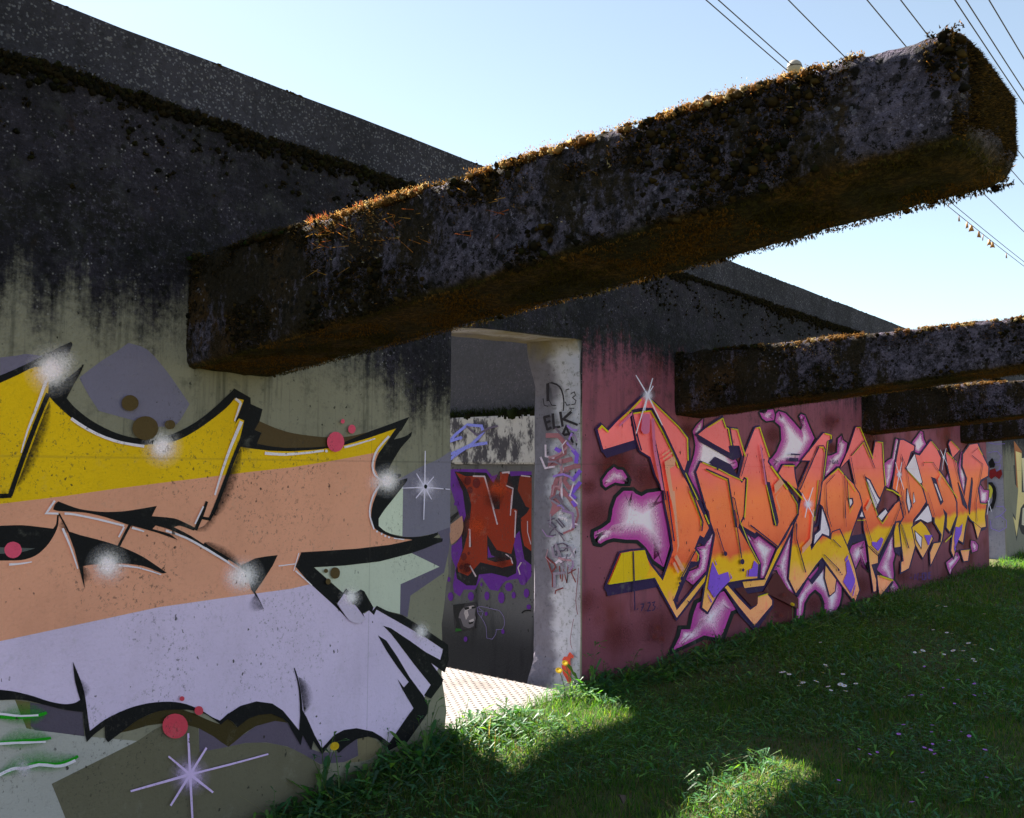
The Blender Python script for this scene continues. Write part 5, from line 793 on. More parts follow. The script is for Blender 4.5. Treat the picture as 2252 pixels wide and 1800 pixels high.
R|letter_line|S|206,196,10|1|6917 1335 6941 1343 7231 1142 7257 1149
R|letter_line|S|206,196,10|1|7315 1100 7329 1103 7424 1018 7441 1019 7430 938 7446 938
R|letter_line|S|206,196,10|1|7180 1340 7180 1348 7394 1339 7395 1347
R|letter_line|S|206,196,10|1|7236 1205 7256 1212 7556 1046 7576 1053
R|letter_line|S|206,196,10|1|7884 1219 7902 1218 7790 864 7808 863
R|letter_line|S|206,196,10|1|6819 1204 6833 1205 6997 855 7012 856
R|letter_line|S|206,196,10|1|6294 1002 6305 1004 6525 721 6536 723 6694 568 6705 570
R|letter_line|S|206,196,10|1|6668 312 6662 321 6845 319 6839 328
R|letter_line|S|206,196,10|1|6244 1005 6252 1005 6365 671 6374 672
R|letter_line|S|206,196,10|1|8060 1638 8068 1648 8200 1627 8226 1635 8202 1595 8230 1597
R|letter_line|S|206,196,10|1|8126 1576 8144 1576 8050 1347 8067 1346 7985 1204 8002 1203
R|letter_line|S|206,196,10|1|7904 1511 7907 1520 8019 1508 8038 1517 8045 1472 8068 1475
R|letter_line|S|206,196,10|1|8197 1263 8182 1270 8375 1319 8378 1332 8491 1269 8510 1275
R|letter_line|S|206,196,10|1|8523 1258 8542 1263 8795 1105 8814 1109
R|letter_line|S|206,196,10|1|8879 1725 8879 1733 8957 1728 8974 1737 9303 1427 9327 1431
R|letter_line|S|206,196,10|1|8728 1447 8715 1451 9051 1580 9057 1592 9216 1436 9233 1439
R|letter_line|S|206,196,10|1|9454 1599 9457 1607 9601 1597 9623 1605 9621 1357 9644 1358 9666 1153 9690 1154
R|letter_line|S|206,196,10|1|9691 1111 9700 1123 9885 1092 9901 1103 10145 1028 10168 1038
R|letter_line|S|206,196,10|1|8618 1170 8632 1170 8641 899 8648 910 8737 967 8724 970
R|letter_line|S|206,196,10|1|9095 1196 9112 1198 9403 853 9421 855
R|letter_line|S|206,196,10|1|8838 824 8838 831 9062 816 9063 822
R|letter_line|S|206,196,10|1|9435 236 9450 250 9839 156 9855 169
R|letter_line|S|206,196,10|1|9409 835 9425 839 9556 759 9556 771 9727 838 9709 842
R|letter_line|S|206,196,10|1|11313 1658 11332 1663 11587 1559 11607 1564
R|letter_line|S|206,196,10|1|10365 1319 10380 1324 11072 1072 11089 1077
R|letter_line|S|206,196,10|1|10992 1406 10993 1415 11341 1409 11342 1419
R|letter_line|S|206,196,10|1|11564 1306 11587 1310 12355 965 12382 970
R|letter_line|S|206,196,10|1|12133 1685 12152 1691 12510 1584 12530 1590
R|letter_line|S|206,196,10|1|11945 1541 11964 1547 12356 1422 12376 1427
R|letter_line|S|206,196,10|1|13427 1638 13455 1642 13655 1532 13683 1537
R|letter_line|S|206,196,10|1|13489 866 13491 874 13838 853 13840 861
R|letter_line|S|206,196,10|1|11787 447 11758 457 12073 511 12043 521
R|letter_line|S|206,196,10|1|12537 292 12534 298 12896 285 12893 292
R|letter_line|S|48,30,74|1|4874 1671 4868 1684 4994 1693 4992 1706 5106 1696 5121 1711 5245 1571 5269 1579 5398 1404 5423 1410 5540 1246 5566 1252
R|letter_line|S|48,30,74|1|5134 1517 5149 1519 5207 1323 5223 1325 5275 1099 5291 1100
R|letter_line|S|48,30,74|1|4862 1671 4880 1674 4936 1495 4954 1498 4973 1424 4991 1427
R|letter_line|S|48,30,74|1|5587 1187 5605 1190 5669 1089 5687 1093
R|letter_line|S|48,30,74|1|5292 1160 5310 1161 5380 819 5398 820
R|letter_line|S|48,30,74|1|5622 1154 5640 1157 5777 932 5798 933 5759 870 5779 868
R|letter_line|S|48,30,74|1|4876 785 4890 784 4886 575 4900 574 4891 414 4905 413
R|letter_line|S|48,30,74|1|5674 743 5689 738 5473 571 5487 566
R|letter_line|S|48,30,74|1|6014 1302 5996 1305 6033 1325 6015 1328
R|letter_line|S|48,30,74|1|5835 1307 5843 1316 5989 1273 5997 1282 6168 1236 6186 1242 6286 872 6307 873
R|letter_line|S|48,30,74|1|6233 1099 6241 1105 6268 1087 6282 1091 6354 889 6369 890
R|letter_line|S|48,30,74|1|6769 1381 6786 1383 6829 1210 6846 1212
R|letter_line|S|48,30,74|1|7282 1139 7301 1144 7437 1024 7461 1026 7434 933 7457 929 7288 846 7307 840
R|letter_line|S|48,30,74|1|7903 1518 7925 1514 7738 1381 7760 1377 7475 1141 7497 1137
R|letter_line|S|48,30,74|1|6396 1255 6383 1257 6514 1434 6501 1435
R|letter_line|S|48,30,74|1|5985 879 5999 881 6097 700 6111 701
R|letter_line|S|48,30,74|1|6266 1004 6281 1004 6374 635 6390 635
R|letter_line|S|48,30,74|1|6528 876 6541 884 6637 835 6650 842 7037 675 7052 682
R|letter_line|S|48,30,74|1|7402 857 7419 856 7390 723 7406 723 7569 429 7585 430
R|letter_line|S|48,30,74|1|6188 467 6186 474 6526 457 6524 465
R|letter_line|S|48,30,74|1|6606 452 6606 458 6803 440 6802 446
R|letter_line|S|48,30,74|1|5552 403 5563 407 5578 384 5590 388
R|letter_line|S|48,30,74|1|7569 1210 7552 1214 7753 1365 7735 1368 7912 1523 7899 1531 8015 1526 8029 1534 8054 1490 8075 1491 7969 1205 7989 1203 7800 905 7819 903
R|letter_line|S|48,30,74|1|7901 1222 7915 1221 7803 910 7817 909
R|letter_line|S|48,30,74|1|8064 1179 8053 1183 8287 1270 8276 1274
R|letter_line|S|48,30,74|1|8052 1181 8065 1181 8063 923 8077 923 8106 874 8119 875
R|letter_line|S|48,30,74|1|8509 1260 8523 1260 8506 860 8520 859
R|letter_line|S|48,30,74|1|8569 1218 8588 1218 8592 1026 8612 1026
R|letter_line|S|48,30,74|1|8704 1446 8689 1451 9051 1598 9059 1612 9346 1332 9366 1335
R|letter_line|S|48,30,74|1|8680 1436 8695 1437 8801 1174 8816 1175
R|letter_line|S|48,30,74|1|9029 1271 9045 1273 9426 929 9444 931
R|letter_line|S|48,30,74|1|10219 1452 10236 1451 10114 1156 10131 1156 10282 823 10299 824
R|letter_line|S|48,30,74|1|8061 1040 8076 1040 8073 928 8087 928 8164 794 8178 795
R|letter_line|S|48,30,74|1|8513 1030 8523 1030 8527 778 8537 778
R|letter_line|S|48,30,74|1|8924 828 8937 827 8926 691 8939 691
R|letter_line|S|48,30,74|1|9046 822 9060 823 9198 612 9213 613
R|letter_line|S|48,30,74|1|10182 980 10199 978 9899 755 9915 753
R|letter_line|S|48,30,74|1|7382 881 7394 880 7391 730 7402 730 7574 432 7585 433
R|letter_line|S|48,30,74|1|8192 678 8206 683 8387 592 8402 596
R|letter_line|S|48,30,74|1|7978 556 7992 560 8150 476 8164 480 8311 402 8326 406
R|letter_line|S|48,30,74|1|10098 753 10117 754 10354 466 10374 467
R|letter_line|S|48,30,74|1|9147 559 9160 563 9438 448 9432 460 9894 746 9875 750
R|letter_line|S|48,30,74|1|10172 1488 10188 1491 10364 1315 10381 1317 10508 894 10525 894
R|letter_line|S|48,30,74|1|10960 1363 10942 1365 11000 1408 10986 1413 11336 1411 11347 1417 11567 1306 11584 1310
R|letter_line|S|48,30,74|1|11111 1062 11125 1063 11361 775 11377 776
R|letter_line|S|48,30,74|1|10206 1468 10219 1468 10170 1185 10183 1185 10280 835 10294 835
R|letter_line|S|48,30,74|1|12224 1473 12246 1474 12469 1169 12492 1170
R|letter_line|S|48,30,74|1|13087 1522 13103 1528 13640 1408 13670 1411 13220 897 13245 896 13244 642 13270 641
R|letter_line|S|48,30,74|1|13104 1550 13092 1554 13420 1624 13407 1628
R|letter_line|S|48,30,74|1|10156 731 10169 732 10374 460 10387 460
R|letter_line|p|48,30,74|1|5501 560 5497 552 5486 547 5473 548 5462 555 5458 564 5462 572 5473 577 5486 576 5497 569
R|letter_line|p|48,30,74|1|5462 531 5459 526 5452 523 5444 524 5438 528 5435 533 5438 539 5444 542 5453 541 5459 537
R|letter_line|p|48,30,74|1|5441 508 5440 504 5435 502 5429 503 5425 505 5423 509 5425 513 5429 515 5435 515 5440 512
R|letter_line|p|48,30,74|1|6141 687 6136 676 6122 671 6105 672 6092 679 6087 690 6092 700 6106 706 6122 705 6136 697
R|letter_line|p|48,30,74|1|6418 608 6412 596 6394 589 6373 591 6357 600 6350 613 6357 625 6374 632 6395 631 6412 621
R|letter_line|p|48,30,74|1|6414 546 6410 538 6400 534 6387 535 6376 541 6372 549 6377 556 6387 560 6400 559 6411 554
R|letter_line|p|48,30,74|1|6792 1389 6789 1383 6782 1380 6773 1380 6766 1383 6763 1388 6766 1393 6773 1397 6782 1397 6789 1394
R|letter_line|p|48,30,74|1|6767 1420 6765 1416 6760 1414 6754 1414 6749 1416 6747 1420 6749 1423 6754 1426 6760 1426 6765 1424
R|letter_line|p|48,30,74|1|8341 393 8337 386 8325 382 8310 383 8299 389 8295 396 8299 403 8311 407 8326 406 8337 400
R|letter_line|p|48,30,74|1|8374 368 8371 364 8363 361 8354 362 8346 366 8344 370 8347 375 8354 377 8364 376 8371 373
R|letter_line|p|48,30,74|1|8410 346 8407 342 8399 339 8390 340 8382 344 8380 349 8383 353 8391 355 8400 354 8407 351
R|letter_line|p|48,30,74|1|6541 457 6537 451 6529 448 6519 449 6511 453 6508 459 6512 465 6520 468 6530 467 6538 463
R|letter_line|p|48,30,74|1|6577 458 6575 453 6569 451 6561 452 6555 455 6553 460 6555 464 6562 466 6569 466 6575 462
R|letter_line|p|48,30,74|1|7294 1448 7489 1447 7480 1434 7293 1436
R|letter_line|p|48,30,74|1|7261 1411 7446 1410 7445 1380 7252 1381
R|letter_line|p|226,160,130|1|5225 1404 5322 1440 5327 1432 5230 1393
R|letter_line|p|226,160,130|1|5235 1377 5353 1425 5358 1414 5245 1367
R|letter_line|p|226,160,130|1|5255 1356 5374 1395 5400 1369 5389 1331 5321 1309 5381 1098 5335 1099 5265 1309
R|letter_line|p|226,160,130|1|5320 1160 5386 1159 5411 995 5442 789 5408 737 5422 791 5378 996
R|letter_line|p|226,160,130|1|5375 712 5408 730 5514 624 5480 606
R|letter_line|p|226,160,130|1|5355 673 5381 685 5440 613 5420 601
R|letter_line|p|226,160,130|1|6954 1185 7076 1239 7152 1199 6975 1114
R|letter_line|p|226,160,130|1|7159 1176 6996 1088 7069 982 7053 973 6981 1088
R|letter_line|p|226,160,130|1|7734 967 7772 966 7737 829 7696 673 7500 604 7501 644 7672 715
R|letter_line|p|226,160,130|1|9037 942 9184 1032 9227 993 9088 909
R|letter_line|p|226,160,130|1|7702 755 7715 725 7699 678 7499 596 7493 649 7670 715
R|letter_line|p|226,160,130|1|11486 1212 11613 1266 11653 1248 11564 1176 11719 1041
R|letter_line|P|206,110,150|1|4983 1663 5079 1668 5069 1552 5040 1536 4992 1534 4964 1559
R|letter_line|P|206,110,150|1|5089 1637 5128 1644 5137 1534 5156 1429 5244 1166 5213 1166 5116 1428
R|letter_line|P|206,110,150|1|6703 1513 6731 1501 6816 1192 6794 1186
R|letter_line|P|206,110,150|1|4709 1579 4862 1672 4862 1651 4718 1569
R|sparkle|G|222,222,240|1|5046 1786 5134 1792 5129 1777 5117 1763 5097 1751 5073 1743 5046 1739 5019 1740 4995 1745 4976 1754 4964 1766 4960 1780 4964 1795 4976 1809 4995 1820 5019 1829 5046 1833 5073 1833 5098 1828 5117 1819 5129 1806
R|sparkle|S|222,222,240|1|5053 1794 5038 1788 4909 1912 4900 1908
R|sparkle|S|222,222,240|1|5054 1790 5038 1792 5114 1907 5102 1908
R|sparkle|S|222,222,240|1|5053 1789 5039 1793 5119 1854 5109 1856
R|sparkle|S|222,222,240|1|5038 1792 5054 1790 4900 1534 4911 1533
R|sparkle|S|222,222,240|1|5037 1792 5054 1791 5001 1685 5013 1684
R|sparkle|S|222,222,240|1|5038 1789 5054 1794 5221 1599 5232 1602
R|sparkle|G|222,222,240|1|7632 1014 7770 1010 7762 993 7742 978 7711 967 7672 960 7630 959 7589 963 7551 972 7522 985 7504 1000 7498 1017 7505 1034 7525 1048 7555 1060 7592 1067 7634 1069 7676 1065 7714 1056 7745 1044 7764 1028
R|sparkle|S|222,222,240|1|7635 1012 7613 1016 7753 1156 7739 1158
R|sparkle|S|222,222,240|1|7613 1012 7635 1016 7742 899 7755 901
R|sparkle|S|222,222,240|1|7634 1016 7613 1012 7507 1113 7496 1111
R|sparkle|S|222,222,240|1|7612 1015 7635 1013 7554 901 7567 899
R|sparkle|G|222,222,240|1|10078 1269 10204 1269 10197 1256 10178 1245 10150 1236 10114 1230 10075 1228 10037 1230 10003 1236 9976 1245 9960 1256 9955 1269 9961 1281 9980 1293 10007 1302 10042 1308 10081 1310 10119 1308 10154 1302 10182 1293 10199 1281
R|sparkle|S|222,222,240|1|10092 1270 10064 1267 9971 1401 9955 1400
R|sparkle|S|222,222,240|1|10092 1268 10064 1270 10186 1402 10169 1403
R|sparkle|S|222,222,240|1|10064 1267 10092 1270 10217 1106 10233 1108
R|sparkle|S|222,222,240|1|10064 1270 10092 1268 9956 1098 9972 1096
R|sparkle|G|222,222,240|1|11757 1479 11850 1481 11845 1472 11831 1465 11809 1458 11783 1454 11754 1452 11726 1453 11700 1457 11681 1463 11668 1470 11664 1478 11670 1486 11683 1494 11704 1500 11730 1505 11759 1506 11787 1505 11813 1502 11833 1496 11846 1489
R|sparkle|S|222,222,240|1|11770 1481 11743 1477 11626 1569 11611 1567
R|sparkle|S|222,222,240|1|11771 1478 11742 1480 11881 1591 11864 1592
R|sparkle|S|222,222,240|1|11743 1477 11770 1481 11911 1382 11926 1384
R|sparkle|S|222,222,240|1|11742 1480 11771 1479 11672 1321 11688 1320
R|sparkle|S|222,222,240|1|13832 909 13858 911 14009 751 14036 752
R|sparkle|S|222,222,240|1|13919 951 13946 949 13755 719 13782 717
R|signature|S|48,30,74|1|4904 414 4897 419 4925 421 4918 426
R|signature|S|48,30,74|1|4946 443 4944 450 4977 442 4995 448 4953 405 4964 402
R|signature|S|48,30,74|1|4958 423 4955 429 4987 423 4985 429
R|signature|S|48,30,74|1|5001 401 5012 402 5003 397 5014 398
R|signature|S|48,30,74|1|5030 441 5026 447 5053 443 5063 451 5055 432 5068 429 5017 391 5038 398 5071 390 5069 397
R|signature|S|48,30,74|1|5084 438 5080 444 5106 440 5125 448 5093 423 5107 423 5115 411 5130 411 5102 397 5111 390 5080 395 5084 389
R|signature|S|48,30,74|1|5142 400 5152 403 5147 397 5157 399
R|signature|S|48,30,74|1|5184 412 5195 415 5189 407 5199 409
R|signature|S|48,30,74|1|8127 1385 8127 1391 8173 1386 8172 1392
R|signature|S|48,30,74|1|8238 1406 8244 1401 8196 1399 8210 1395 8189 1368 8205 1374 8247 1367 8232 1373 8248 1386 8232 1380 8222 1386 8222 1380
R|signature|S|48,30,74|1|8270 1368 8255 1369 8273 1392 8270 1404 8295 1364 8292 1377 8313 1402 8298 1403
R|signature|S|48,30,74|1|8310 1403 8326 1403 8309 1370 8324 1375 8358 1366 8362 1372
R|signature|S|48,30,74|1|8386 1372 8397 1376 8392 1370 8403 1374
R|signature|S|48,30,74|1|8417 1372 8429 1376 8423 1370 8435 1374
R|signature|S|70,40,110|1|10528 109 10497 113 10539 164 10530 186 10623 90 10613 113 10657 170 10625 173
R|signature|S|70,40,110|1|10695 118 10688 128 10767 117 10760 128
R|signature|S|70,40,110|1|10814 85 10781 87 10809 154 10776 165 10878 152 10913 161 10874 89 10906 78 10805 90 10812 80
R|signature|S|70,40,110|1|10951 78 10918 81 10940 142 10926 165 11028 66 11014 89 11032 151 10998 153
R|signature|S|70,40,110|1|11076 73 11042 76 11081 143 11048 154 11132 141 11127 152
R|signature|S|70,40,110|1|11064 108 11060 118 11121 105 11117 116
R|signature|S|70,40,110|1|11062 69 11055 80 11127 68 11120 79
R|signature|S|70,40,110|1|10343 143 10340 153 10411 139 10409 149
R|signature|G|96,26,20|0.7|5148 272 5210 264 5207 254 5198 246 5185 241 5167 238 5148 239 5129 243 5112 250 5099 259 5090 269 5087 279 5090 289 5099 297 5112 302 5130 305 5149 304 5168 300 5185 293 5199 285 5207 274
R|signature|G|96,26,20|0.7|5111 222 5173 213 5170 204 5161 196 5147 191 5130 188 5111 189 5092 194 5075 200 5062 209 5053 219 5051 230 5054 239 5062 247 5076 252 5093 255 5111 254 5130 250 5147 243 5161 234 5170 224
R|signature|G|96,26,20|0.7|5197 194 5260 185 5257 176 5248 168 5234 162 5216 160 5197 161 5178 166 5161 173 5147 182 5138 192 5135 202 5139 212 5147 220 5161 225 5178 227 5198 226 5217 222 5234 215 5248 206 5257 196
R|signature|G|96,26,20|0.7|7050 128 7126 119 7122 109 7111 102 7094 97 7073 95 7049 96 7026 100 7006 107 6989 116 6979 126 6976 136 6980 146 6990 153 7007 158 7028 161 7051 160 7074 155 7095 148 7112 139 7122 129
R|signature|G|96,26,20|0.7|7101 288 7177 281 7173 271 7162 263 7145 258 7123 256 7100 257 7076 260 7055 267 7039 276 7029 286 7025 296 7029 305 7040 313 7057 319 7078 321 7102 320 7125 317 7146 310 7163 301 7174 291
R|signature|G|96,26,20|0.7|8319 1767 8397 1771 8393 1762 8381 1753 8364 1745 8342 1740 8318 1738 8294 1738 8272 1742 8256 1747 8245 1755 8242 1764 8246 1773 8257 1782 8275 1789 8296 1795 8320 1797 8344 1797 8366 1794 8383 1788 8394 1780
J|tag|S|40,36,44|1|-235 1720 -259 1720 -237 1751 -260 1751 -238 1788 -262 1789 -238 1817 -262 1819 -238 1838 -262 1840
J|tag|S|40,36,44|1|-252 1833 -249 1845 -220 1827 -217 1837 -185 1816 -179 1825 -163 1802 -154 1808 -147 1781 -136 1784 -135 1747 -124 1749 -129 1711 -119 1711 -130 1679 -121 1678 -134 1655 -125 1654
J|tag|S|40,36,44|1|-290 1739 -283 1740 -285 1718 -278 1718 -280 1694 -274 1698 -262 1689 -260 1694 -246 1685 -244 1690
J|tag|S|40,36,44|1|-239 1722 -233 1724 -230 1707 -224 1709 -220 1691 -215 1696 -200 1688 -199 1694 -182 1686 -181 1691
J|tag|S|40,36,44|1|-110 1778 -112 1784 -83 1784 -85 1790
J|tag|S|40,36,44|1|-118 1709 -112 1712 -111 1699 -105 1701 -104 1686 -100 1692 -88 1687 -89 1693 -75 1688 -76 1694
J|tag|S|40,36,44|1|-69 1755 -73 1761 -56 1760 -59 1765 -47 1763 -43 1771 -44 1756 -37 1757 -40 1747 -32 1745 -49 1742 -45 1737 -63 1733 -52 1732 -47 1721 -43 1725 -36 1713 -28 1715 -39 1705 -33 1703 -43 1696 -38 1691 -54 1695 -53 1689 -67 1694 -66 1688
J|tag|S|40,36,44|1|-84 1668 -84 1673 -45 1665 -44 1670
J|tag|S|40,36,44|1|-63 1653 -70 1652 -67 1667 -74 1666
J|tag|S|40,36,44|1|-278 1612 -284 1629 -229 1623 -233 1637
J|tag|S|40,36,44|1|-268 1576 -276 1592 -223 1591 -230 1604
J|tag|S|40,36,44|1|-248 1536 -258 1552 -213 1551 -221 1564
J|tag|S|40,36,44|1|-287 1622 -266 1626 -258 1539 -240 1542
J|tag|S|40,36,44|1|-219 1643 -198 1643 -208 1545 -190 1563 -148 1553 -151 1567
J|tag|S|40,36,44|1|-161 1651 -140 1653 -141 1558 -123 1560
J|tag|S|40,36,44|1|-73 1655 -59 1642 -146 1603 -110 1607 -22 1560 -15 1573
J|tag|S|40,36,44|1|-131 1489 -151 1496 -105 1541 -106 1575 -61 1457 -45 1462
J|tag|S|40,36,44|1|-139 1498 -143 1515 -47 1512 -50 1525
J|tag|S|150,100,112|1|-262 1494 -262 1523 -212 1493 -212 1522 -172 1493 -154 1521 -152 1473 -125 1490 -132 1452 -96 1461 -134 1429 -99 1427 -135 1409 -101 1392 -176 1392 -158 1367 -232 1368 -201 1349 -238 1348 -203 1341 -250 1310 -200 1350 -136 1334 -145 1361 -52 1351 -61 1378
J|tag|S|150,100,112|1|1 1337 6 1310 -52 1331 -44 1304 -118 1314 -100 1290 -164 1280 -136 1263 -196 1236 -163 1226 -215 1180 -180 1174 -226 1124 -187 1140 -193 1110 -175 1134 -153 1092 -170 1132 -128 1139 -160 1149 -110 1170 -143 1181
J|tag|S|150,100,112|1|-97 1294 -69 1283 -114 1266 -86 1255 -136 1231 -100 1233 -113 1204 -87 1218 -90 1177 -75 1204 -38 1182 -41 1207 5 1187 2 1211
J|tag|S|150,100,112|1|-218 1183 -213 1208 -181 1179 -172 1204 -136 1165 -116 1186 -90 1119 -64 1134 -52 1074 -26 1088
J|tag|S|150,100,112|1|-132 1149 -122 1160 -93 1126 -82 1136 -51 1095 -38 1103 -29 1062 -14 1067 -22 1027 -5 1027 -40 983 -24 979 -60 948 -48 939 -93 935 -87 924 -129 921 -123 910
J|tag|S|150,100,112|1|-266 1100 -220 1137 -233 1076 -188 1112 -226 1070 -132 1070 -231 1067 -190 1030 -263 1045 -222 1008
J|tag|S|120,84,205|1|-69 1413 -46 1428 -51 1396 -28 1411 -38 1382 -7 1389 -41 1363 -12 1360 -45 1339 -16 1335
J|tag|S|120,84,205|1|-8 1303 15 1289 -68 1240 -45 1226
J|tag|S|120,84,205|1|-8 1234 15 1220 -68 1170 -45 1156
J|tag|S|120,84,205|1|-69 1108 -44 1121 -43 1075 -18 1087
J|tag|S|120,84,205|1|-197 1419 -182 1439 -153 1397 -137 1418
J|tag|S|120,84,205|1|-88 1145 -63 1166 -46 1114 -22 1134
J|tag|S|206,196,214|1|-134 1311 -119 1307 -141 1290 -126 1288 -148 1253 -132 1252 -146 1182 -130 1183 -143 1119 -127 1120
J|tag|S|215,210,220|1|-155 1046 -150 1046 -155 1026 -150 1033 -140 1033 -145 1035 -140 1047 -145 1043 -154 1048 -155 1044
J|tag|S|215,210,220|1|-137 1037 -133 1040 -129 1027 -128 1034 -119 1038 -124 1040 -134 1019 -129 1017
J|tag|S|215,210,220|1|-155 1000 -160 1001 -155 1013 -157 1022 -144 998 -147 1007 -142 1015 -147 1015
J|tag|S|215,210,220|1|-139 1008 -139 1012 -131 1009 -122 1014 -142 1000 -132 1003 -127 998 -126 1002
J|tag|S|215,210,220|1|-124 1012 -119 1014 -114 995 -114 1004 -105 1013 -110 1014
J|tag|S|215,210,220|1|-103 1014 -98 1013 -109 1001 -102 1004 -97 999 -90 1002 -103 990 -98 988
J|tag|S|84,76,96|1|-245 956 -250 963 -226 965 -232 972 -211 972 -210 983 -198 963 -191 969 -186 954 -171 954 -203 941 -195 935 -225 921 -216 917 -234 905 -224 903 -238 888 -224 899 -204 895 -206 903 -177 901 -179 909
J|tag|S|84,76,96|1|-183 993 -175 998 -130 946 -122 951
J|tag|S|84,76,96|1|-167 1002 -159 1007 -115 954 -107 960
J|tag|S|84,76,96|1|-246 981 -250 988 -188 1000 -191 1007
J|tag|S|84,76,96|1|-160 919 -155 926 -129 904 -123 911
J|tag|S|84,76,96|1|-199 811 -209 813 -192 826 -201 828 -185 839 -192 845 -156 846 -158 854 -127 854 -125 862 -110 847 -105 855 -97 842 -82 845 -107 831 -98 827 -118 817 -113 810 -152 813 -151 805 -189 809 -188 801
J|tag|S|84,76,96|1|-178 806 -168 805 -183 781 -173 780
J|tag|S|84,76,96|1|-100 843 -90 844 -95 810 -85 812
J|tag|S|112,48,50|1|-259 770 -250 773 -208 662 -199 664 -208 589 -199 590
J|tag|S|112,48,50|1|-255 764 -249 771 -193 728 -184 733 -184 711 -172 710 -213 682 -205 677
J|tag|S|112,48,50|1|-156 720 -147 722 -145 643 -136 645
J|tag|S|112,48,50|1|-126 629 -135 628 -120 703 -121 719 -99 622 -90 625 -82 730 -91 730
J|tag|S|112,48,50|1|-58 732 -49 732 -63 682 -54 684 -32 631 -24 635
J|tag|S|112,48,50|1|-82 678 -86 684 -26 707 -30 713
J|tag|S|112,48,50|1|-178 550 -187 551 -173 569 -181 574 -118 589 -122 596
J|tag|S|120,70,84|1|-11 719 -6 720 -12 695 -7 695 -16 655 -10 655 -24 590 -19 590 -30 524 -25 525 -24 476 -19 478 -15 445 -10 446
J|tag|S|120,70,84|1|-45 418 -41 418 -58 360 -54 360 -70 295 -66 295 -64 259 -60 261 -54 240 -51 241
J|tag|P|196,74,56|1|-68 221 -52 209 -40 202 -47 187 -62 187 -67 167 -64 139 -78 129 -62 119 -64 79 -54 41 -113 32 -132 53 -123 94 -132 133 -118 143 -126 170 -113 188 -88 192 -78 213
J|tag|S|130,122,142|1|-190 849 -173 856 -173 817 -155 824 -153 777 -135 783 -137 734 -119 739 -126 700 -108 705
J|tag|S|164,126,140|1|-146 1183 -166 1186 -134 1222 -154 1225 -124 1273 -144 1274 -129 1326 -150 1324 -138 1366 -158 1363
J|tag|S|146,118,200|1|-33 1414 -44 1406 -60 1438 -72 1430 -84 1459 -102 1457 -68 1487 -82 1492 -50 1518 -64 1523
J|tag|S|200,190,210|1|-189 1375 -192 1364 -223 1381 -226 1370 -252 1385 -266 1376 -253 1416 -267 1416 -253 1452 -268 1452
J|tag|S|130,122,142|1|-219 947 -230 948 -216 965 -227 966 -213 988 -224 988 -213 1012 -224 1011 -213 1030 -224 1029
J|tag|S|164,126,140|1|-237 1366 -240 1379 -200 1372 -204 1385 -153 1385 -161 1396 -112 1411 -123 1420 -83 1433 -94 1443
J|tag|S|104,96,114|1|-181 1250 -185 1266 -157 1254 -162 1270 -127 1260 -131 1275 -97 1265 -101 1280 -74 1269 -78 1284
J|tag|S|200,190,210|1|-50 1219 -40 1217 -64 1182 -53 1179 -78 1142 -66 1144 -46 1116 -39 1122 -17 1092 -9 1098
J|tag|S|140,116,160|1|-58 758 -44 760 -56 741 -42 743 -55 727 -40 725 -65 717 -54 711 -76 705 -65 699
J|tag|S|130,122,142|1|-224 1110 -215 1121 -195 1097 -186 1108 -159 1080 -150 1090 -125 1060 -115 1071 -98 1045 -89 1055
J|tag|S|146,118,200|1|-112 1064 -117 1061 -124 1075 -128 1072 -136 1087 -139 1082 -154 1084 -153 1079 -170 1081 -169 1076
J|tag|S|104,96,114|1|-186 1135 -176 1142 -163 1115 -153 1122 -133 1090 -123 1097 -102 1066 -93 1074 -78 1048 -69 1055
J|tag|S|200,190,210|1|-118 744 -128 733 -132 752 -142 741 -151 763 -151 746 -170 749 -160 740 -184 739 -174 730
J|tag|S|140,116,160|1|-196 896 -196 890 -222 897 -222 890 -246 897 -250 891 -262 915 -269 911 -280 934 -287 930
J|tag|S|146,118,200|1|-42 1251 -50 1240 -76 1265 -82 1253 -121 1278 -123 1264 -168 1272 -164 1259 -204 1262 -199 1249
J|tag|S|104,96,114|1|-117 1105 -133 1096 -137 1127 -152 1117 -161 1154 -167 1133 -196 1137 -186 1124 -223 1124 -213 1111
J|tag|S|200,190,210|1|-30 835 -25 833 -50 807 -45 805 -69 780 -65 776 -100 776 -100 772 -134 772 -133 768
J|tag|S|140,116,160|1|-73 1490 -77 1496 -54 1498 -57 1504 -38 1503 -34 1513 -31 1487 -23 1489 -22 1467 -14 1470
J|tag|S|130,122,142|1|-139 824 -140 833 -103 829 -104 837 -72 832 -65 842 -55 805 -45 810 -36 776 -27 780
J|tag|S|104,96,114|1|-106 874 -114 869 -130 901 -138 896 -164 934 -171 928 -204 958 -210 952 -236 975 -242 969
J|tag|S|200,190,210|1|-186 1323 -184 1312 -224 1319 -221 1307 -256 1314 -265 1301 -272 1345 -286 1340 -291 1379 -305 1375
J|tag|S|140,116,160|1|-72 712 -76 710 -80 723 -85 721 -89 739 -94 737 -92 756 -97 756 -94 771 -99 770
J|tag|S|130,122,142|1|-103 692 -101 676 -145 686 -143 670 -197 678 -177 665 -196 627 -175 629 -194 583 -174 585
J|tag|S|164,126,140|1|-239 816 -234 815 -247 790 -242 789 -256 762 -250 764 -234 745 -230 748 -214 729 -210 732
J|tag|S|104,96,114|1|-43 1454 -52 1444 -73 1473 -83 1464 -112 1500 -122 1491 -148 1531 -160 1522 -176 1556 -188 1547
J|tag|S|200,190,210|1|-62 940 -74 944 -53 960 -65 963 -46 975 -53 986 -31 972 -28 982 -12 968 -8 978
J|tag|S|140,116,160|1|-32 952 -50 950 -36 995 -54 994 -40 1044 -58 1033 -88 1054 -93 1039 -130 1062 -135 1048
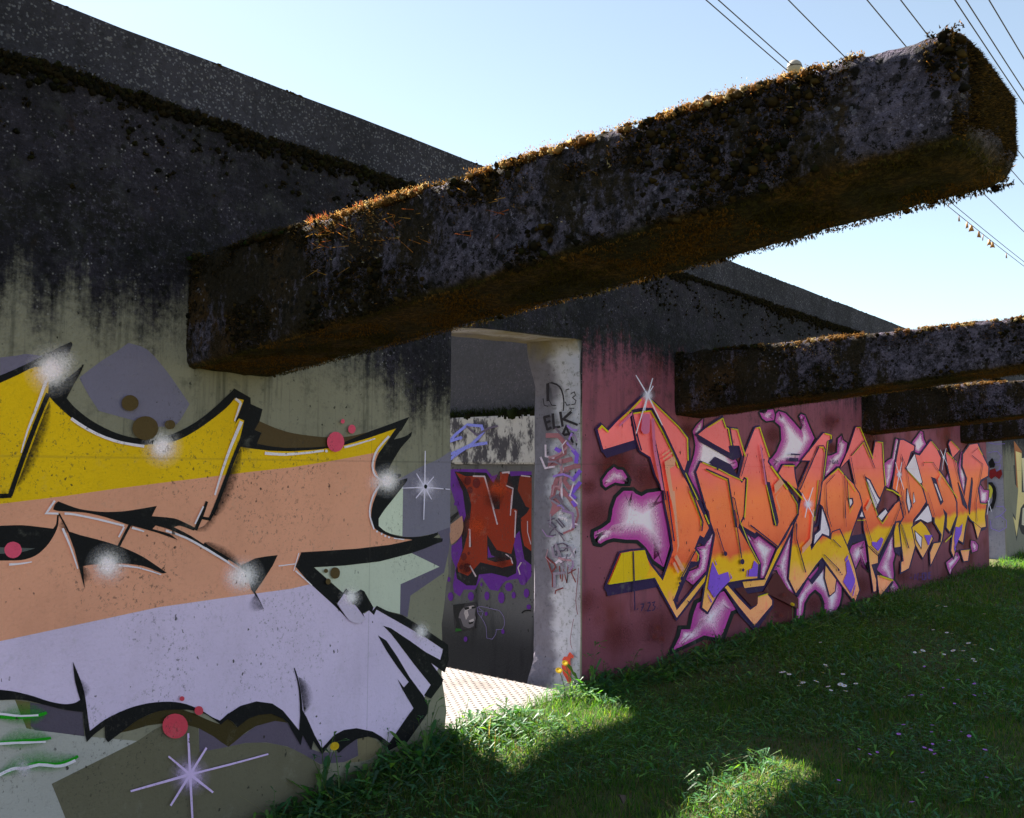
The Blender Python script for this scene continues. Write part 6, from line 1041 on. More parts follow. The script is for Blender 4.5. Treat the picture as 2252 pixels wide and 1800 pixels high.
J|tag|S|130,122,142|1|-213 832 -195 835 -208 804 -190 806 -203 771 -186 782 -170 764 -164 778 -142 759 -136 772
J|tag|S|164,126,140|1|-199 1144 -211 1146 -191 1169 -204 1171 -185 1191 -195 1201 -164 1192 -165 1202 -139 1194 -139 1204
J|tag|S|104,96,114|1|-138 729 -143 735 -119 741 -124 746 -98 753 -106 756 -91 775 -99 776 -84 796 -92 797
J|tag|S|200,190,210|1|-114 1396 -122 1395 -120 1420 -128 1419 -126 1442 -135 1444 -110 1458 -117 1462 -93 1474 -99 1479
J|tag|S|130,122,142|1|-238 1340 -240 1351 -214 1342 -215 1353 -186 1341 -182 1352 -160 1330 -153 1339 -139 1318 -131 1327
J|tag|S|164,126,140|1|-159 763 -154 775 -137 759 -133 771 -108 754 -105 767 -79 754 -78 766 -57 754 -56 766
J|tag|S|146,118,200|1|-97 1562 -85 1571 -82 1549 -71 1558 -60 1534 -53 1546 -35 1529 -33 1543 -16 1529 -15 1542
N|letter|P|84,34,128|1|-1844 1297 -1434 1299 -1374 1246 -1212 1282 -988 1284 -989 1143 -985 529 -1052 454 -1118 498 -1238 468 -1305 392 -1388 394 -1473 479 -1542 380 -1658 370 -1701 313 -1761 339 -1776 391 -1749 531 -1795 612 -1796 698 -1737 733 -1679 853 -1710 936 -1803 1126
N|letter|p|20,16,26|1|-1773 1279 -1434 1272 -1362 1194 -1304 1282 -1212 1282 -1189 1248 -988 1259 -989 1143 -986 608 -1053 643 -1101 849 -1167 786 -1125 618 -1131 537 -1211 501 -1375 518 -1501 498 -1529 413 -1629 404 -1733 447 -1748 510 -1677 673 -1694 841 -1644 939 -1683 1129 -1689 1135
N|letter|p|122,36,12|1|-1760 1274 -1653 1243 -1452 1245 -1396 1106 -1348 999 -1296 1001 -1295 1277 -1206 1269 -1234 1170 -1165 1145 -1187 1005 -1149 1008 -1122 999 -1147 767 -1179 674 -1322 695 -1420 803 -1418 617 -1334 603 -1185 633 -1158 595 -1266 567 -1488 592 -1616 478 -1719 501 -1734 553 -1662 685 -1606 856 -1587 1025 -1624 1130
N|letter|P|128,42,20|1|-1088 940 -1030 982 -989 1043 -986 707 -1054 742 -1081 840
N|letter|P|110,40,20|1|-1098 1249 -988 1242 -986 1012 -1041 1029 -1120 1146
N|letter|p|84,34,128|1|-1412 721 -1376 651 -1335 643 -1411 628
N|letter|p|84,14,14|1|-1629 624 -1633 608 -1645 597 -1661 591 -1677 594 -1689 604 -1694 619 -1690 635 -1678 646 -1662 652 -1646 649 -1634 638
N|letter|p|84,14,14|1|-1586 543 -1591 525 -1605 511 -1623 505 -1642 508 -1656 520 -1662 537 -1657 555 -1643 569 -1624 576 -1605 572 -1591 560
N|letter|p|84,14,14|1|-1596 652 -1598 645 -1603 640 -1611 637 -1618 639 -1623 643 -1625 650 -1623 657 -1618 662 -1611 665 -1604 663 -1598 659
N|letter|p|84,14,14|1|-1669 542 -1672 532 -1679 525 -1689 521 -1700 523 -1707 530 -1710 539 -1708 549 -1700 556 -1690 560 -1680 558 -1672 551
N|letter|p|84,14,14|1|-1591 1208 -1595 1191 -1609 1178 -1627 1173 -1646 1177 -1660 1190 -1665 1207 -1660 1225 -1647 1238 -1628 1243 -1610 1238 -1596 1226
N|letter|p|84,14,14|1|-1494 1192 -1500 1172 -1514 1158 -1535 1152 -1556 1157 -1571 1171 -1577 1191 -1572 1210 -1557 1225 -1536 1231 -1515 1225 -1500 1211
N|letter|p|84,14,14|1|-1573 1137 -1576 1123 -1587 1113 -1602 1109 -1617 1112 -1628 1122 -1632 1136 -1628 1150 -1617 1160 -1602 1164 -1588 1161 -1577 1151
N|letter|S|170,160,170|1|-1573 1239 -1573 1250 -1457 1238 -1446 1249 -1361 998 -1347 1001
N|letter|S|170,160,170|1|-1416 1133 -1403 1136 -1323 883 -1310 886
N|letter|S|170,160,170|1|-1274 1267 -1276 1279 -1214 1271 -1198 1285 -1214 1265 -1198 1265
N|letter|S|170,160,170|1|-1236 1174 -1232 1182 -1171 1155 -1159 1161 -1187 1005 -1175 1005
N|letter|S|170,160,170|1|-1181 1109 -1171 1109 -1194 956 -1183 956
N|letter|S|170,160,170|1|-1617 829 -1609 841 -1607 826 -1590 834 -1606 699 -1588 700
N|letter|S|170,160,170|1|-1151 989 -1146 997 -1141 986 -1129 992 -1150 797 -1138 797
N|letter|S|170,160,170|1|-1601 555 -1589 561 -1536 477 -1523 483
N|letter|S|170,160,170|1|-1236 667 -1230 674 -1183 641 -1174 647 -1168 603 -1157 606
N|letter|S|170,160,170|1|-1027 923 -1019 923 -1026 843 -1018 844 -993 755 -986 757
N|letter|S|170,160,170|1|-1084 623 -1074 619 -1118 579 -1105 579 -1097 529 -1086 532
N|letter|S|170,160,170|1|-1088 1249 -1087 1258 -999 1242 -998 1250
N|letter|G|176,64,18|0.7|-1326 1142 -1177 1145 -1183 1110 -1204 1079 -1237 1053 -1278 1036 -1325 1029 -1372 1033 -1415 1048 -1450 1072 -1472 1104 -1480 1139 -1473 1175 -1451 1207 -1417 1233 -1375 1249 -1327 1255 -1281 1250 -1239 1235 -1205 1210 -1184 1179
N|letter|G|170,60,18|0.6|-1520 860 -1365 867 -1372 832 -1393 799 -1427 772 -1470 754 -1518 745 -1567 748 -1612 762 -1648 786 -1671 817 -1679 853 -1672 889 -1649 922 -1614 949 -1570 968 -1521 975 -1473 971 -1429 956 -1395 933 -1373 902
N|letter|G|60,12,6|0.6|-1646 538 -1544 546 -1549 523 -1563 502 -1585 484 -1613 471 -1645 465 -1676 466 -1705 474 -1728 489 -1743 508 -1749 531 -1744 554 -1729 576 -1707 594 -1678 606 -1647 612 -1615 610 -1587 602 -1564 587 -1550 568
N|letter|G|60,12,6|0.5|-1266 608 -1172 614 -1176 592 -1189 572 -1210 555 -1236 542 -1265 537 -1295 538 -1322 546 -1343 560 -1357 579 -1362 601 -1358 623 -1344 644 -1323 661 -1296 673 -1267 679 -1237 677 -1211 669 -1190 654 -1177 636
N|letter|G|60,12,6|0.5|-1690 1189 -1603 1190 -1607 1171 -1619 1153 -1638 1139 -1662 1129 -1689 1126 -1716 1128 -1741 1137 -1761 1150 -1773 1168 -1778 1188 -1774 1207 -1762 1225 -1742 1239 -1718 1249 -1691 1252 -1664 1249 -1639 1241 -1620 1227 -1607 1209
N|letter|G|60,12,6|0.5|-1353 1074 -1230 1077 -1235 1048 -1253 1022 -1280 1001 -1314 987 -1352 981 -1391 984 -1426 996 -1455 1016 -1473 1041 -1480 1070 -1474 1099 -1456 1126 -1428 1147 -1393 1161 -1354 1166 -1316 1163 -1281 1150 -1254 1130 -1236 1105
N|paint_splatter|p|84,34,128|1|-1801 436 -1803 428 -1808 421 -1815 417 -1823 416 -1830 419 -1835 425 -1837 433 -1835 442 -1831 449 -1823 453 -1815 454 -1808 451 -1803 445
N|paint_splatter|p|84,34,128|1|-1768 307 -1770 292 -1778 279 -1790 272 -1804 270 -1816 276 -1824 287 -1828 301 -1825 316 -1817 329 -1805 336 -1791 338 -1779 332 -1771 321
N|paint_splatter|p|84,34,128|1|-1549 330 -1552 315 -1560 303 -1573 295 -1587 294 -1600 299 -1609 310 -1612 324 -1609 339 -1601 351 -1588 359 -1574 360 -1561 355 -1552 344
N|paint_splatter|p|84,34,128|1|-1390 348 -1392 334 -1399 322 -1409 314 -1420 313 -1430 319 -1437 329 -1440 343 -1438 358 -1431 370 -1421 377 -1410 378 -1400 373 -1392 362
N|paint_splatter|p|84,34,128|1|-1238 350 -1241 331 -1250 315 -1263 306 -1277 304 -1290 311 -1300 325 -1303 343 -1300 362 -1291 378 -1278 387 -1264 388 -1250 381 -1241 368
N|paint_splatter|p|84,34,128|1|-1160 435 -1163 421 -1173 409 -1188 401 -1205 400 -1220 404 -1231 415 -1235 428 -1231 443 -1221 455 -1206 462 -1189 464 -1174 459 -1163 449
N|paint_splatter|p|84,34,128|1|-1130 378 -1132 367 -1137 358 -1145 353 -1154 352 -1162 356 -1168 364 -1170 374 -1168 385 -1162 394 -1155 399 -1146 400 -1138 396 -1132 388
N|paint_splatter|p|84,34,128|1|-1002 405 -1005 390 -1012 378 -1022 370 -1034 369 -1044 375 -1052 386 -1054 400 -1052 415 -1045 427 -1034 434 -1023 435 -1012 430 -1005 419
N|paint_splatter|p|84,34,128|1|-1459 427 -1460 420 -1464 415 -1469 412 -1475 411 -1480 414 -1483 418 -1485 425 -1483 431 -1480 436 -1475 440 -1469 440 -1464 438 -1461 433
N|paint_splatter|p|84,34,128|1|-1032 496 -1035 480 -1044 467 -1058 459 -1073 457 -1086 463 -1096 475 -1099 490 -1096 506 -1087 519 -1073 527 -1058 528 -1044 522 -1035 511
N|paint_splatter|p|84,34,128|1|-1405 214 -1406 207 -1411 201 -1417 198 -1424 197 -1430 199 -1434 204 -1436 211 -1434 218 -1430 223 -1424 227 -1417 228 -1411 225 -1407 220
N|paint_splatter|p|84,34,128|1|-1236 102 -1237 94 -1242 87 -1248 83 -1255 82 -1262 85 -1266 91 -1268 98 -1266 106 -1262 113 -1256 117 -1248 118 -1242 115 -1237 110
N|paint_splatter|p|84,34,128|1|-1611 0 -1613 -9 -1618 -17 -1626 -22 -1635 -23 -1643 -20 -1649 -14 -1651 -5 -1649 4 -1644 12 -1636 17 -1627 18 -1619 15 -1613 9
N|paint_splatter|p|84,34,128|1|-1714 782 -1716 771 -1724 762 -1734 756 -1746 756 -1757 760 -1764 768 -1767 779 -1765 791 -1757 800 -1747 805 -1735 806 -1724 802 -1717 793
N|paint_splatter|p|84,34,128|1|-1743 1026 -1744 1020 -1747 1015 -1753 1012 -1759 1012 -1764 1014 -1768 1019 -1770 1025 -1768 1031 -1765 1036 -1759 1039 -1753 1039 -1748 1037 -1744 1032
N|paint_splatter|p|84,34,128|1|-1726 1030 -1728 1023 -1733 1017 -1740 1014 -1748 1014 -1755 1016 -1760 1022 -1762 1029 -1760 1036 -1755 1042 -1748 1045 -1740 1046 -1733 1043 -1728 1037
N|paint_splatter|p|84,34,128|1|-985 308 -987 300 -993 294 -1001 289 -1010 288 -1018 291 -1024 297 -1026 304 -1024 312 -1019 319 -1010 323 -1001 324 -993 321 -987 316
N|paint_splatter|P|150,118,100|1|-1814 857 -1680 937 -1665 853 -1693 778 -1766 721 -1796 708 -1812 782
N|paint_splatter|p|24,22,26|1|-1845 899 -1725 968 -1718 952 -1821 862
N|paint_splatter|S|120,110,160|1|-1503 209 -1507 208 -1506 229 -1511 228 -1510 248 -1515 249 -1498 254 -1500 257 -1470 260 -1470 263 -1408 257 -1407 260 -1345 252 -1344 256 -1310 251 -1309 254 -1291 250 -1289 253 -1268 232 -1264 234 -1244 206 -1240 207 -1237 176 -1233 176 -1239 147 -1235 147 -1251 127 -1247 126 -1262 115 -1260 113 -1288 112 -1288 109 -1318 109 -1314 106 -1319 92 -1315 92 -1324 72 -1320 71 -1341 50 -1338 49 -1357 34 -1355 30 -1383 34 -1384 31 -1409 35 -1413 32 -1411 71 -1415 71 -1417 116 -1421 115 -1436 148 -1440 146 -1460 173 -1464 171 -1484 195 -1488 193 -1503 210 -1506 207
N|paint_splatter|S|120,110,160|1|-1499 249 -1497 252 -1475 236 -1472 239 -1451 224 -1446 225 -1461 201 -1457 200 -1471 177 -1467 176
N|paint_splatter|S|120,110,160|1|-1512 222 -1512 225 -1463 222 -1462 225
N|paint_splatter|S|16,14,18|1|-1066 252 -1074 258 -1053 262 -1061 269 -1036 272 -1040 281 -1009 276 -1009 285 -984 277 -983 287
N|portrait_poster|p|46,45,50|1|-1767 244 -1524 291 -1512 269 -1532 92 -1741 41 -1757 118
N|portrait_poster|p|28,28,32|1|-1767 244 -1635 267 -1656 234 -1692 199 -1706 145 -1676 75 -1741 41 -1728 111 -1758 171
N|portrait_poster|P|98,96,102|1|-1649 235 -1577 253 -1526 247 -1536 195 -1525 170 -1546 106 -1596 85 -1654 93 -1684 147 -1706 150 -1692 194
N|portrait_poster|P|160,156,158|1|-1634 236 -1555 260 -1534 255 -1612 218 -1597 183 -1626 143 -1648 193
N|portrait_poster|p|20,20,24|1|-1649 235 -1598 245 -1591 232 -1634 217
N|portrait_poster|p|20,20,24|1|-1572 250 -1527 258 -1529 242 -1566 235
N|portrait_poster|p|170,166,168|1|-1597 142 -1547 163 -1542 148 -1575 123
N|portrait_poster|p|24,24,28|1|-1604 125 -1547 142 -1553 126 -1589 114
N|portrait_poster|p|30,90,30|1|-1734 68 -1683 69 -1668 57 -1741 41
N|tag|S|120,130,214|1|-1796 1491 -1820 1505 -1760 1522 -1784 1537 -1710 1562 -1731 1578 -1643 1601 -1662 1618 -1592 1628 -1601 1651 -1524 1622 -1522 1644 -1461 1617 -1439 1637 -1455 1602 -1427 1607 -1448 1585 -1416 1579 -1490 1546 -1468 1531 -1566 1495 -1549 1477 -1695 1451 -1683 1431 -1813 1417 -1801 1396
N|tag|S|120,130,214|1|-1796 1351 -1817 1370 -1727 1390 -1747 1409 -1647 1432 -1665 1452 -1601 1453 -1615 1474 -1553 1466 -1562 1488 -1464 1478 -1469 1501 -1386 1486 -1391 1508
N|tag|S|120,130,214|1|-1778 1505 -1788 1528 -1721 1518 -1731 1540 -1674 1528 -1665 1555 -1675 1529 -1652 1545 -1668 1524 -1646 1541
N|tag|S|90,84,104|1|-1616 1625 -1601 1637 -1560 1588 -1546 1599 -1498 1547 -1497 1567 -1438 1574 -1449 1588 -1374 1600 -1383 1615 -1321 1610 -1326 1626 -1282 1615 -1286 1630
F|letter|p|36,32,36|1|15636 1411 15717 1411 15735 1793 16460 1644 17481 1715 17236 135 16058 343 15866 477 16042 736 15695 238 15486 691 15675 593 15837 773 15910 1052 15712 1117
F|letter|p|150,86,36|1|15714 1793 16240 1639 16157 1049 15808 1069 15784 1396
F|letter|p|206,190,130|1|15816 1631 16236 1607 16148 986 16438 982 16342 823 16042 736 15706 314 15511 629 15671 562 15906 1021 15853 1397
F|letter|p|206,200,160|1|16224 1527 17459 1578 17365 968 16295 1000
F|letter|p|190,184,160|1|16184 732 17341 817 17261 300 16078 483
K|tag|S|140,120,214|1|-199 1591 -200 1598 -137 1602 -138 1609 -78 1612 -75 1620 -53 1576 -48 1581 -28 1540 -21 1541 -42 1497 -36 1495 -56 1455 -51 1447 -87 1455 -88 1447 -121 1455 -122 1447
K|tag|S|140,120,214|1|-109 1402 -109 1410 -75 1406 -75 1413 -45 1409 -37 1418 -49 1380 -42 1379 -53 1349 -47 1344 -82 1334 -79 1328 -113 1319 -110 1312
K|tag|S|140,120,214|1|-112 788 -112 796 -65 790 -64 797 -19 791 -15 799 -4 764 1 768 10 737 19 736 -21 703 -17 698 -63 663 -60 657 -101 642 -99 635 -131 631 -129 624
K|tag|S|140,120,214|1|-202 579 -195 580 -197 519 -190 521 -192 458 -185 463 -136 437 -133 444 -81 417 -81 425 -32 450 -35 456 18 483 11 487 19 537 12 537 21 590 14 587 -20 627 -24 621 -59 663 -64 657
K|tag|S|140,120,214|1|-190 1742 -188 1749 -154 1729 -152 1737 -101 1718 -100 1725 -31 1719 -31 1727 28 1724 28 1731
K|tag|P|20,18,22|1|-209 1149 -157 1150 -111 1061 -109 912 -153 761 -216 714 -218 774 -171 850 -155 970 -172 1075 -210 1104
K|tag|P|190,190,70|1|-205 1119 -172 1090 -153 1030 -177 910 -211 909
K|tag|p|120,26,34|1|-204 1330 -110 1361 -98 1301 -30 1346 -18 1272 -61 1196 -113 1241 -169 1195 -206 1240
K|tag|p|20,18,22|1|-201 1451 -147 1519 -109 1421 -123 1376 -203 1360"""
def smooth_closed(P,sub=3):
    P=[np.array(p,float) for p in P]; n=len(P)
    def corner(i):
        a=P[i]-P[i-1]; b=P[(i+1)%n]-P[i]; la,lb=np.linalg.norm(a),np.linalg.norm(b)
        return la<1e-9 or lb<1e-9 or (a@b)<.80*la*lb
    out=[]
    cs=[corner(i) for i in range(n)]
    for i in range(n):
        j=(i+1)%n; p1,p2=P[i],P[j]
        L=np.linalg.norm(p2-p1)
        t1=(p2-P[i-1])/2 if not cs[i] else (p2-p1)*.9
        t2=(P[(j+1)%n]-p1)/2 if not cs[j] else (p2-p1)*.9
        for tt in (t1,t2):
            l=np.linalg.norm(tt)
            if l>L: tt*=L/l
        for k in range(sub):
            t=k/sub; out.append((2*t**3-3*t*t+1)*p1+(t**3-2*t*t+t)*t1+(-2*t**3+3*t*t)*p2+(t**3-t*t)*t2)
    return out
class Layer:
    def __init__(s): s.V=[];s.C=[];s.T=[];s.Q=[]
LAY={}; ORDER=[]; IDX={'L':0,'R':0,'J':0,'N':0,'F':0,'K':0}
def place(surf,a,b,off):
    if surf in 'LRF': return (a,-off,b)
    x0={'J':4.352,'N':5.1,'K':14.985}[surf]
    if surf=='N' and 1.335<=b: x0-=.035
    return (x0-off,-a,b)
for line in PAINT.strip().split('\n'):
    surf,grp,kind,cc,alpha,pt=line.split('|'); alpha=float(alpha)
    v=[int(q)/1000 for q in pt.split()]; P=list(zip(v[0::2],v[1::2]))
    IDX[surf]+=1; off=.0006+.00011*IDX[surf]
    let=cc[0]=='@'; sft=kind in 'GW'; key=(surf,grp,'l' if let else ('s' if sft else 'p'))
    if key not in LAY: LAY[key]=Layer(); ORDER.append(key)
    L=LAY[key]; base=len(L.V); col=[.6,.3,.2] if let else lin(cc)
    if kind in 'Pp':
        if kind=='P': P=[tuple(q) for q in smooth_closed(P)]
        vo,_,fo,_,_,_=delaunay_2d_cdt([Vector(q) for q in P],[],[list(range(len(P)))],1,1e-6)
        for f in fo:
            f=list(f); q0,q1,q2=vo[f[0]],vo[f[1]],vo[f[2]]
            if (q1.x-q0.x)*(q2.y-q0.y)-(q1.y-q0.y)*(q2.x-q0.x)<0: f=f[::-1]
            for k in range(1,len(f)-1): L.T.append((base+f[0],base+f[k],base+f[k+1]))
        for q in vo: L.V.append(place(surf,q.x,q.y,off)); L.C.append((*col,1))
    elif kind=='G':
        m=len(P)-1; c0=P[0]; rings=((0,1.0),(.28,.86),(.55,.45),(.8,.13),(1.2,0))
        for fr,al in rings[1:]:
            for q in P[1:]: L.V.append(place(surf,c0[0]+(q[0]-c0[0])*fr,c0[1]+(q[1]-c0[1])*fr,off)); L.C.append((*col,alpha*al))
        ci=len(L.V); L.V.append(place(surf,*c0,off)); L.C.append((*col,alpha))
        for k in range(m):
            L.T.append((ci,base+(k+1)%m,base+k))
            for r in range(3): L.Q.append((base+r*m+k,base+r*m+(k+1)%m,base+(r+1)*m+(k+1)%m,base+(r+1)*m+k))
    else:
        for i,q in enumerate(P):
            L.V.append(place(surf,*q,off)); L.C.append((*col,alpha if (kind=='S' or i%2==0) else 0.0))
        for i in range(0,len(P)-2,2): L.Q.append((base+i,base+i+1,base+i+3,base+i+2))
NAMES={}
roots={}
def paint_obj(key,name,parent):
    L=LAY[key]
    F_=[f for f in (np.array(L.T),np.array(L.Q)) if len(f)]
    return mesh_np(name,np.array(L.V),F_,{'l':M_LET,'s':M_SPRAY,'p':M_PAINT}[key[2]],parent,col=np.array(L.C))
mural_c=paint_obj(('L','backdrop','p'),'character_mural',front)
mural_l=paint_obj(('R','splash','p'),'lettering_mural',front)
for key in ORDER:
    surf,grp,let=key
    if grp in('backdrop','splash') and let=='p': continue
    if grp=='splash': paint_obj(key,'spray_cloud',mural_l); continue
    if let=='s' and surf in 'LR': paint_obj(key,grp if 'spray' in grp else 'spray_'+('burst' if 'spark' in grp or 'star' in grp else 'haze'),mural_c if surf=='L' else mural_l); continue
    if surf=='L': paint_obj(key,{'star_low':'star'}.get(grp,grp),mural_c)
    elif surf=='R':
        if grp.startswith('letter') and grp[6:].isdigit():
            if let=='l': paint_obj(key,'letter',mural_l)
            else: paint_obj(key,'letter_outline',mural_l)
        else: paint_obj(key,grp,mural_l)
    elif surf=='J': o=paint_obj(key,'scrawl',front)
    elif surf=='K': o=paint_obj(key,'scrawl',front)
    elif surf=='F': o=paint_obj(key,'yellow_lettering',front)
    elif surf=='N': o=paint_obj(key,{'letter':'painted_letter','tag':'scrawl'}.get(grp,grp),PWB)

# ------------------------------------------------------------------ moss
def ico(sub):
    bm=bmesh.new(); bmesh.ops.create_icosphere(bm,subdivisions=sub,radius=1); V=np.array([v.co for v in bm.verts]); T=np.array([[v.index for v in f.verts] for f in bm.faces]); bm.free(); return V,T
ICO1=ico(1); ICO2=ico(2)
def lumps(centers,radii,cols,base=ICO1,squash=.75,rough=.35):
    V0,T0=base; k=len(centers); nv=len(V0)
    R=radii[:,None,None]*(1+RNG.uniform(-rough,rough,(k,nv,1)))
    V=V0[None]*R; V[:,:,2]*=squash
    V=V+centers[:,None]
    T=(T0[None]+np.arange(k)[:,None,None]*nv).reshape(-1,3)
    C=np.repeat(cols[:,None],nv,1)*(1+RNG.uniform(-.35,.35,(k,nv,1)))
    return V.reshape(-1,3),T,np.clip(C.reshape(-1,3),0,1)
def tufts(pos,nrm,length,width,cols,blades=3,spread=.7):
    """small pointed moss leaves standing off a surface"""
    k=len(pos); pos=np.repeat(pos,blades,0); nrm=np.repeat(nrm,blades,0); cols=np.repeat(cols,blades,0); L=np.repeat(length,blades)*RNG.uniform(.6,1.3,k*blades)
    d=nrm+RNG.normal(0,spread*.6,(k*blades,3)); d/=np.linalg.norm(d,axis=1,keepdims=True)
    sd=np.cross(d,RNG.normal(0,1,(k*blades,3))); sd/=np.linalg.norm(sd,axis=1,keepdims=True)
    w=(width*RNG.uniform(.7,1.3,k*blades))[:,None]
    tip=pos+d*L[:,None]; b=pos-d*(L*.15)[:,None]
    V=np.stack([b-sd*w,b+sd*w,tip],1).reshape(-1,3); T=np.arange(len(V)).reshape(-1,3)
    C=np.repeat(cols*RNG.uniform(.6,1.4,(k*blades,1)),3,0); 
    return V,T,np.clip(C,0,1)
def join(parts):
    V=[];T=[];C=[];o=0
    for v,t_,c_ in parts: V.append(v);T.append(t_+o);C.append(c_);o+=len(v)
    return np.concatenate(V),np.concatenate(T),np.concatenate(C)
def pick(pal,n):
    pal=np.array(pal); return pal[RNG.integers(0,len(pal),n)]
DARKM=[(.016,.013,.007),(.022,.016,.008),(.030,.021,.009),(.012,.011,.006),(.026,.024,.008)]
BROWN=[(.05,.032,.012),(.065,.040,.012),(.035,.026,.011),(.022,.017,.009),(.08,.050,.015)]
ORANGE=[(.22,.10,.025),(.16,.075,.02),(.11,.06,.018),(.26,.13,.035),(.08,.045,.015)]
# along the top edge of the front wall
n1=7500; x=np.concatenate([RNG.uniform(.2,9,n1),RNG.uniform(9,26,2600)])
band=np.array([mnoise.noise((a*2.1,.5,2.2))+.6*mnoise.noise((a*6.3,.5,7.2)) for a in x])
depth=.030+.045*np.clip(band+.35,0,1)
far=RNG.random(len(x))<.30; hh=2.692-np.abs(RNG.normal(0,.6,len(x)))*depth
hh=np.where(far,2.68-np.abs(RNG.normal(0,.15,len(x))),hh)
cl=np.array([mnoise.noise((a*5,b*7,2.2))+.5*mnoise.noise((a*13,b*13,4.2)) for a,b in zip(x,hh)])
keep=np.where(far,cl>.12,(band>-.45)|(hh>2.668)); x,hh,far=x[keep],hh[keep],far[keep]
r=RNG.uniform(.005,.017,len(x))*np.where(far,.7,1.0)*np.where(x>9,1.5,1)
ce=np.stack([x,np.where(hh>2.68,RNG.uniform(-.012,.05,len(x)),-.001-r*.2),hh],1)
A=lumps(ce,r,pick(DARKM,len(x)),ICO1,.85,.5)
n2=46000; xi=RNG.integers(0,len(x),n2); pp=ce[xi]+RNG.normal(0,1,(n2,3))*r[xi][:,None]*.75; pp[:,1]=np.minimum(pp[:,1],.05)
nn=np.tile((0,-.9,.35),(n2,1)); B=tufts(pp,nn,np.full(n2,.011),.0017,pick(DARKM+BROWN[:3],n2),2,.9)
V,T,C=join([A,B]); mesh_np('moss',V,[T],M_MOSS,front,col=C)
# small growths on the parapet top
n3=700; x=RNG.uniform(-.5,20,n3); kk=np.array([mnoise.noise((a*1.3,.3,5)) for a in x])>.05; x=x[kk]; ce=np.stack([x,np.full(len(x),.375),np.full(len(x),3.10)],1)
V,T,C=lumps(ce,RNG.uniform(.004,.012,len(x)),pick(BROWN,len(x)),ICO1,.7,.5); mesh_np('moss',V,[T],M_MOSS,par,col=C)
# moss on the ledge inside the passage
n3=420; ce=np.stack([5.1+RNG.uniform(.0,.10,n3),RNG.uniform(.75,2.3,n3),np.full(n3,1.70)],1)
rr_=np.array([.02+.045*max(0,mnoise.noise((a*3.1,2,1))+.35) for a in ce[:,1]])
A=lumps(ce,rr_*RNG.uniform(.6,1.2,n3),pick([(.016,.018,.006),(.026,.034,.009),(.02,.018,.007)],n3),ICO1,.9,.4)
B=tufts(ce[RNG.integers(0,n3,2500)]+RNG.normal(0,.02,(2500,3))+np.array([0,0,.02]),np.tile((-.5,0,.8),(2500,1)),np.full(2500,.03),.002,pick([(.02,.03,.008),(.03,.045,.01)],2500),2)
V,T,C=join([A,B]); mesh_np('moss',V,[T],M_MOSS,PWL,col=C)

# ------------------------------------------------------------------ cantilever beams
LEN,WID,TOP=2.765,.387,2.113
def zbot(d): return 1.676+(1.930-1.676)*d/LEN
def ztop(d): return TOP+.036*np.clip(d/LEN,0,1)**1.3
def sect(d,kx):
    """closed rounded section at distance d from the wall; list of (x,z,nx,nz)"""
    zb=zbot(d); TP=float(ztop(d)); x0,x1=0.0,WID; r=.030; out=[]
    seg=[((x0,zb+r),(x0,TP-r),(-1,0),int(16*kx)),((x0+r,TP),(x1-r,TP),(0,1),int(13*kx)),((x1,TP-r),(x1,zb+r),(1,0),int(16*kx)),((x1-r,zb),(x0+r,zb),(0,-1),int(13*kx))]
    for i,(a,b,nn_,m) in enumerate(seg):
        for k in range(m):
            t_=k/(m-1); out.append((a[0]+(b[0]-a[0])*t_,a[1]+(b[1]-a[1])*t_,*nn_))
        n2_=seg[(i+1)%4][2]; q=(nn_[0]+n2_[0],nn_[1]+n2_[1]); l=math.hypot(*q); nb=seg[(i+1)%4][0]
        cx,cz=(b[0]-nn_[0]*r,b[1]-nn_[1]*r); out.append((cx+q[0]/l*r,cz+q[1]/l*r,q[0]/l,q[1]/l))
    return out
def beam_body(kx,nd):
    V=[];Fq=[];S=None
    ds=list(np.linspace(-.02,LEN-.04,nd))+[LEN-.018,LEN-.004]
    for i,d in enumerate(ds):
        sc_=sect(min(d,LEN),kx); S=len(sc_); zc=1.9
        shrink={len(ds)-2:.006,len(ds)-1:.020}.get(i,0)
        for (x,z,nx,nz) in sc_:
            p=Vector((x*7,d*7,z*7)); a=.011*mnoise.noise(p)+.008*mnoise.noise(p*3.1)+.004*mnoise.noise(p*8)
            if nz>.5: a+=.012*max(0,mnoise.noise(p*1.7+Vector((3,1,2))))
            if nz<-.5: a*=.6
            a-=shrink
            V.append((x+nx*a,-d,z+nz*a))
    for i in range(len(ds)-1):
        for k in range(S): Fq.append((i*S+k,i*S+(k+1)%S,(i+1)*S+(k+1)%S,(i+1)*S+k))
    # end cap grid by fan to shrunk ring
    last=(len(ds)-1)*S; cxy=np.mean(np.array(V[last:last+S]),0); b0=len(V)
    rings=4; T=[]
    for r in range(1,rings):
        f=1-r/rings
        for k in range(S):
            q=cxy+(np.array(V[last+k])-cxy)*f; q[1]=-LEN-.004-.012*mnoise.noise(Vector((q[0]*14,2.0,q[2]*14)))-.006; V.append(tuple(q))
    def idx(r,k): return last+k%S if r==0 else b0+(r-1)*S+k%S
    for r in range(rings-1):
        for k in range(S): Fq.append((idx(r,k),idx(r,k+1),idx(r+1,k+1),idx(r+1,k)))
    ci=len(V); V.append((cxy[0],-LEN-.01,cxy[2]))
    for k in range(S): T.append((idx(rings-1,k),idx(rings-1,k+1),ci))
    return np.array(V),np.array(Fq),np.array(T)
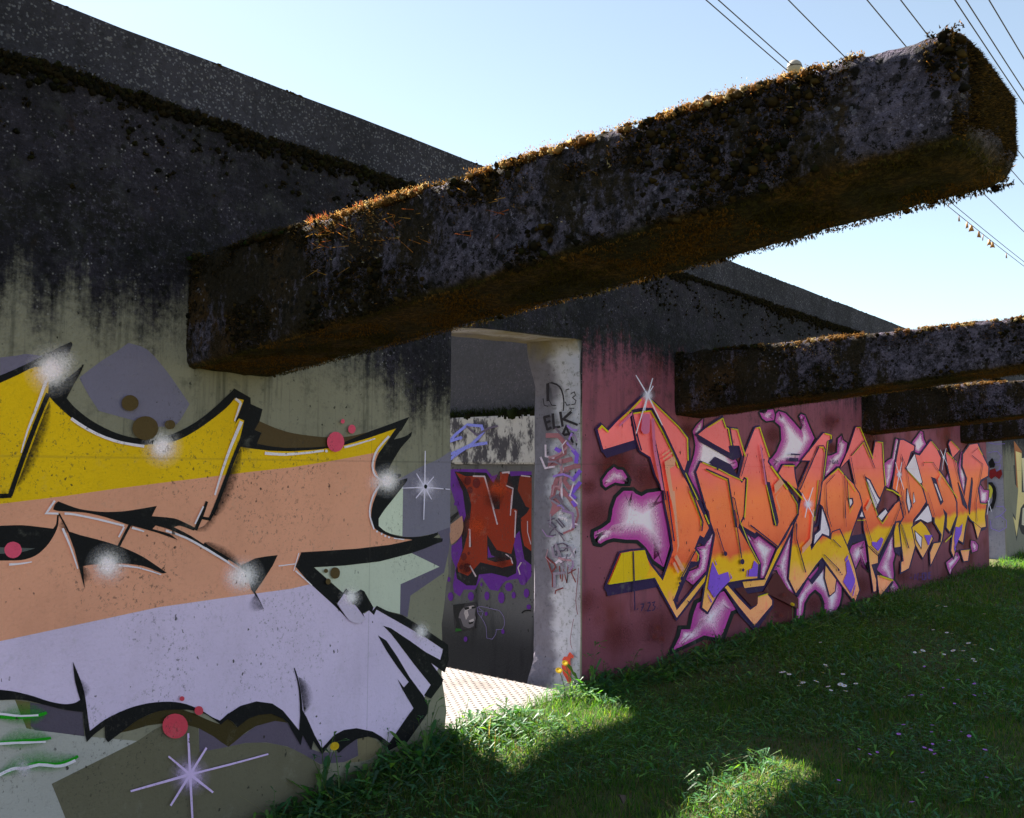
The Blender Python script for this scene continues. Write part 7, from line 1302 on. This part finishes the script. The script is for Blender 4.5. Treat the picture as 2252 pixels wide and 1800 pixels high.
def beam_moss(dens):
    parts=[]
    def n_(k): return int(k*dens)
    # near face and far face
    for xs,nx,num in ((0.0,-1,26000),(WID,1,6000)):
        k=n_(num); d=RNG.uniform(0,LEN,k); z=zbot(d)+(ztop(d)-zbot(d))*RNG.random(k)
        f=np.array([mnoise.noise((a*2.4,b*3.2,nx*3.0))+.5*mnoise.noise((a*7,b*7,nx*2.0)) for a,b in zip(d,z)])
        kp=f>-.10+.22*np.clip(d/LEN,0,1)-.25*(z>TOP-.08); d,z=d[kp],z[kp]; k=len(d)
        pp=np.stack([np.full(k,xs)+nx*.002,-d,z],1); nn_=np.tile((nx*.9,0,-.25),(k,1))
        col=pick(DARKM+BROWN[:3],k); o=RNG.random(k)<(.05+.10*(d>1.2)*(z>TOP-.2)); col[o]=pick(ORANGE,int(o.sum()))
        parts.append(tufts(pp,nn_,RNG.uniform(.005,.011,k),.0018,col,2,1.0))
        k=n_(num*.055); d=RNG.uniform(0,LEN,k); z=zbot(d)+(ztop(d)-zbot(d))*RNG.random(k)
        f=np.array([mnoise.noise((a*2.4,b*3.2,nx*3.0)) for a,b in zip(d,z)]); kp=f>-.05; d,z=d[kp],z[kp]; k=len(d)
        col=pick(DARKM+BROWN,k); parts.append(lumps(np.stack([np.full(k,xs)+nx*.001,-d,z],1),RNG.uniform(.004,.013,k),col,ICO1,.9,.5))
    # top: cushions and leaves, bright gold painted in for the sun on them
    SUN_GOLD=[(.34,.17,.055),(.24,.115,.035),(.40,.24,.09),(.18,.095,.035),(.56,.46,.28),(.14,.085,.032)]
    k=n_(1500); d=RNG.uniform(0,LEN-.02,k); x=np.where(RNG.random(k)<.6,RNG.normal(.010,.014,k),RNG.uniform(0,WID,k)); x=np.clip(x,-.010,WID-.012)
    f=np.array([mnoise.noise((a*3.2,b*5,9.0))+.5*mnoise.noise((a*11,b*9,3.0)) for a,b in zip(d,x)]); kp=f>-.12; d,x=d[kp],x[kp]; k=len(d)
    rad=RNG.uniform(.004,.013,k)*(1+.7*np.clip(f[kp],0,1))*np.where(d>2.4,.75,1); z=np.where(x<.004,ztop(d)-.012,ztop(d)+.001); ctop=np.stack([x,-d,z],1)
    ct=pick(SUN_GOLD,k); ct[d<.62]=pick(BROWN+[(.03,.05,.012)],int((d<.62).sum()))  # sunlit gold gives way to shaded brown near the wall
    parts.append(lumps(ctop,rad,ct*.8,ICO1,.75,.4))
    kk=n_(26000); i=RNG.integers(0,k,kk); pp=ctop[i]+RNG.normal(0,1,(kk,3))*rad[i][:,None]*.75
    parts.append(tufts(pp,np.tile((-.35,0,1),(kk,1)),RNG.uniform(.002,.0050,kk),.0013,ct[i],2,1.0))
    # golden leaves coloured as sun glints just under the near top edge
    k=n_(1900); d=.62+np.abs(RNG.normal(0,.9,k)); d=np.clip(d,0,LEN-.02); z=ztop(d)-np.abs(RNG.normal(0,.07,k))
    f=np.array([mnoise.noise((a*5,b*6,1.0))+.6*mnoise.noise((a*17,b*9,5.0)) for a,b in zip(d,z)]); kp=(f>.05)&(z>1.9); d,z=d[kp],z[kp]; k=len(d)
    parts.append(tufts(np.stack([np.full(k,-.004),-d,z],1),np.tile((-1,0,.1),(k,1)),RNG.uniform(.006,.013,k),.0016,pick(SUN_GOLD,k),2,.8))
    # end face, thick mat
    k=n_(16000); x=RNG.uniform(.004,WID-.004,k); z=1.94+(ztop(LEN)-1.952)*RNG.random(k)
    ed=np.minimum(np.minimum(x,WID-x),np.minimum(z-1.93,ztop(LEN)-z)); pp=np.stack([x,-LEN-.010+np.clip(.045-ed,0,1)*.9,z],1); parts.append(tufts(pp,np.tile((0,-.9,-.3),(k,1)),RNG.uniform(.005,.012,k),.0017,pick(BROWN+[(.16,.085,.022),(.11,.06,.018)]+DARKM[:2],k),2,.9))
    k=n_(900); x=RNG.uniform(.006,WID-.006,k); z=1.945+(ztop(LEN)-1.962)*RNG.random(k); ed=np.minimum(np.minimum(x,WID-x),np.minimum(z-1.93,ztop(LEN)-z)); parts.append(lumps(np.stack([x,-LEN-.008+np.clip(.05-ed,0,1)*.9,z],1),RNG.uniform(.003,.009,k),pick(BROWN+DARKM,k),ICO1,.9,.4))
    # underside fuzz and ragged fringe on the far lower edge
    k=n_(15000); d=RNG.uniform(.05,LEN,k); x=RNG.uniform(0,WID,k); pp=np.stack([x,-d,zbot(d)+.001],1)
    f=np.array([mnoise.noise((a*2.2,b*4,4.0)) for a,b in zip(d,x)])
    col=np.where((f>.0)[:,None],pick([(.17,.09,.022),(.13,.07,.018),(.21,.11,.024)],k),pick([(.065,.056,.016),(.045,.038,.013),(.085,.072,.02)],k))
    parts.append(tufts(pp,np.tile((0,0,-1.0),(k,1)),RNG.uniform(.004,.009,k),.0020,col,2,1.1))
    k=n_(2200); d=RNG.uniform(.05,LEN,k); cl_=np.array([mnoise.noise((a*9,3.0,1.0)) for a in d]); 
    pp=np.stack([np.full(k,WID-.004)+RNG.normal(0,.008,k),-d,zbot(d)+RNG.uniform(-.004,.01,k)],1)
    parts.append(tufts(pp,np.tile((.3,0,-1.0),(k,1)),(.003+.008*np.clip(cl_+.1,0,1)+.002*(d>1.6))*RNG.uniform(.5,1.2,k),.0020,pick(DARKM+BROWN[:2],k),2,.6))
    return join(parts)
M_BM=M_BEAM
LBL=['nearest and largest mossy concrete beam jutting out over the grass','second mossy concrete beam from the doorway, above the orange and pink letters','third mossy concrete beam, half hidden below the second one','farthest mossy concrete beam, low at the right edge of the picture']
def make_beam(kx,nd,dens):
    b=empty('concrete_beam',(0,0,0))
    V,Q,T=beam_body(kx,nd); body=mesh_np('beam_body',V,[Q,T],M_BM,b,smooth=True)
    V,T,C=beam_moss(dens); mesh_np('moss',V,[T],M_MOSS,b,col=C)
    return b
b1=make_beam(1.6,190,1.0); b2=make_beam(1.0,100,.55)
beams=[b1,b2,copy_tree(b2),copy_tree(b2)]
for b,x,l in zip(beams,(1.800,5.455,9.085,12.67),LBL): b.location=(x,0,0); tag(b,l,'beam','concrete beams jutting from the wall')
# dry stalks of moss on the near beam that catch the sun
V=[];T=[];C=[]
def stalk(p,d,L,w,c):
    d=np.array(d,float); d/=np.linalg.norm(d); sd=np.cross(d,[.3,.9,.2]); sd/=np.linalg.norm(sd); i=len(V)
    p=np.array(p); V.extend([p-sd*w,p+sd*w,p+d*L]); T.append((i,i+1,i+2)); C.extend([c]*3)
for k in range(300):
    d=.68+abs(random.gauss(0,.3)); V_=random.choice([(.34,.08,.04),(.30,.12,.04),(.36,.18,.06),(.28,.07,.05)])
    cl=mnoise.noise((d*8,1,1)); 
    if cl<-.05: continue
    x=random.gauss(.015,.03); stalk((max(-.02,x),-d,float(ztop(d))-.005),(random.gauss(-.25,.4),random.gauss(0,.4),1),random.uniform(.008,.022),.0010,V_)
for k in range(48):
    d=random.choice([.80,.86,.98,1.18,1.28,1.5,1.62])+random.gauss(0,.018); dep=random.choice([.02,.05,.09,.13])+abs(random.gauss(0,.02))
    stalk((-.004,-d,TOP-.02-dep),(-1,random.gauss(0,.5),random.gauss(-.1,.5)),random.uniform(.015,.035)+dep*.26,.0014,random.choice([(.40,.16,.03),(.45,.24,.05),(.36,.10,.03)]))
mesh_np('moss_stalk',np.array(V),[np.array(T)],M_MOSS,b1,col=np.array(C))

# ------------------------------------------------------------------ metal plate in the doorway
M_PLATE=None
m,n=material('tread_plate'); p=n.pos(); c_=n.mix(n.noise(p,5,5),(.19,.17,.165),(.26,.24,.235)); c_=n.mix(n.smooth(n.noise(p,18,4,.7),.55,.75),c_,(.15,.115,.10)); c_=n.mix(n.math('MULTIPLY',n.smooth(n.noise(p,2.6,5,.7),.50,.66),.6),c_,(.10,.075,.065))
finish(n,c_,.55,n.noise(p,80,3),.2,.004,.5); M_PLATE=m
M_TREAD=simple_mat('tread_shade',(.07,.05,.045),.7)  # dark colour stands in for the shadow each raised lozenge casts
plate=empty('metal_plate',(3.7,.6,.012)); tag(plate,'sunlit steel tread plate lying in the doorway','metal plate')
bm=bmesh.new(); add_box(bm,-.62,.515,-.66,.9,-.005,.012); bmesh.ops.bevel(bm,geom=bm.edges[:],offset=.003,segments=1,affect='EDGES'); pl=bm_obj('plate_sheet',bm,M_PLATE,plate)
V=[];Fq=[]
for i,yv in enumerate(np.arange(-.65,.89,.034)):
    for j,xv in enumerate(np.arange(-.605,.505,.052)):
        xx=xv+(.026 if i%2 else 0); a=len(V); th=(.5 if (i+j)%2 else -.5)*.5
        for u,vv,hh_ in ((-.017,0,.0125),(0,-.0045,.0125),(.017,0,.0125),(0,.0045,.0125),(0,0,.0165)):
            V.append((xx+u*math.cos(th)-vv*math.sin(th),yv+u*math.sin(th)+vv*math.cos(th),hh_))
        for q in ((0,1,4),(1,2,4),(2,3,4),(3,0,4)): Fq.append(tuple(a+z_ for z_ in q))
mesh_np('tread',np.array(V),[np.array(Fq)],M_TREAD,pl)

# ------------------------------------------------------------------ grass
def blades(P,hgt,wid,cols,lean=.5,segs=2):
    k=len(P); ang=RNG.uniform(0,2*np.pi,k); dx=np.cos(ang); dy=np.sin(ang); sx,sy=-dy,dx
    ln=RNG.normal(0,lean,k)*hgt; crv=np.abs(RNG.normal(.0,.5,k))*hgt
    rows=[]
    for j in range(segs+1):
        t_=j/segs; h=hgt*(t_-.25*t_*t_*(np.abs(ln)/hgt)); o=ln*t_+crv*t_*t_*np.sign(ln+1e-9); w=wid*(1-.85*t_)
        c0=np.stack([P[:,0]+dx*o,P[:,1]+dy*o,P[:,2]+h],1); s_=np.stack([sx*w,sy*w,np.zeros(k)],1)
        rows+= [c0-s_,c0+s_]
    V=np.stack(rows,1); nv=V.shape[1]; idx=np.arange(k)[:,None]*nv
    Q=np.concatenate([idx+np.array([[2*j,2*j+1,2*j+3,2*j+2]]) for j in range(segs)],0)
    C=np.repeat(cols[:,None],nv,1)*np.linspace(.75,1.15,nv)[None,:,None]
    return V.reshape(-1,3),Q,C.reshape(-1,3)
def in_plate(x,d): return (x<4.23)&(x>3.05)&(d<.03+.04*np.sin(x*9))
def scatter(n_,x0,x1,d0,d1):
    x=RNG.uniform(x0,x1,n_); d=RNG.uniform(d0,d1,n_)
    ok=~in_plate(x,d)&((d>.01)|((x>3.3)&(x<4.3))); x,d=x[ok],d[ok]
    return x,d
GREEN=[(.040,.135,.020),(.060,.18,.024),(.085,.215,.028),(.030,.105,.024),(.14,.24,.04),(.045,.14,.036)]
STRAW=[(.30,.24,.12),(.24,.18,.08),(.36,.30,.17)]
parts=[]
for (cnt,x0,x1,d0,d1,h0,h1,wd) in ((110000,1.2,5.2,0,3.0,.018,.058,.0018),(66000,5.2,9.5,0,3.2,.025,.065,.0026),(30000,9.5,20,0,3.2,.035,.095,.0045),(9000,-3,1.2,0,3.5,.03,.09,.003),(16000,2,20,3.2,7,.03,.09,.005)):
    x,d=scatter(cnt,x0,x1,d0,d1); k=len(x)
    wall=np.exp(-d/.18); hgt=RNG.uniform(h0,h1,k)*(1+.9*wall*RNG.random(k)); z=gh(x,d)
    bare=np.array([mnoise.noise((a*1.1,b*1.6,.4)) for a,b in zip(x,d)])
    hgt*=np.clip(1.0-.7*np.clip(bare,0,1),.4,1)
    kp=(RNG.random(k)>np.clip(bare*1.1,0,.55)); x,d,hgt,z,bare=x[kp],d[kp],hgt[kp],z[kp],bare[kp]; k=len(x)
    col=pick(GREEN,k)*RNG.uniform(.7,1.3,(k,1)); s_=RNG.random(k)<(.03+.20*np.clip(bare,0,1)+.06*(d>1.2)); col[s_]=pick(STRAW,int(s_.sum()))*.6
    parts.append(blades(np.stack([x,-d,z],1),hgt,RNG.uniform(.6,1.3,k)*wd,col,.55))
for cnt,x0,x1,d0,d1,h0,h1 in ((150,1.9,3.3,.05,.7,.10,.22),(60,4.4,9,.03,.3,.10,.22),(420,2.5,8,.8,3.0,.05,.13)):
    x=RNG.uniform(x0,x1,cnt); d=RNG.uniform(d0,d1,cnt)
    parts.append(blades(np.stack([x,-d,gh(x,d)+.01],1),RNG.uniform(h0,h1,cnt),np.full(cnt,.0013),pick(STRAW,cnt)*RNG.uniform(.5,1.0,(cnt,1)),1.1,4))
V=[];Q=[];C=[];o_=0
for v,q,c2 in parts: V.append(v);Q.append(q+o_);C.append(c2);o_+=len(v)
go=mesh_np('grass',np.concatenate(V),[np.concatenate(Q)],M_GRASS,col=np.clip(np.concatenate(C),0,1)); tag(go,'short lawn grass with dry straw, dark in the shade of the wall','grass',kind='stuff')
# small lobed leaves of clover, dandelion and daisy plants that cover the lawn
LEAF=np.array([(0,.04),(.15,.10),(.22,.05),(.35,.22),(.42,.10),(.58,.34),(.66,.18),(.80,.36),(.93,.26),(1.0,0)])
def leaves(P,L,W,cols,tilt,ang=None):
    k=len(P); m=len(LEAF); ang=RNG.uniform(0,2*np.pi,k) if ang is None else ang
    t_=LEAF[:,0]; wv=LEAF[:,1]
    u=t_[None]*L[:,None]; fall=.35*RNG.random((k,1))
    hz=np.sin(tilt)[:,None]*u-fall*(u/L[:,None])**2*L[:,None]*.6; ho=np.cos(tilt)[:,None]*u
    dx,dy=np.cos(ang)[:,None],np.sin(ang)[:,None]
    def row(sg):
        wv_=wv[None]*W[:,None]*sg
        return np.stack([P[:,:1]+dx*ho-dy*wv_,P[:,1:2]+dy*ho+dx*wv_,P[:,2:3]+hz+np.abs(wv_)*.35],-1)
    mid=np.stack([P[:,:1]+dx*ho,P[:,1:2]+dy*ho,P[:,2:3]+hz],-1)
    V=np.concatenate([row(1),mid,row(-1)],1); nv=3*m; idx=np.arange(k)[:,None]*nv
    Q=[]
    for j in range(m-1):
        Q.append(idx+np.array([[m+j,m+j+1,j+1,j]])); Q.append(idx+np.array([[2*m+j,2*m+j+1,m+j+1,m+j]]))
    C=np.repeat(cols[:,None],nv,1)*1.0; C[:,m:2*m]*=1.25
    return V.reshape(-1,3),np.concatenate(Q,0),C.reshape(-1,3)
LGREEN=[(.036,.135,.030),(.055,.175,.034),(.026,.105,.036),(.10,.22,.034),(.045,.145,.060)]
parts=[]
for cnt,x0,x1,d0,d1,l0,l1 in ((24000,1.4,5.4,0,2.8,.022,.072),(13000,5.4,9.5,0,2.8,.035,.085),(4000,9.5,18,0,2.8,.05,.11),(3200,1.4,9,0,.30,.05,.13)):
    x,d=scatter(cnt,x0,x1,d0,d1); k=len(x)
    f=np.array([mnoise.noise((a*1.7+3,b*2.2,1.4)) for a,b in zip(x,d)])+.35*np.exp(-d/.35)+.10*(x>4)
    kp=f>-.12+.18*(d>1.5); x,d=x[kp],d[kp]; k=len(x)
    parts.append(leaves(np.stack([x,-d,gh(x,d)+RNG.uniform(.008,.06,k)],1),RNG.uniform(l0,l1,k),RNG.uniform(.25,.5,k)*RNG.uniform(l0,l1,k)*.75,pick(LGREEN,k)*RNG.uniform(.55,1.7,(k,1)),RNG.uniform(-.15,.65,k)))
V=[];Q=[];C=[];o_=0
for v,q,c2 in parts: V.append(v);Q.append(q+o_);C.append(c2);o_+=len(v)
lo=mesh_np('ground_cover',np.concatenate(V),[np.concatenate(Q)],M_LEAF,col=np.clip(np.concatenate(C),0,1)); tag(lo,'low lobed weed leaves spread through the grass','weeds',kind='stuff')

# weeds one can tell apart along the foot of the wall
def weed(nl,hgt,seed):
    global RNG
    RNG=np.random.default_rng(seed); e=empty('weed_plant')
    P=np.stack([RNG.normal(0,.015,nl),RNG.normal(0,.015,nl),np.full(nl,.01)],1)
    V,Q,C=leaves(P,RNG.uniform(.6,1.1,nl)*hgt,RNG.uniform(.16,.26,nl)*hgt,pick(LGREEN,nl)*RNG.uniform(.8,1.3,(nl,1)),RNG.uniform(.35,1.25,nl)); mesh_np('leaf_rosette',V,[Q],M_LEAF,e,col=C)
    ns=4; V=[];Q=[];C=[]
    for i in range(ns):
        a=RNG.uniform(0,6.28); ln=RNG.uniform(.2,.6); H_=hgt*RNG.uniform(.9,1.6); o2=len(V)
        for j in range(5):
            t2=j/4; V+= [(math.cos(a)*ln*H_*t2*t2*.5-.0016,math.sin(a)*ln*H_*t2*t2*.5,H_*t2),(math.cos(a)*ln*H_*t2*t2*.5+.0016,math.sin(a)*ln*H_*t2*t2*.5,H_*t2)]; C+=[(.06,.12,.03)]*2
        for j in range(4): Q.append((o2+2*j,o2+2*j+1,o2+2*j+3,o2+2*j+2))
        k=5; Pn=np.array([V[o2+2*j+2] for j in range(1,4)]+[V[o2+8]]); 
        v,q,c2=leaves(Pn,np.full(len(Pn),hgt*.28),np.full(len(Pn),hgt*.09),pick(LGREEN,len(Pn)),RNG.uniform(0,.8,len(Pn))); 
        o3=len(V); V+=[tuple(t3) for t3 in v]; Q+=[tuple(t3+o3) for t3 in q]; C+=[tuple(t3) for t3 in c2]
    mesh_np('stem',np.array(V),[np.array(Q)],M_LEAF,e,col=np.array(C)); return e
protos=[weed(13,.13,3),weed(10,.17,4),weed(16,.11,5)]
spots=[(2.18,.10),(2.45,.06),(2.62,.14),(2.80,.05),(2.95,.16),(3.08,.08),(3.22,.12),(4.32,.10),(4.50,.06),(4.62,.16),(4.86,.05),(5.05,.15),(5.35,.08),(5.60,.14),(5.95,.05),(6.3,.12),(6.75,.07),(7.2,.12),(7.8,.06),(8.5,.10)]
wl_=['leafy green weed growing at the foot of the left mural','leafy green weed growing at the foot of the pink wall']
for i,(x,d) in enumerate(spots):
    p=protos[i] if i<3 else copy_tree(protos[i%3]); p.location=(x,-d,float(gh(np.array([x]),np.array([d]))[0])); p.rotation_euler=(0,0,i*1.9)
    sc_=.75+.5*((i*37)%10)/10; p.scale=(sc_,sc_,sc_); left=x<3.3
    tag(p,wl_[0] if left else wl_[1],'weed','weeds below the left mural' if left else 'weeds below the pink wall')
RNG=np.random.default_rng(21)

# dandelions
M_YEL=simple_mat('dandelion_yellow',(.72,.46,.01),.7); M_STEM=simple_mat('flower_stem',(.10,.16,.05),.6); M_WHITE=simple_mat('daisy_white',(.75,.70,.76),.7); M_VIO=simple_mat('violet_petal',(.48,.16,.62),.7); M_DEAD=simple_mat('dead_leaf',(.10,.07,.055),.9)
def petals(name,r,n_,layers,mat,parent,z,wide):
    V=[];T=[]
    for l in range(layers):
        rr=r*(1-.28*l); zz=z+.3*r*l*.6
        for k in range(n_):
            a=2*math.pi*(k+.5*(l%2))/n_; wv=wide*rr*math.pi/n_; i=len(V)
            ca,sa=math.cos(a),math.sin(a)
            for rad,off,dz in ((.10,0,0),(.6,wv,.06),(1.0,wv*.6,.0),(1.0,-wv*.6,.0),(.6,-wv,.06)):
                V.append((ca*rad*rr-sa*off,sa*rad*rr+ca*off,zz+dz*rr+.15*rr*l*rad))
            T.append((i,i+1,i+2,i+3,i+4))
    return mesh_np(name,np.array(V),[np.array(T)],mat,parent)
def dandelion(x,d,h,r,label,lean=(0,0)):
    z=float(gh(np.array([x]),np.array([d]))[0]); e=empty('dandelion',(x,-d,z)); tag(e,label,'dandelion','dandelions in flower')
    pts=[(lean[0]*t_*t_,lean[1]*t_*t_,h*t_) for t_ in np.linspace(0,1,6)]
    tube('stem',pts,.0022,M_STEM,e)
    f=petals('flower_head',r,18,5,M_YEL,e,0,1.3); f.location=pts[-1]; f.rotation_euler=(.75,0,-.8)
dandelion(2.50,.10,.235,.019,'yellow dandelion flowering in front of the white beard of the left mural',(-.03,.0))
dandelion(4.13,.06,.15,.020,'lower of the two yellow dandelions at the doorway pillar',(-.02,.03))
dandelion(4.17,.07,.19,.018,'upper yellow dandelion before the red figure on the pillar, seen side on',(-.03,.02))
dandelion(6.90,.20,.24,.017,'small yellow dandelion on a long stem in front of the pink wall',(.05,.02))
# daisies and violets in the lawn
def daisy(name,r,n_,mat,h,centre):
    e=empty(name); tube('stem',[(0,0,0),(.003,0,h*.5),(0,.002,h)],.001,M_STEM,e,4)
    p=petals('petals',r,n_,1,mat,e,h,.9)
    if centre:
        V0,T0=ICO1; mesh_np('flower_centre',V0*r*.38*np.array([1,1,.6])+np.array([0,0,h]),[T0],M_YEL,e)
    return e
DA=[(5.3,.8),(5.24,.85),(5.24,.88),(5.26,.89),(5.13,.99),(5.15,1.0),(5.09,1.03),(5.12,1.04),(5.12,1.07),(5.61,.95),(5.63,.99),(5.32,1.04),(5.12,1.18),(5.12,1.2),(5.21,1.23),(5.19,1.25),(5.09,1.28),(5.45,1.14),(5.29,1.28),(6.27,.69),(6.55,1.22),(6.44,1.28),(6.36,1.32),(6.53,1.34),(6.57,1.39),(6.56,1.41),(6.84,1.3),(6.95,1.43),(7.03,1.46),(6.97,1.51),(6.92,1.57),(6.77,1.48),(6.66,1.47),(6.62,1.61),(6.52,1.59),(6.42,1.61),(7.5,1.09),(7.42,1.2),(7.41,1.23),(8.45,1.22),(8.64,1.37),(8.54,.8),(8.62,.82),(8.69,.82),(8.57,.89)]
VI=[(5.25,1.56),(5.18,1.57),(5.19,1.62),(5.28,1.64),(5.07,1.68),(6.17,1.39),(5.19,1.81),(5.37,1.86),(5.54,1.87),(5.71,1.81),(5.59,1.68),(5.78,1.7),(5.72,1.93),(4.62,1.65),(4.63,1.73),(4.58,1.77),(4.66,1.86),(4.61,1.88),(4.47,1.91),(4.55,1.82),(4.43,1.78),(4.52,1.97),(4.65,2.03),(4.37,1.89),(4.31,1.91),(4.3,1.94),(4.14,1.69),(4.09,1.74),(4.19,1.76),(4.33,1.99),(4.02,2.03),(4.13,2.22),(3.66,1.78),(3.61,2.1),(4.44,2.13),(4.7,1.96)]
for L,nm,r,n_,mat,h,ce_,lab,grp in ((DA,'daisy',.0138,11,M_WHITE,.10,True,'small white daisy standing in the shaded grass','white daisies in the lawn'),(VI,'violet_flower',.0085,5,M_VIO,.075,False,'tiny purple flower low in the shaded grass','purple flowers in the lawn')):
    p0=daisy(nm,r,n_,mat,h,ce_)
    for i,(x,d) in enumerate(L):
        p=p0 if i==0 else copy_tree(p0); p.location=(x,-d,float(gh(np.array([x]),np.array([d]))[0])); a=random.uniform(.1,.6); p.rotation_euler=(a*.6,-a*.5,random.uniform(0,6)); k=random.uniform(.8,1.2); p.scale=(k,k,k)
        tag(p,lab,'flower',grp)
# a dead leaf
V=[(0,0,0),(.012,.012,.014),(.03,.016,.020),(.045,.0,.004),(.03,-.018,.018),(.012,-.012,.016),(.022,0,.0)]
dl=mesh_np('dead_leaf',np.array(V),[np.array([(0,1,6),(1,2,6),(2,3,6),(3,4,6),(4,5,6),(5,0,6)])],M_DEAD); dl.location=(2.97,-1.22,float(gh(np.array([2.97]),np.array([1.22]))[0])+.045); dl.rotation_euler=(.3,-.5,1.2); tag(dl,'curled brown dead leaf lying on the grass','leaf')

# ------------------------------------------------------------------ power lines overhead
WL=[(-8.29,'leftmost of the overhead wires, carrying the orange tags'),(-8.03,'overhead wire running into the pale marker ball'),(-6.55,'third overhead wire from the left'),(-4.90,'fourth overhead wire from the left, meeting the big beam'),(-4.20,'fifth overhead wire, just left of the beam tip'),(-3.08,'overhead wire just right of the beam tip'),(-2.85,'second overhead wire from the right corner'),(-2.37,'overhead wire in the top right corner')]
for d,l in WL:
    pts=[(x,-d,14+ .00045*(x-52)**2-.35) for x in np.linspace(-60,150,43)]
    o=tube('power_line',pts,.017,M_WIRE,None,5); tag(o,l,'wire','overhead wires')
def wz(x): return 14+.00045*(x-52)**2-.35
mb=empty('marker_ball',(26.6,8.03,wz(26.6))); tag(mb,'pale round marker ball on the overhead wire above the big beam','marker ball')
M_BALL=simple_mat('marker_shell',(.33,.28,.24),.6)
V0,T0=ico(3); mesh_np('ball_shell',V0*.235,[T0],M_BALL,mb,smooth=True)
M_ORANGE=simple_mat('orange_plastic',(.40,.20,.08),.6)
bm=bmesh.new(); bmesh.ops.create_cone(bm,cap_ends=True,segments=18,radius1=.24,radius2=.24,depth=.03); bm_obj('clamp_band',bm,M_WIRE,mb)
for i,x in enumerate((46.4,47.8,48.6,50.1,50.9,52.2,52.9,56.1)):
    V=[(-.05,0,.1),(.05,0,.1),(0,.03,.02),(-.13,.02,-.22),(.13,-.02,-.22),(0,-.04,-.2)]
    o=mesh_np('bird_flag',np.array(V),[np.array([(0,1,2),(0,2,3),(1,4,2),(2,4,5),(2,5,3),(0,3,5),(1,5,4),(0,5,1)])],M_ORANGE); o.location=(x,8.29,wz(x)-.12); o.rotation_euler=(0,0,i*.9); tag(o,'small orange tag hanging from the left overhead wire','wire tag','orange tags on the wire')
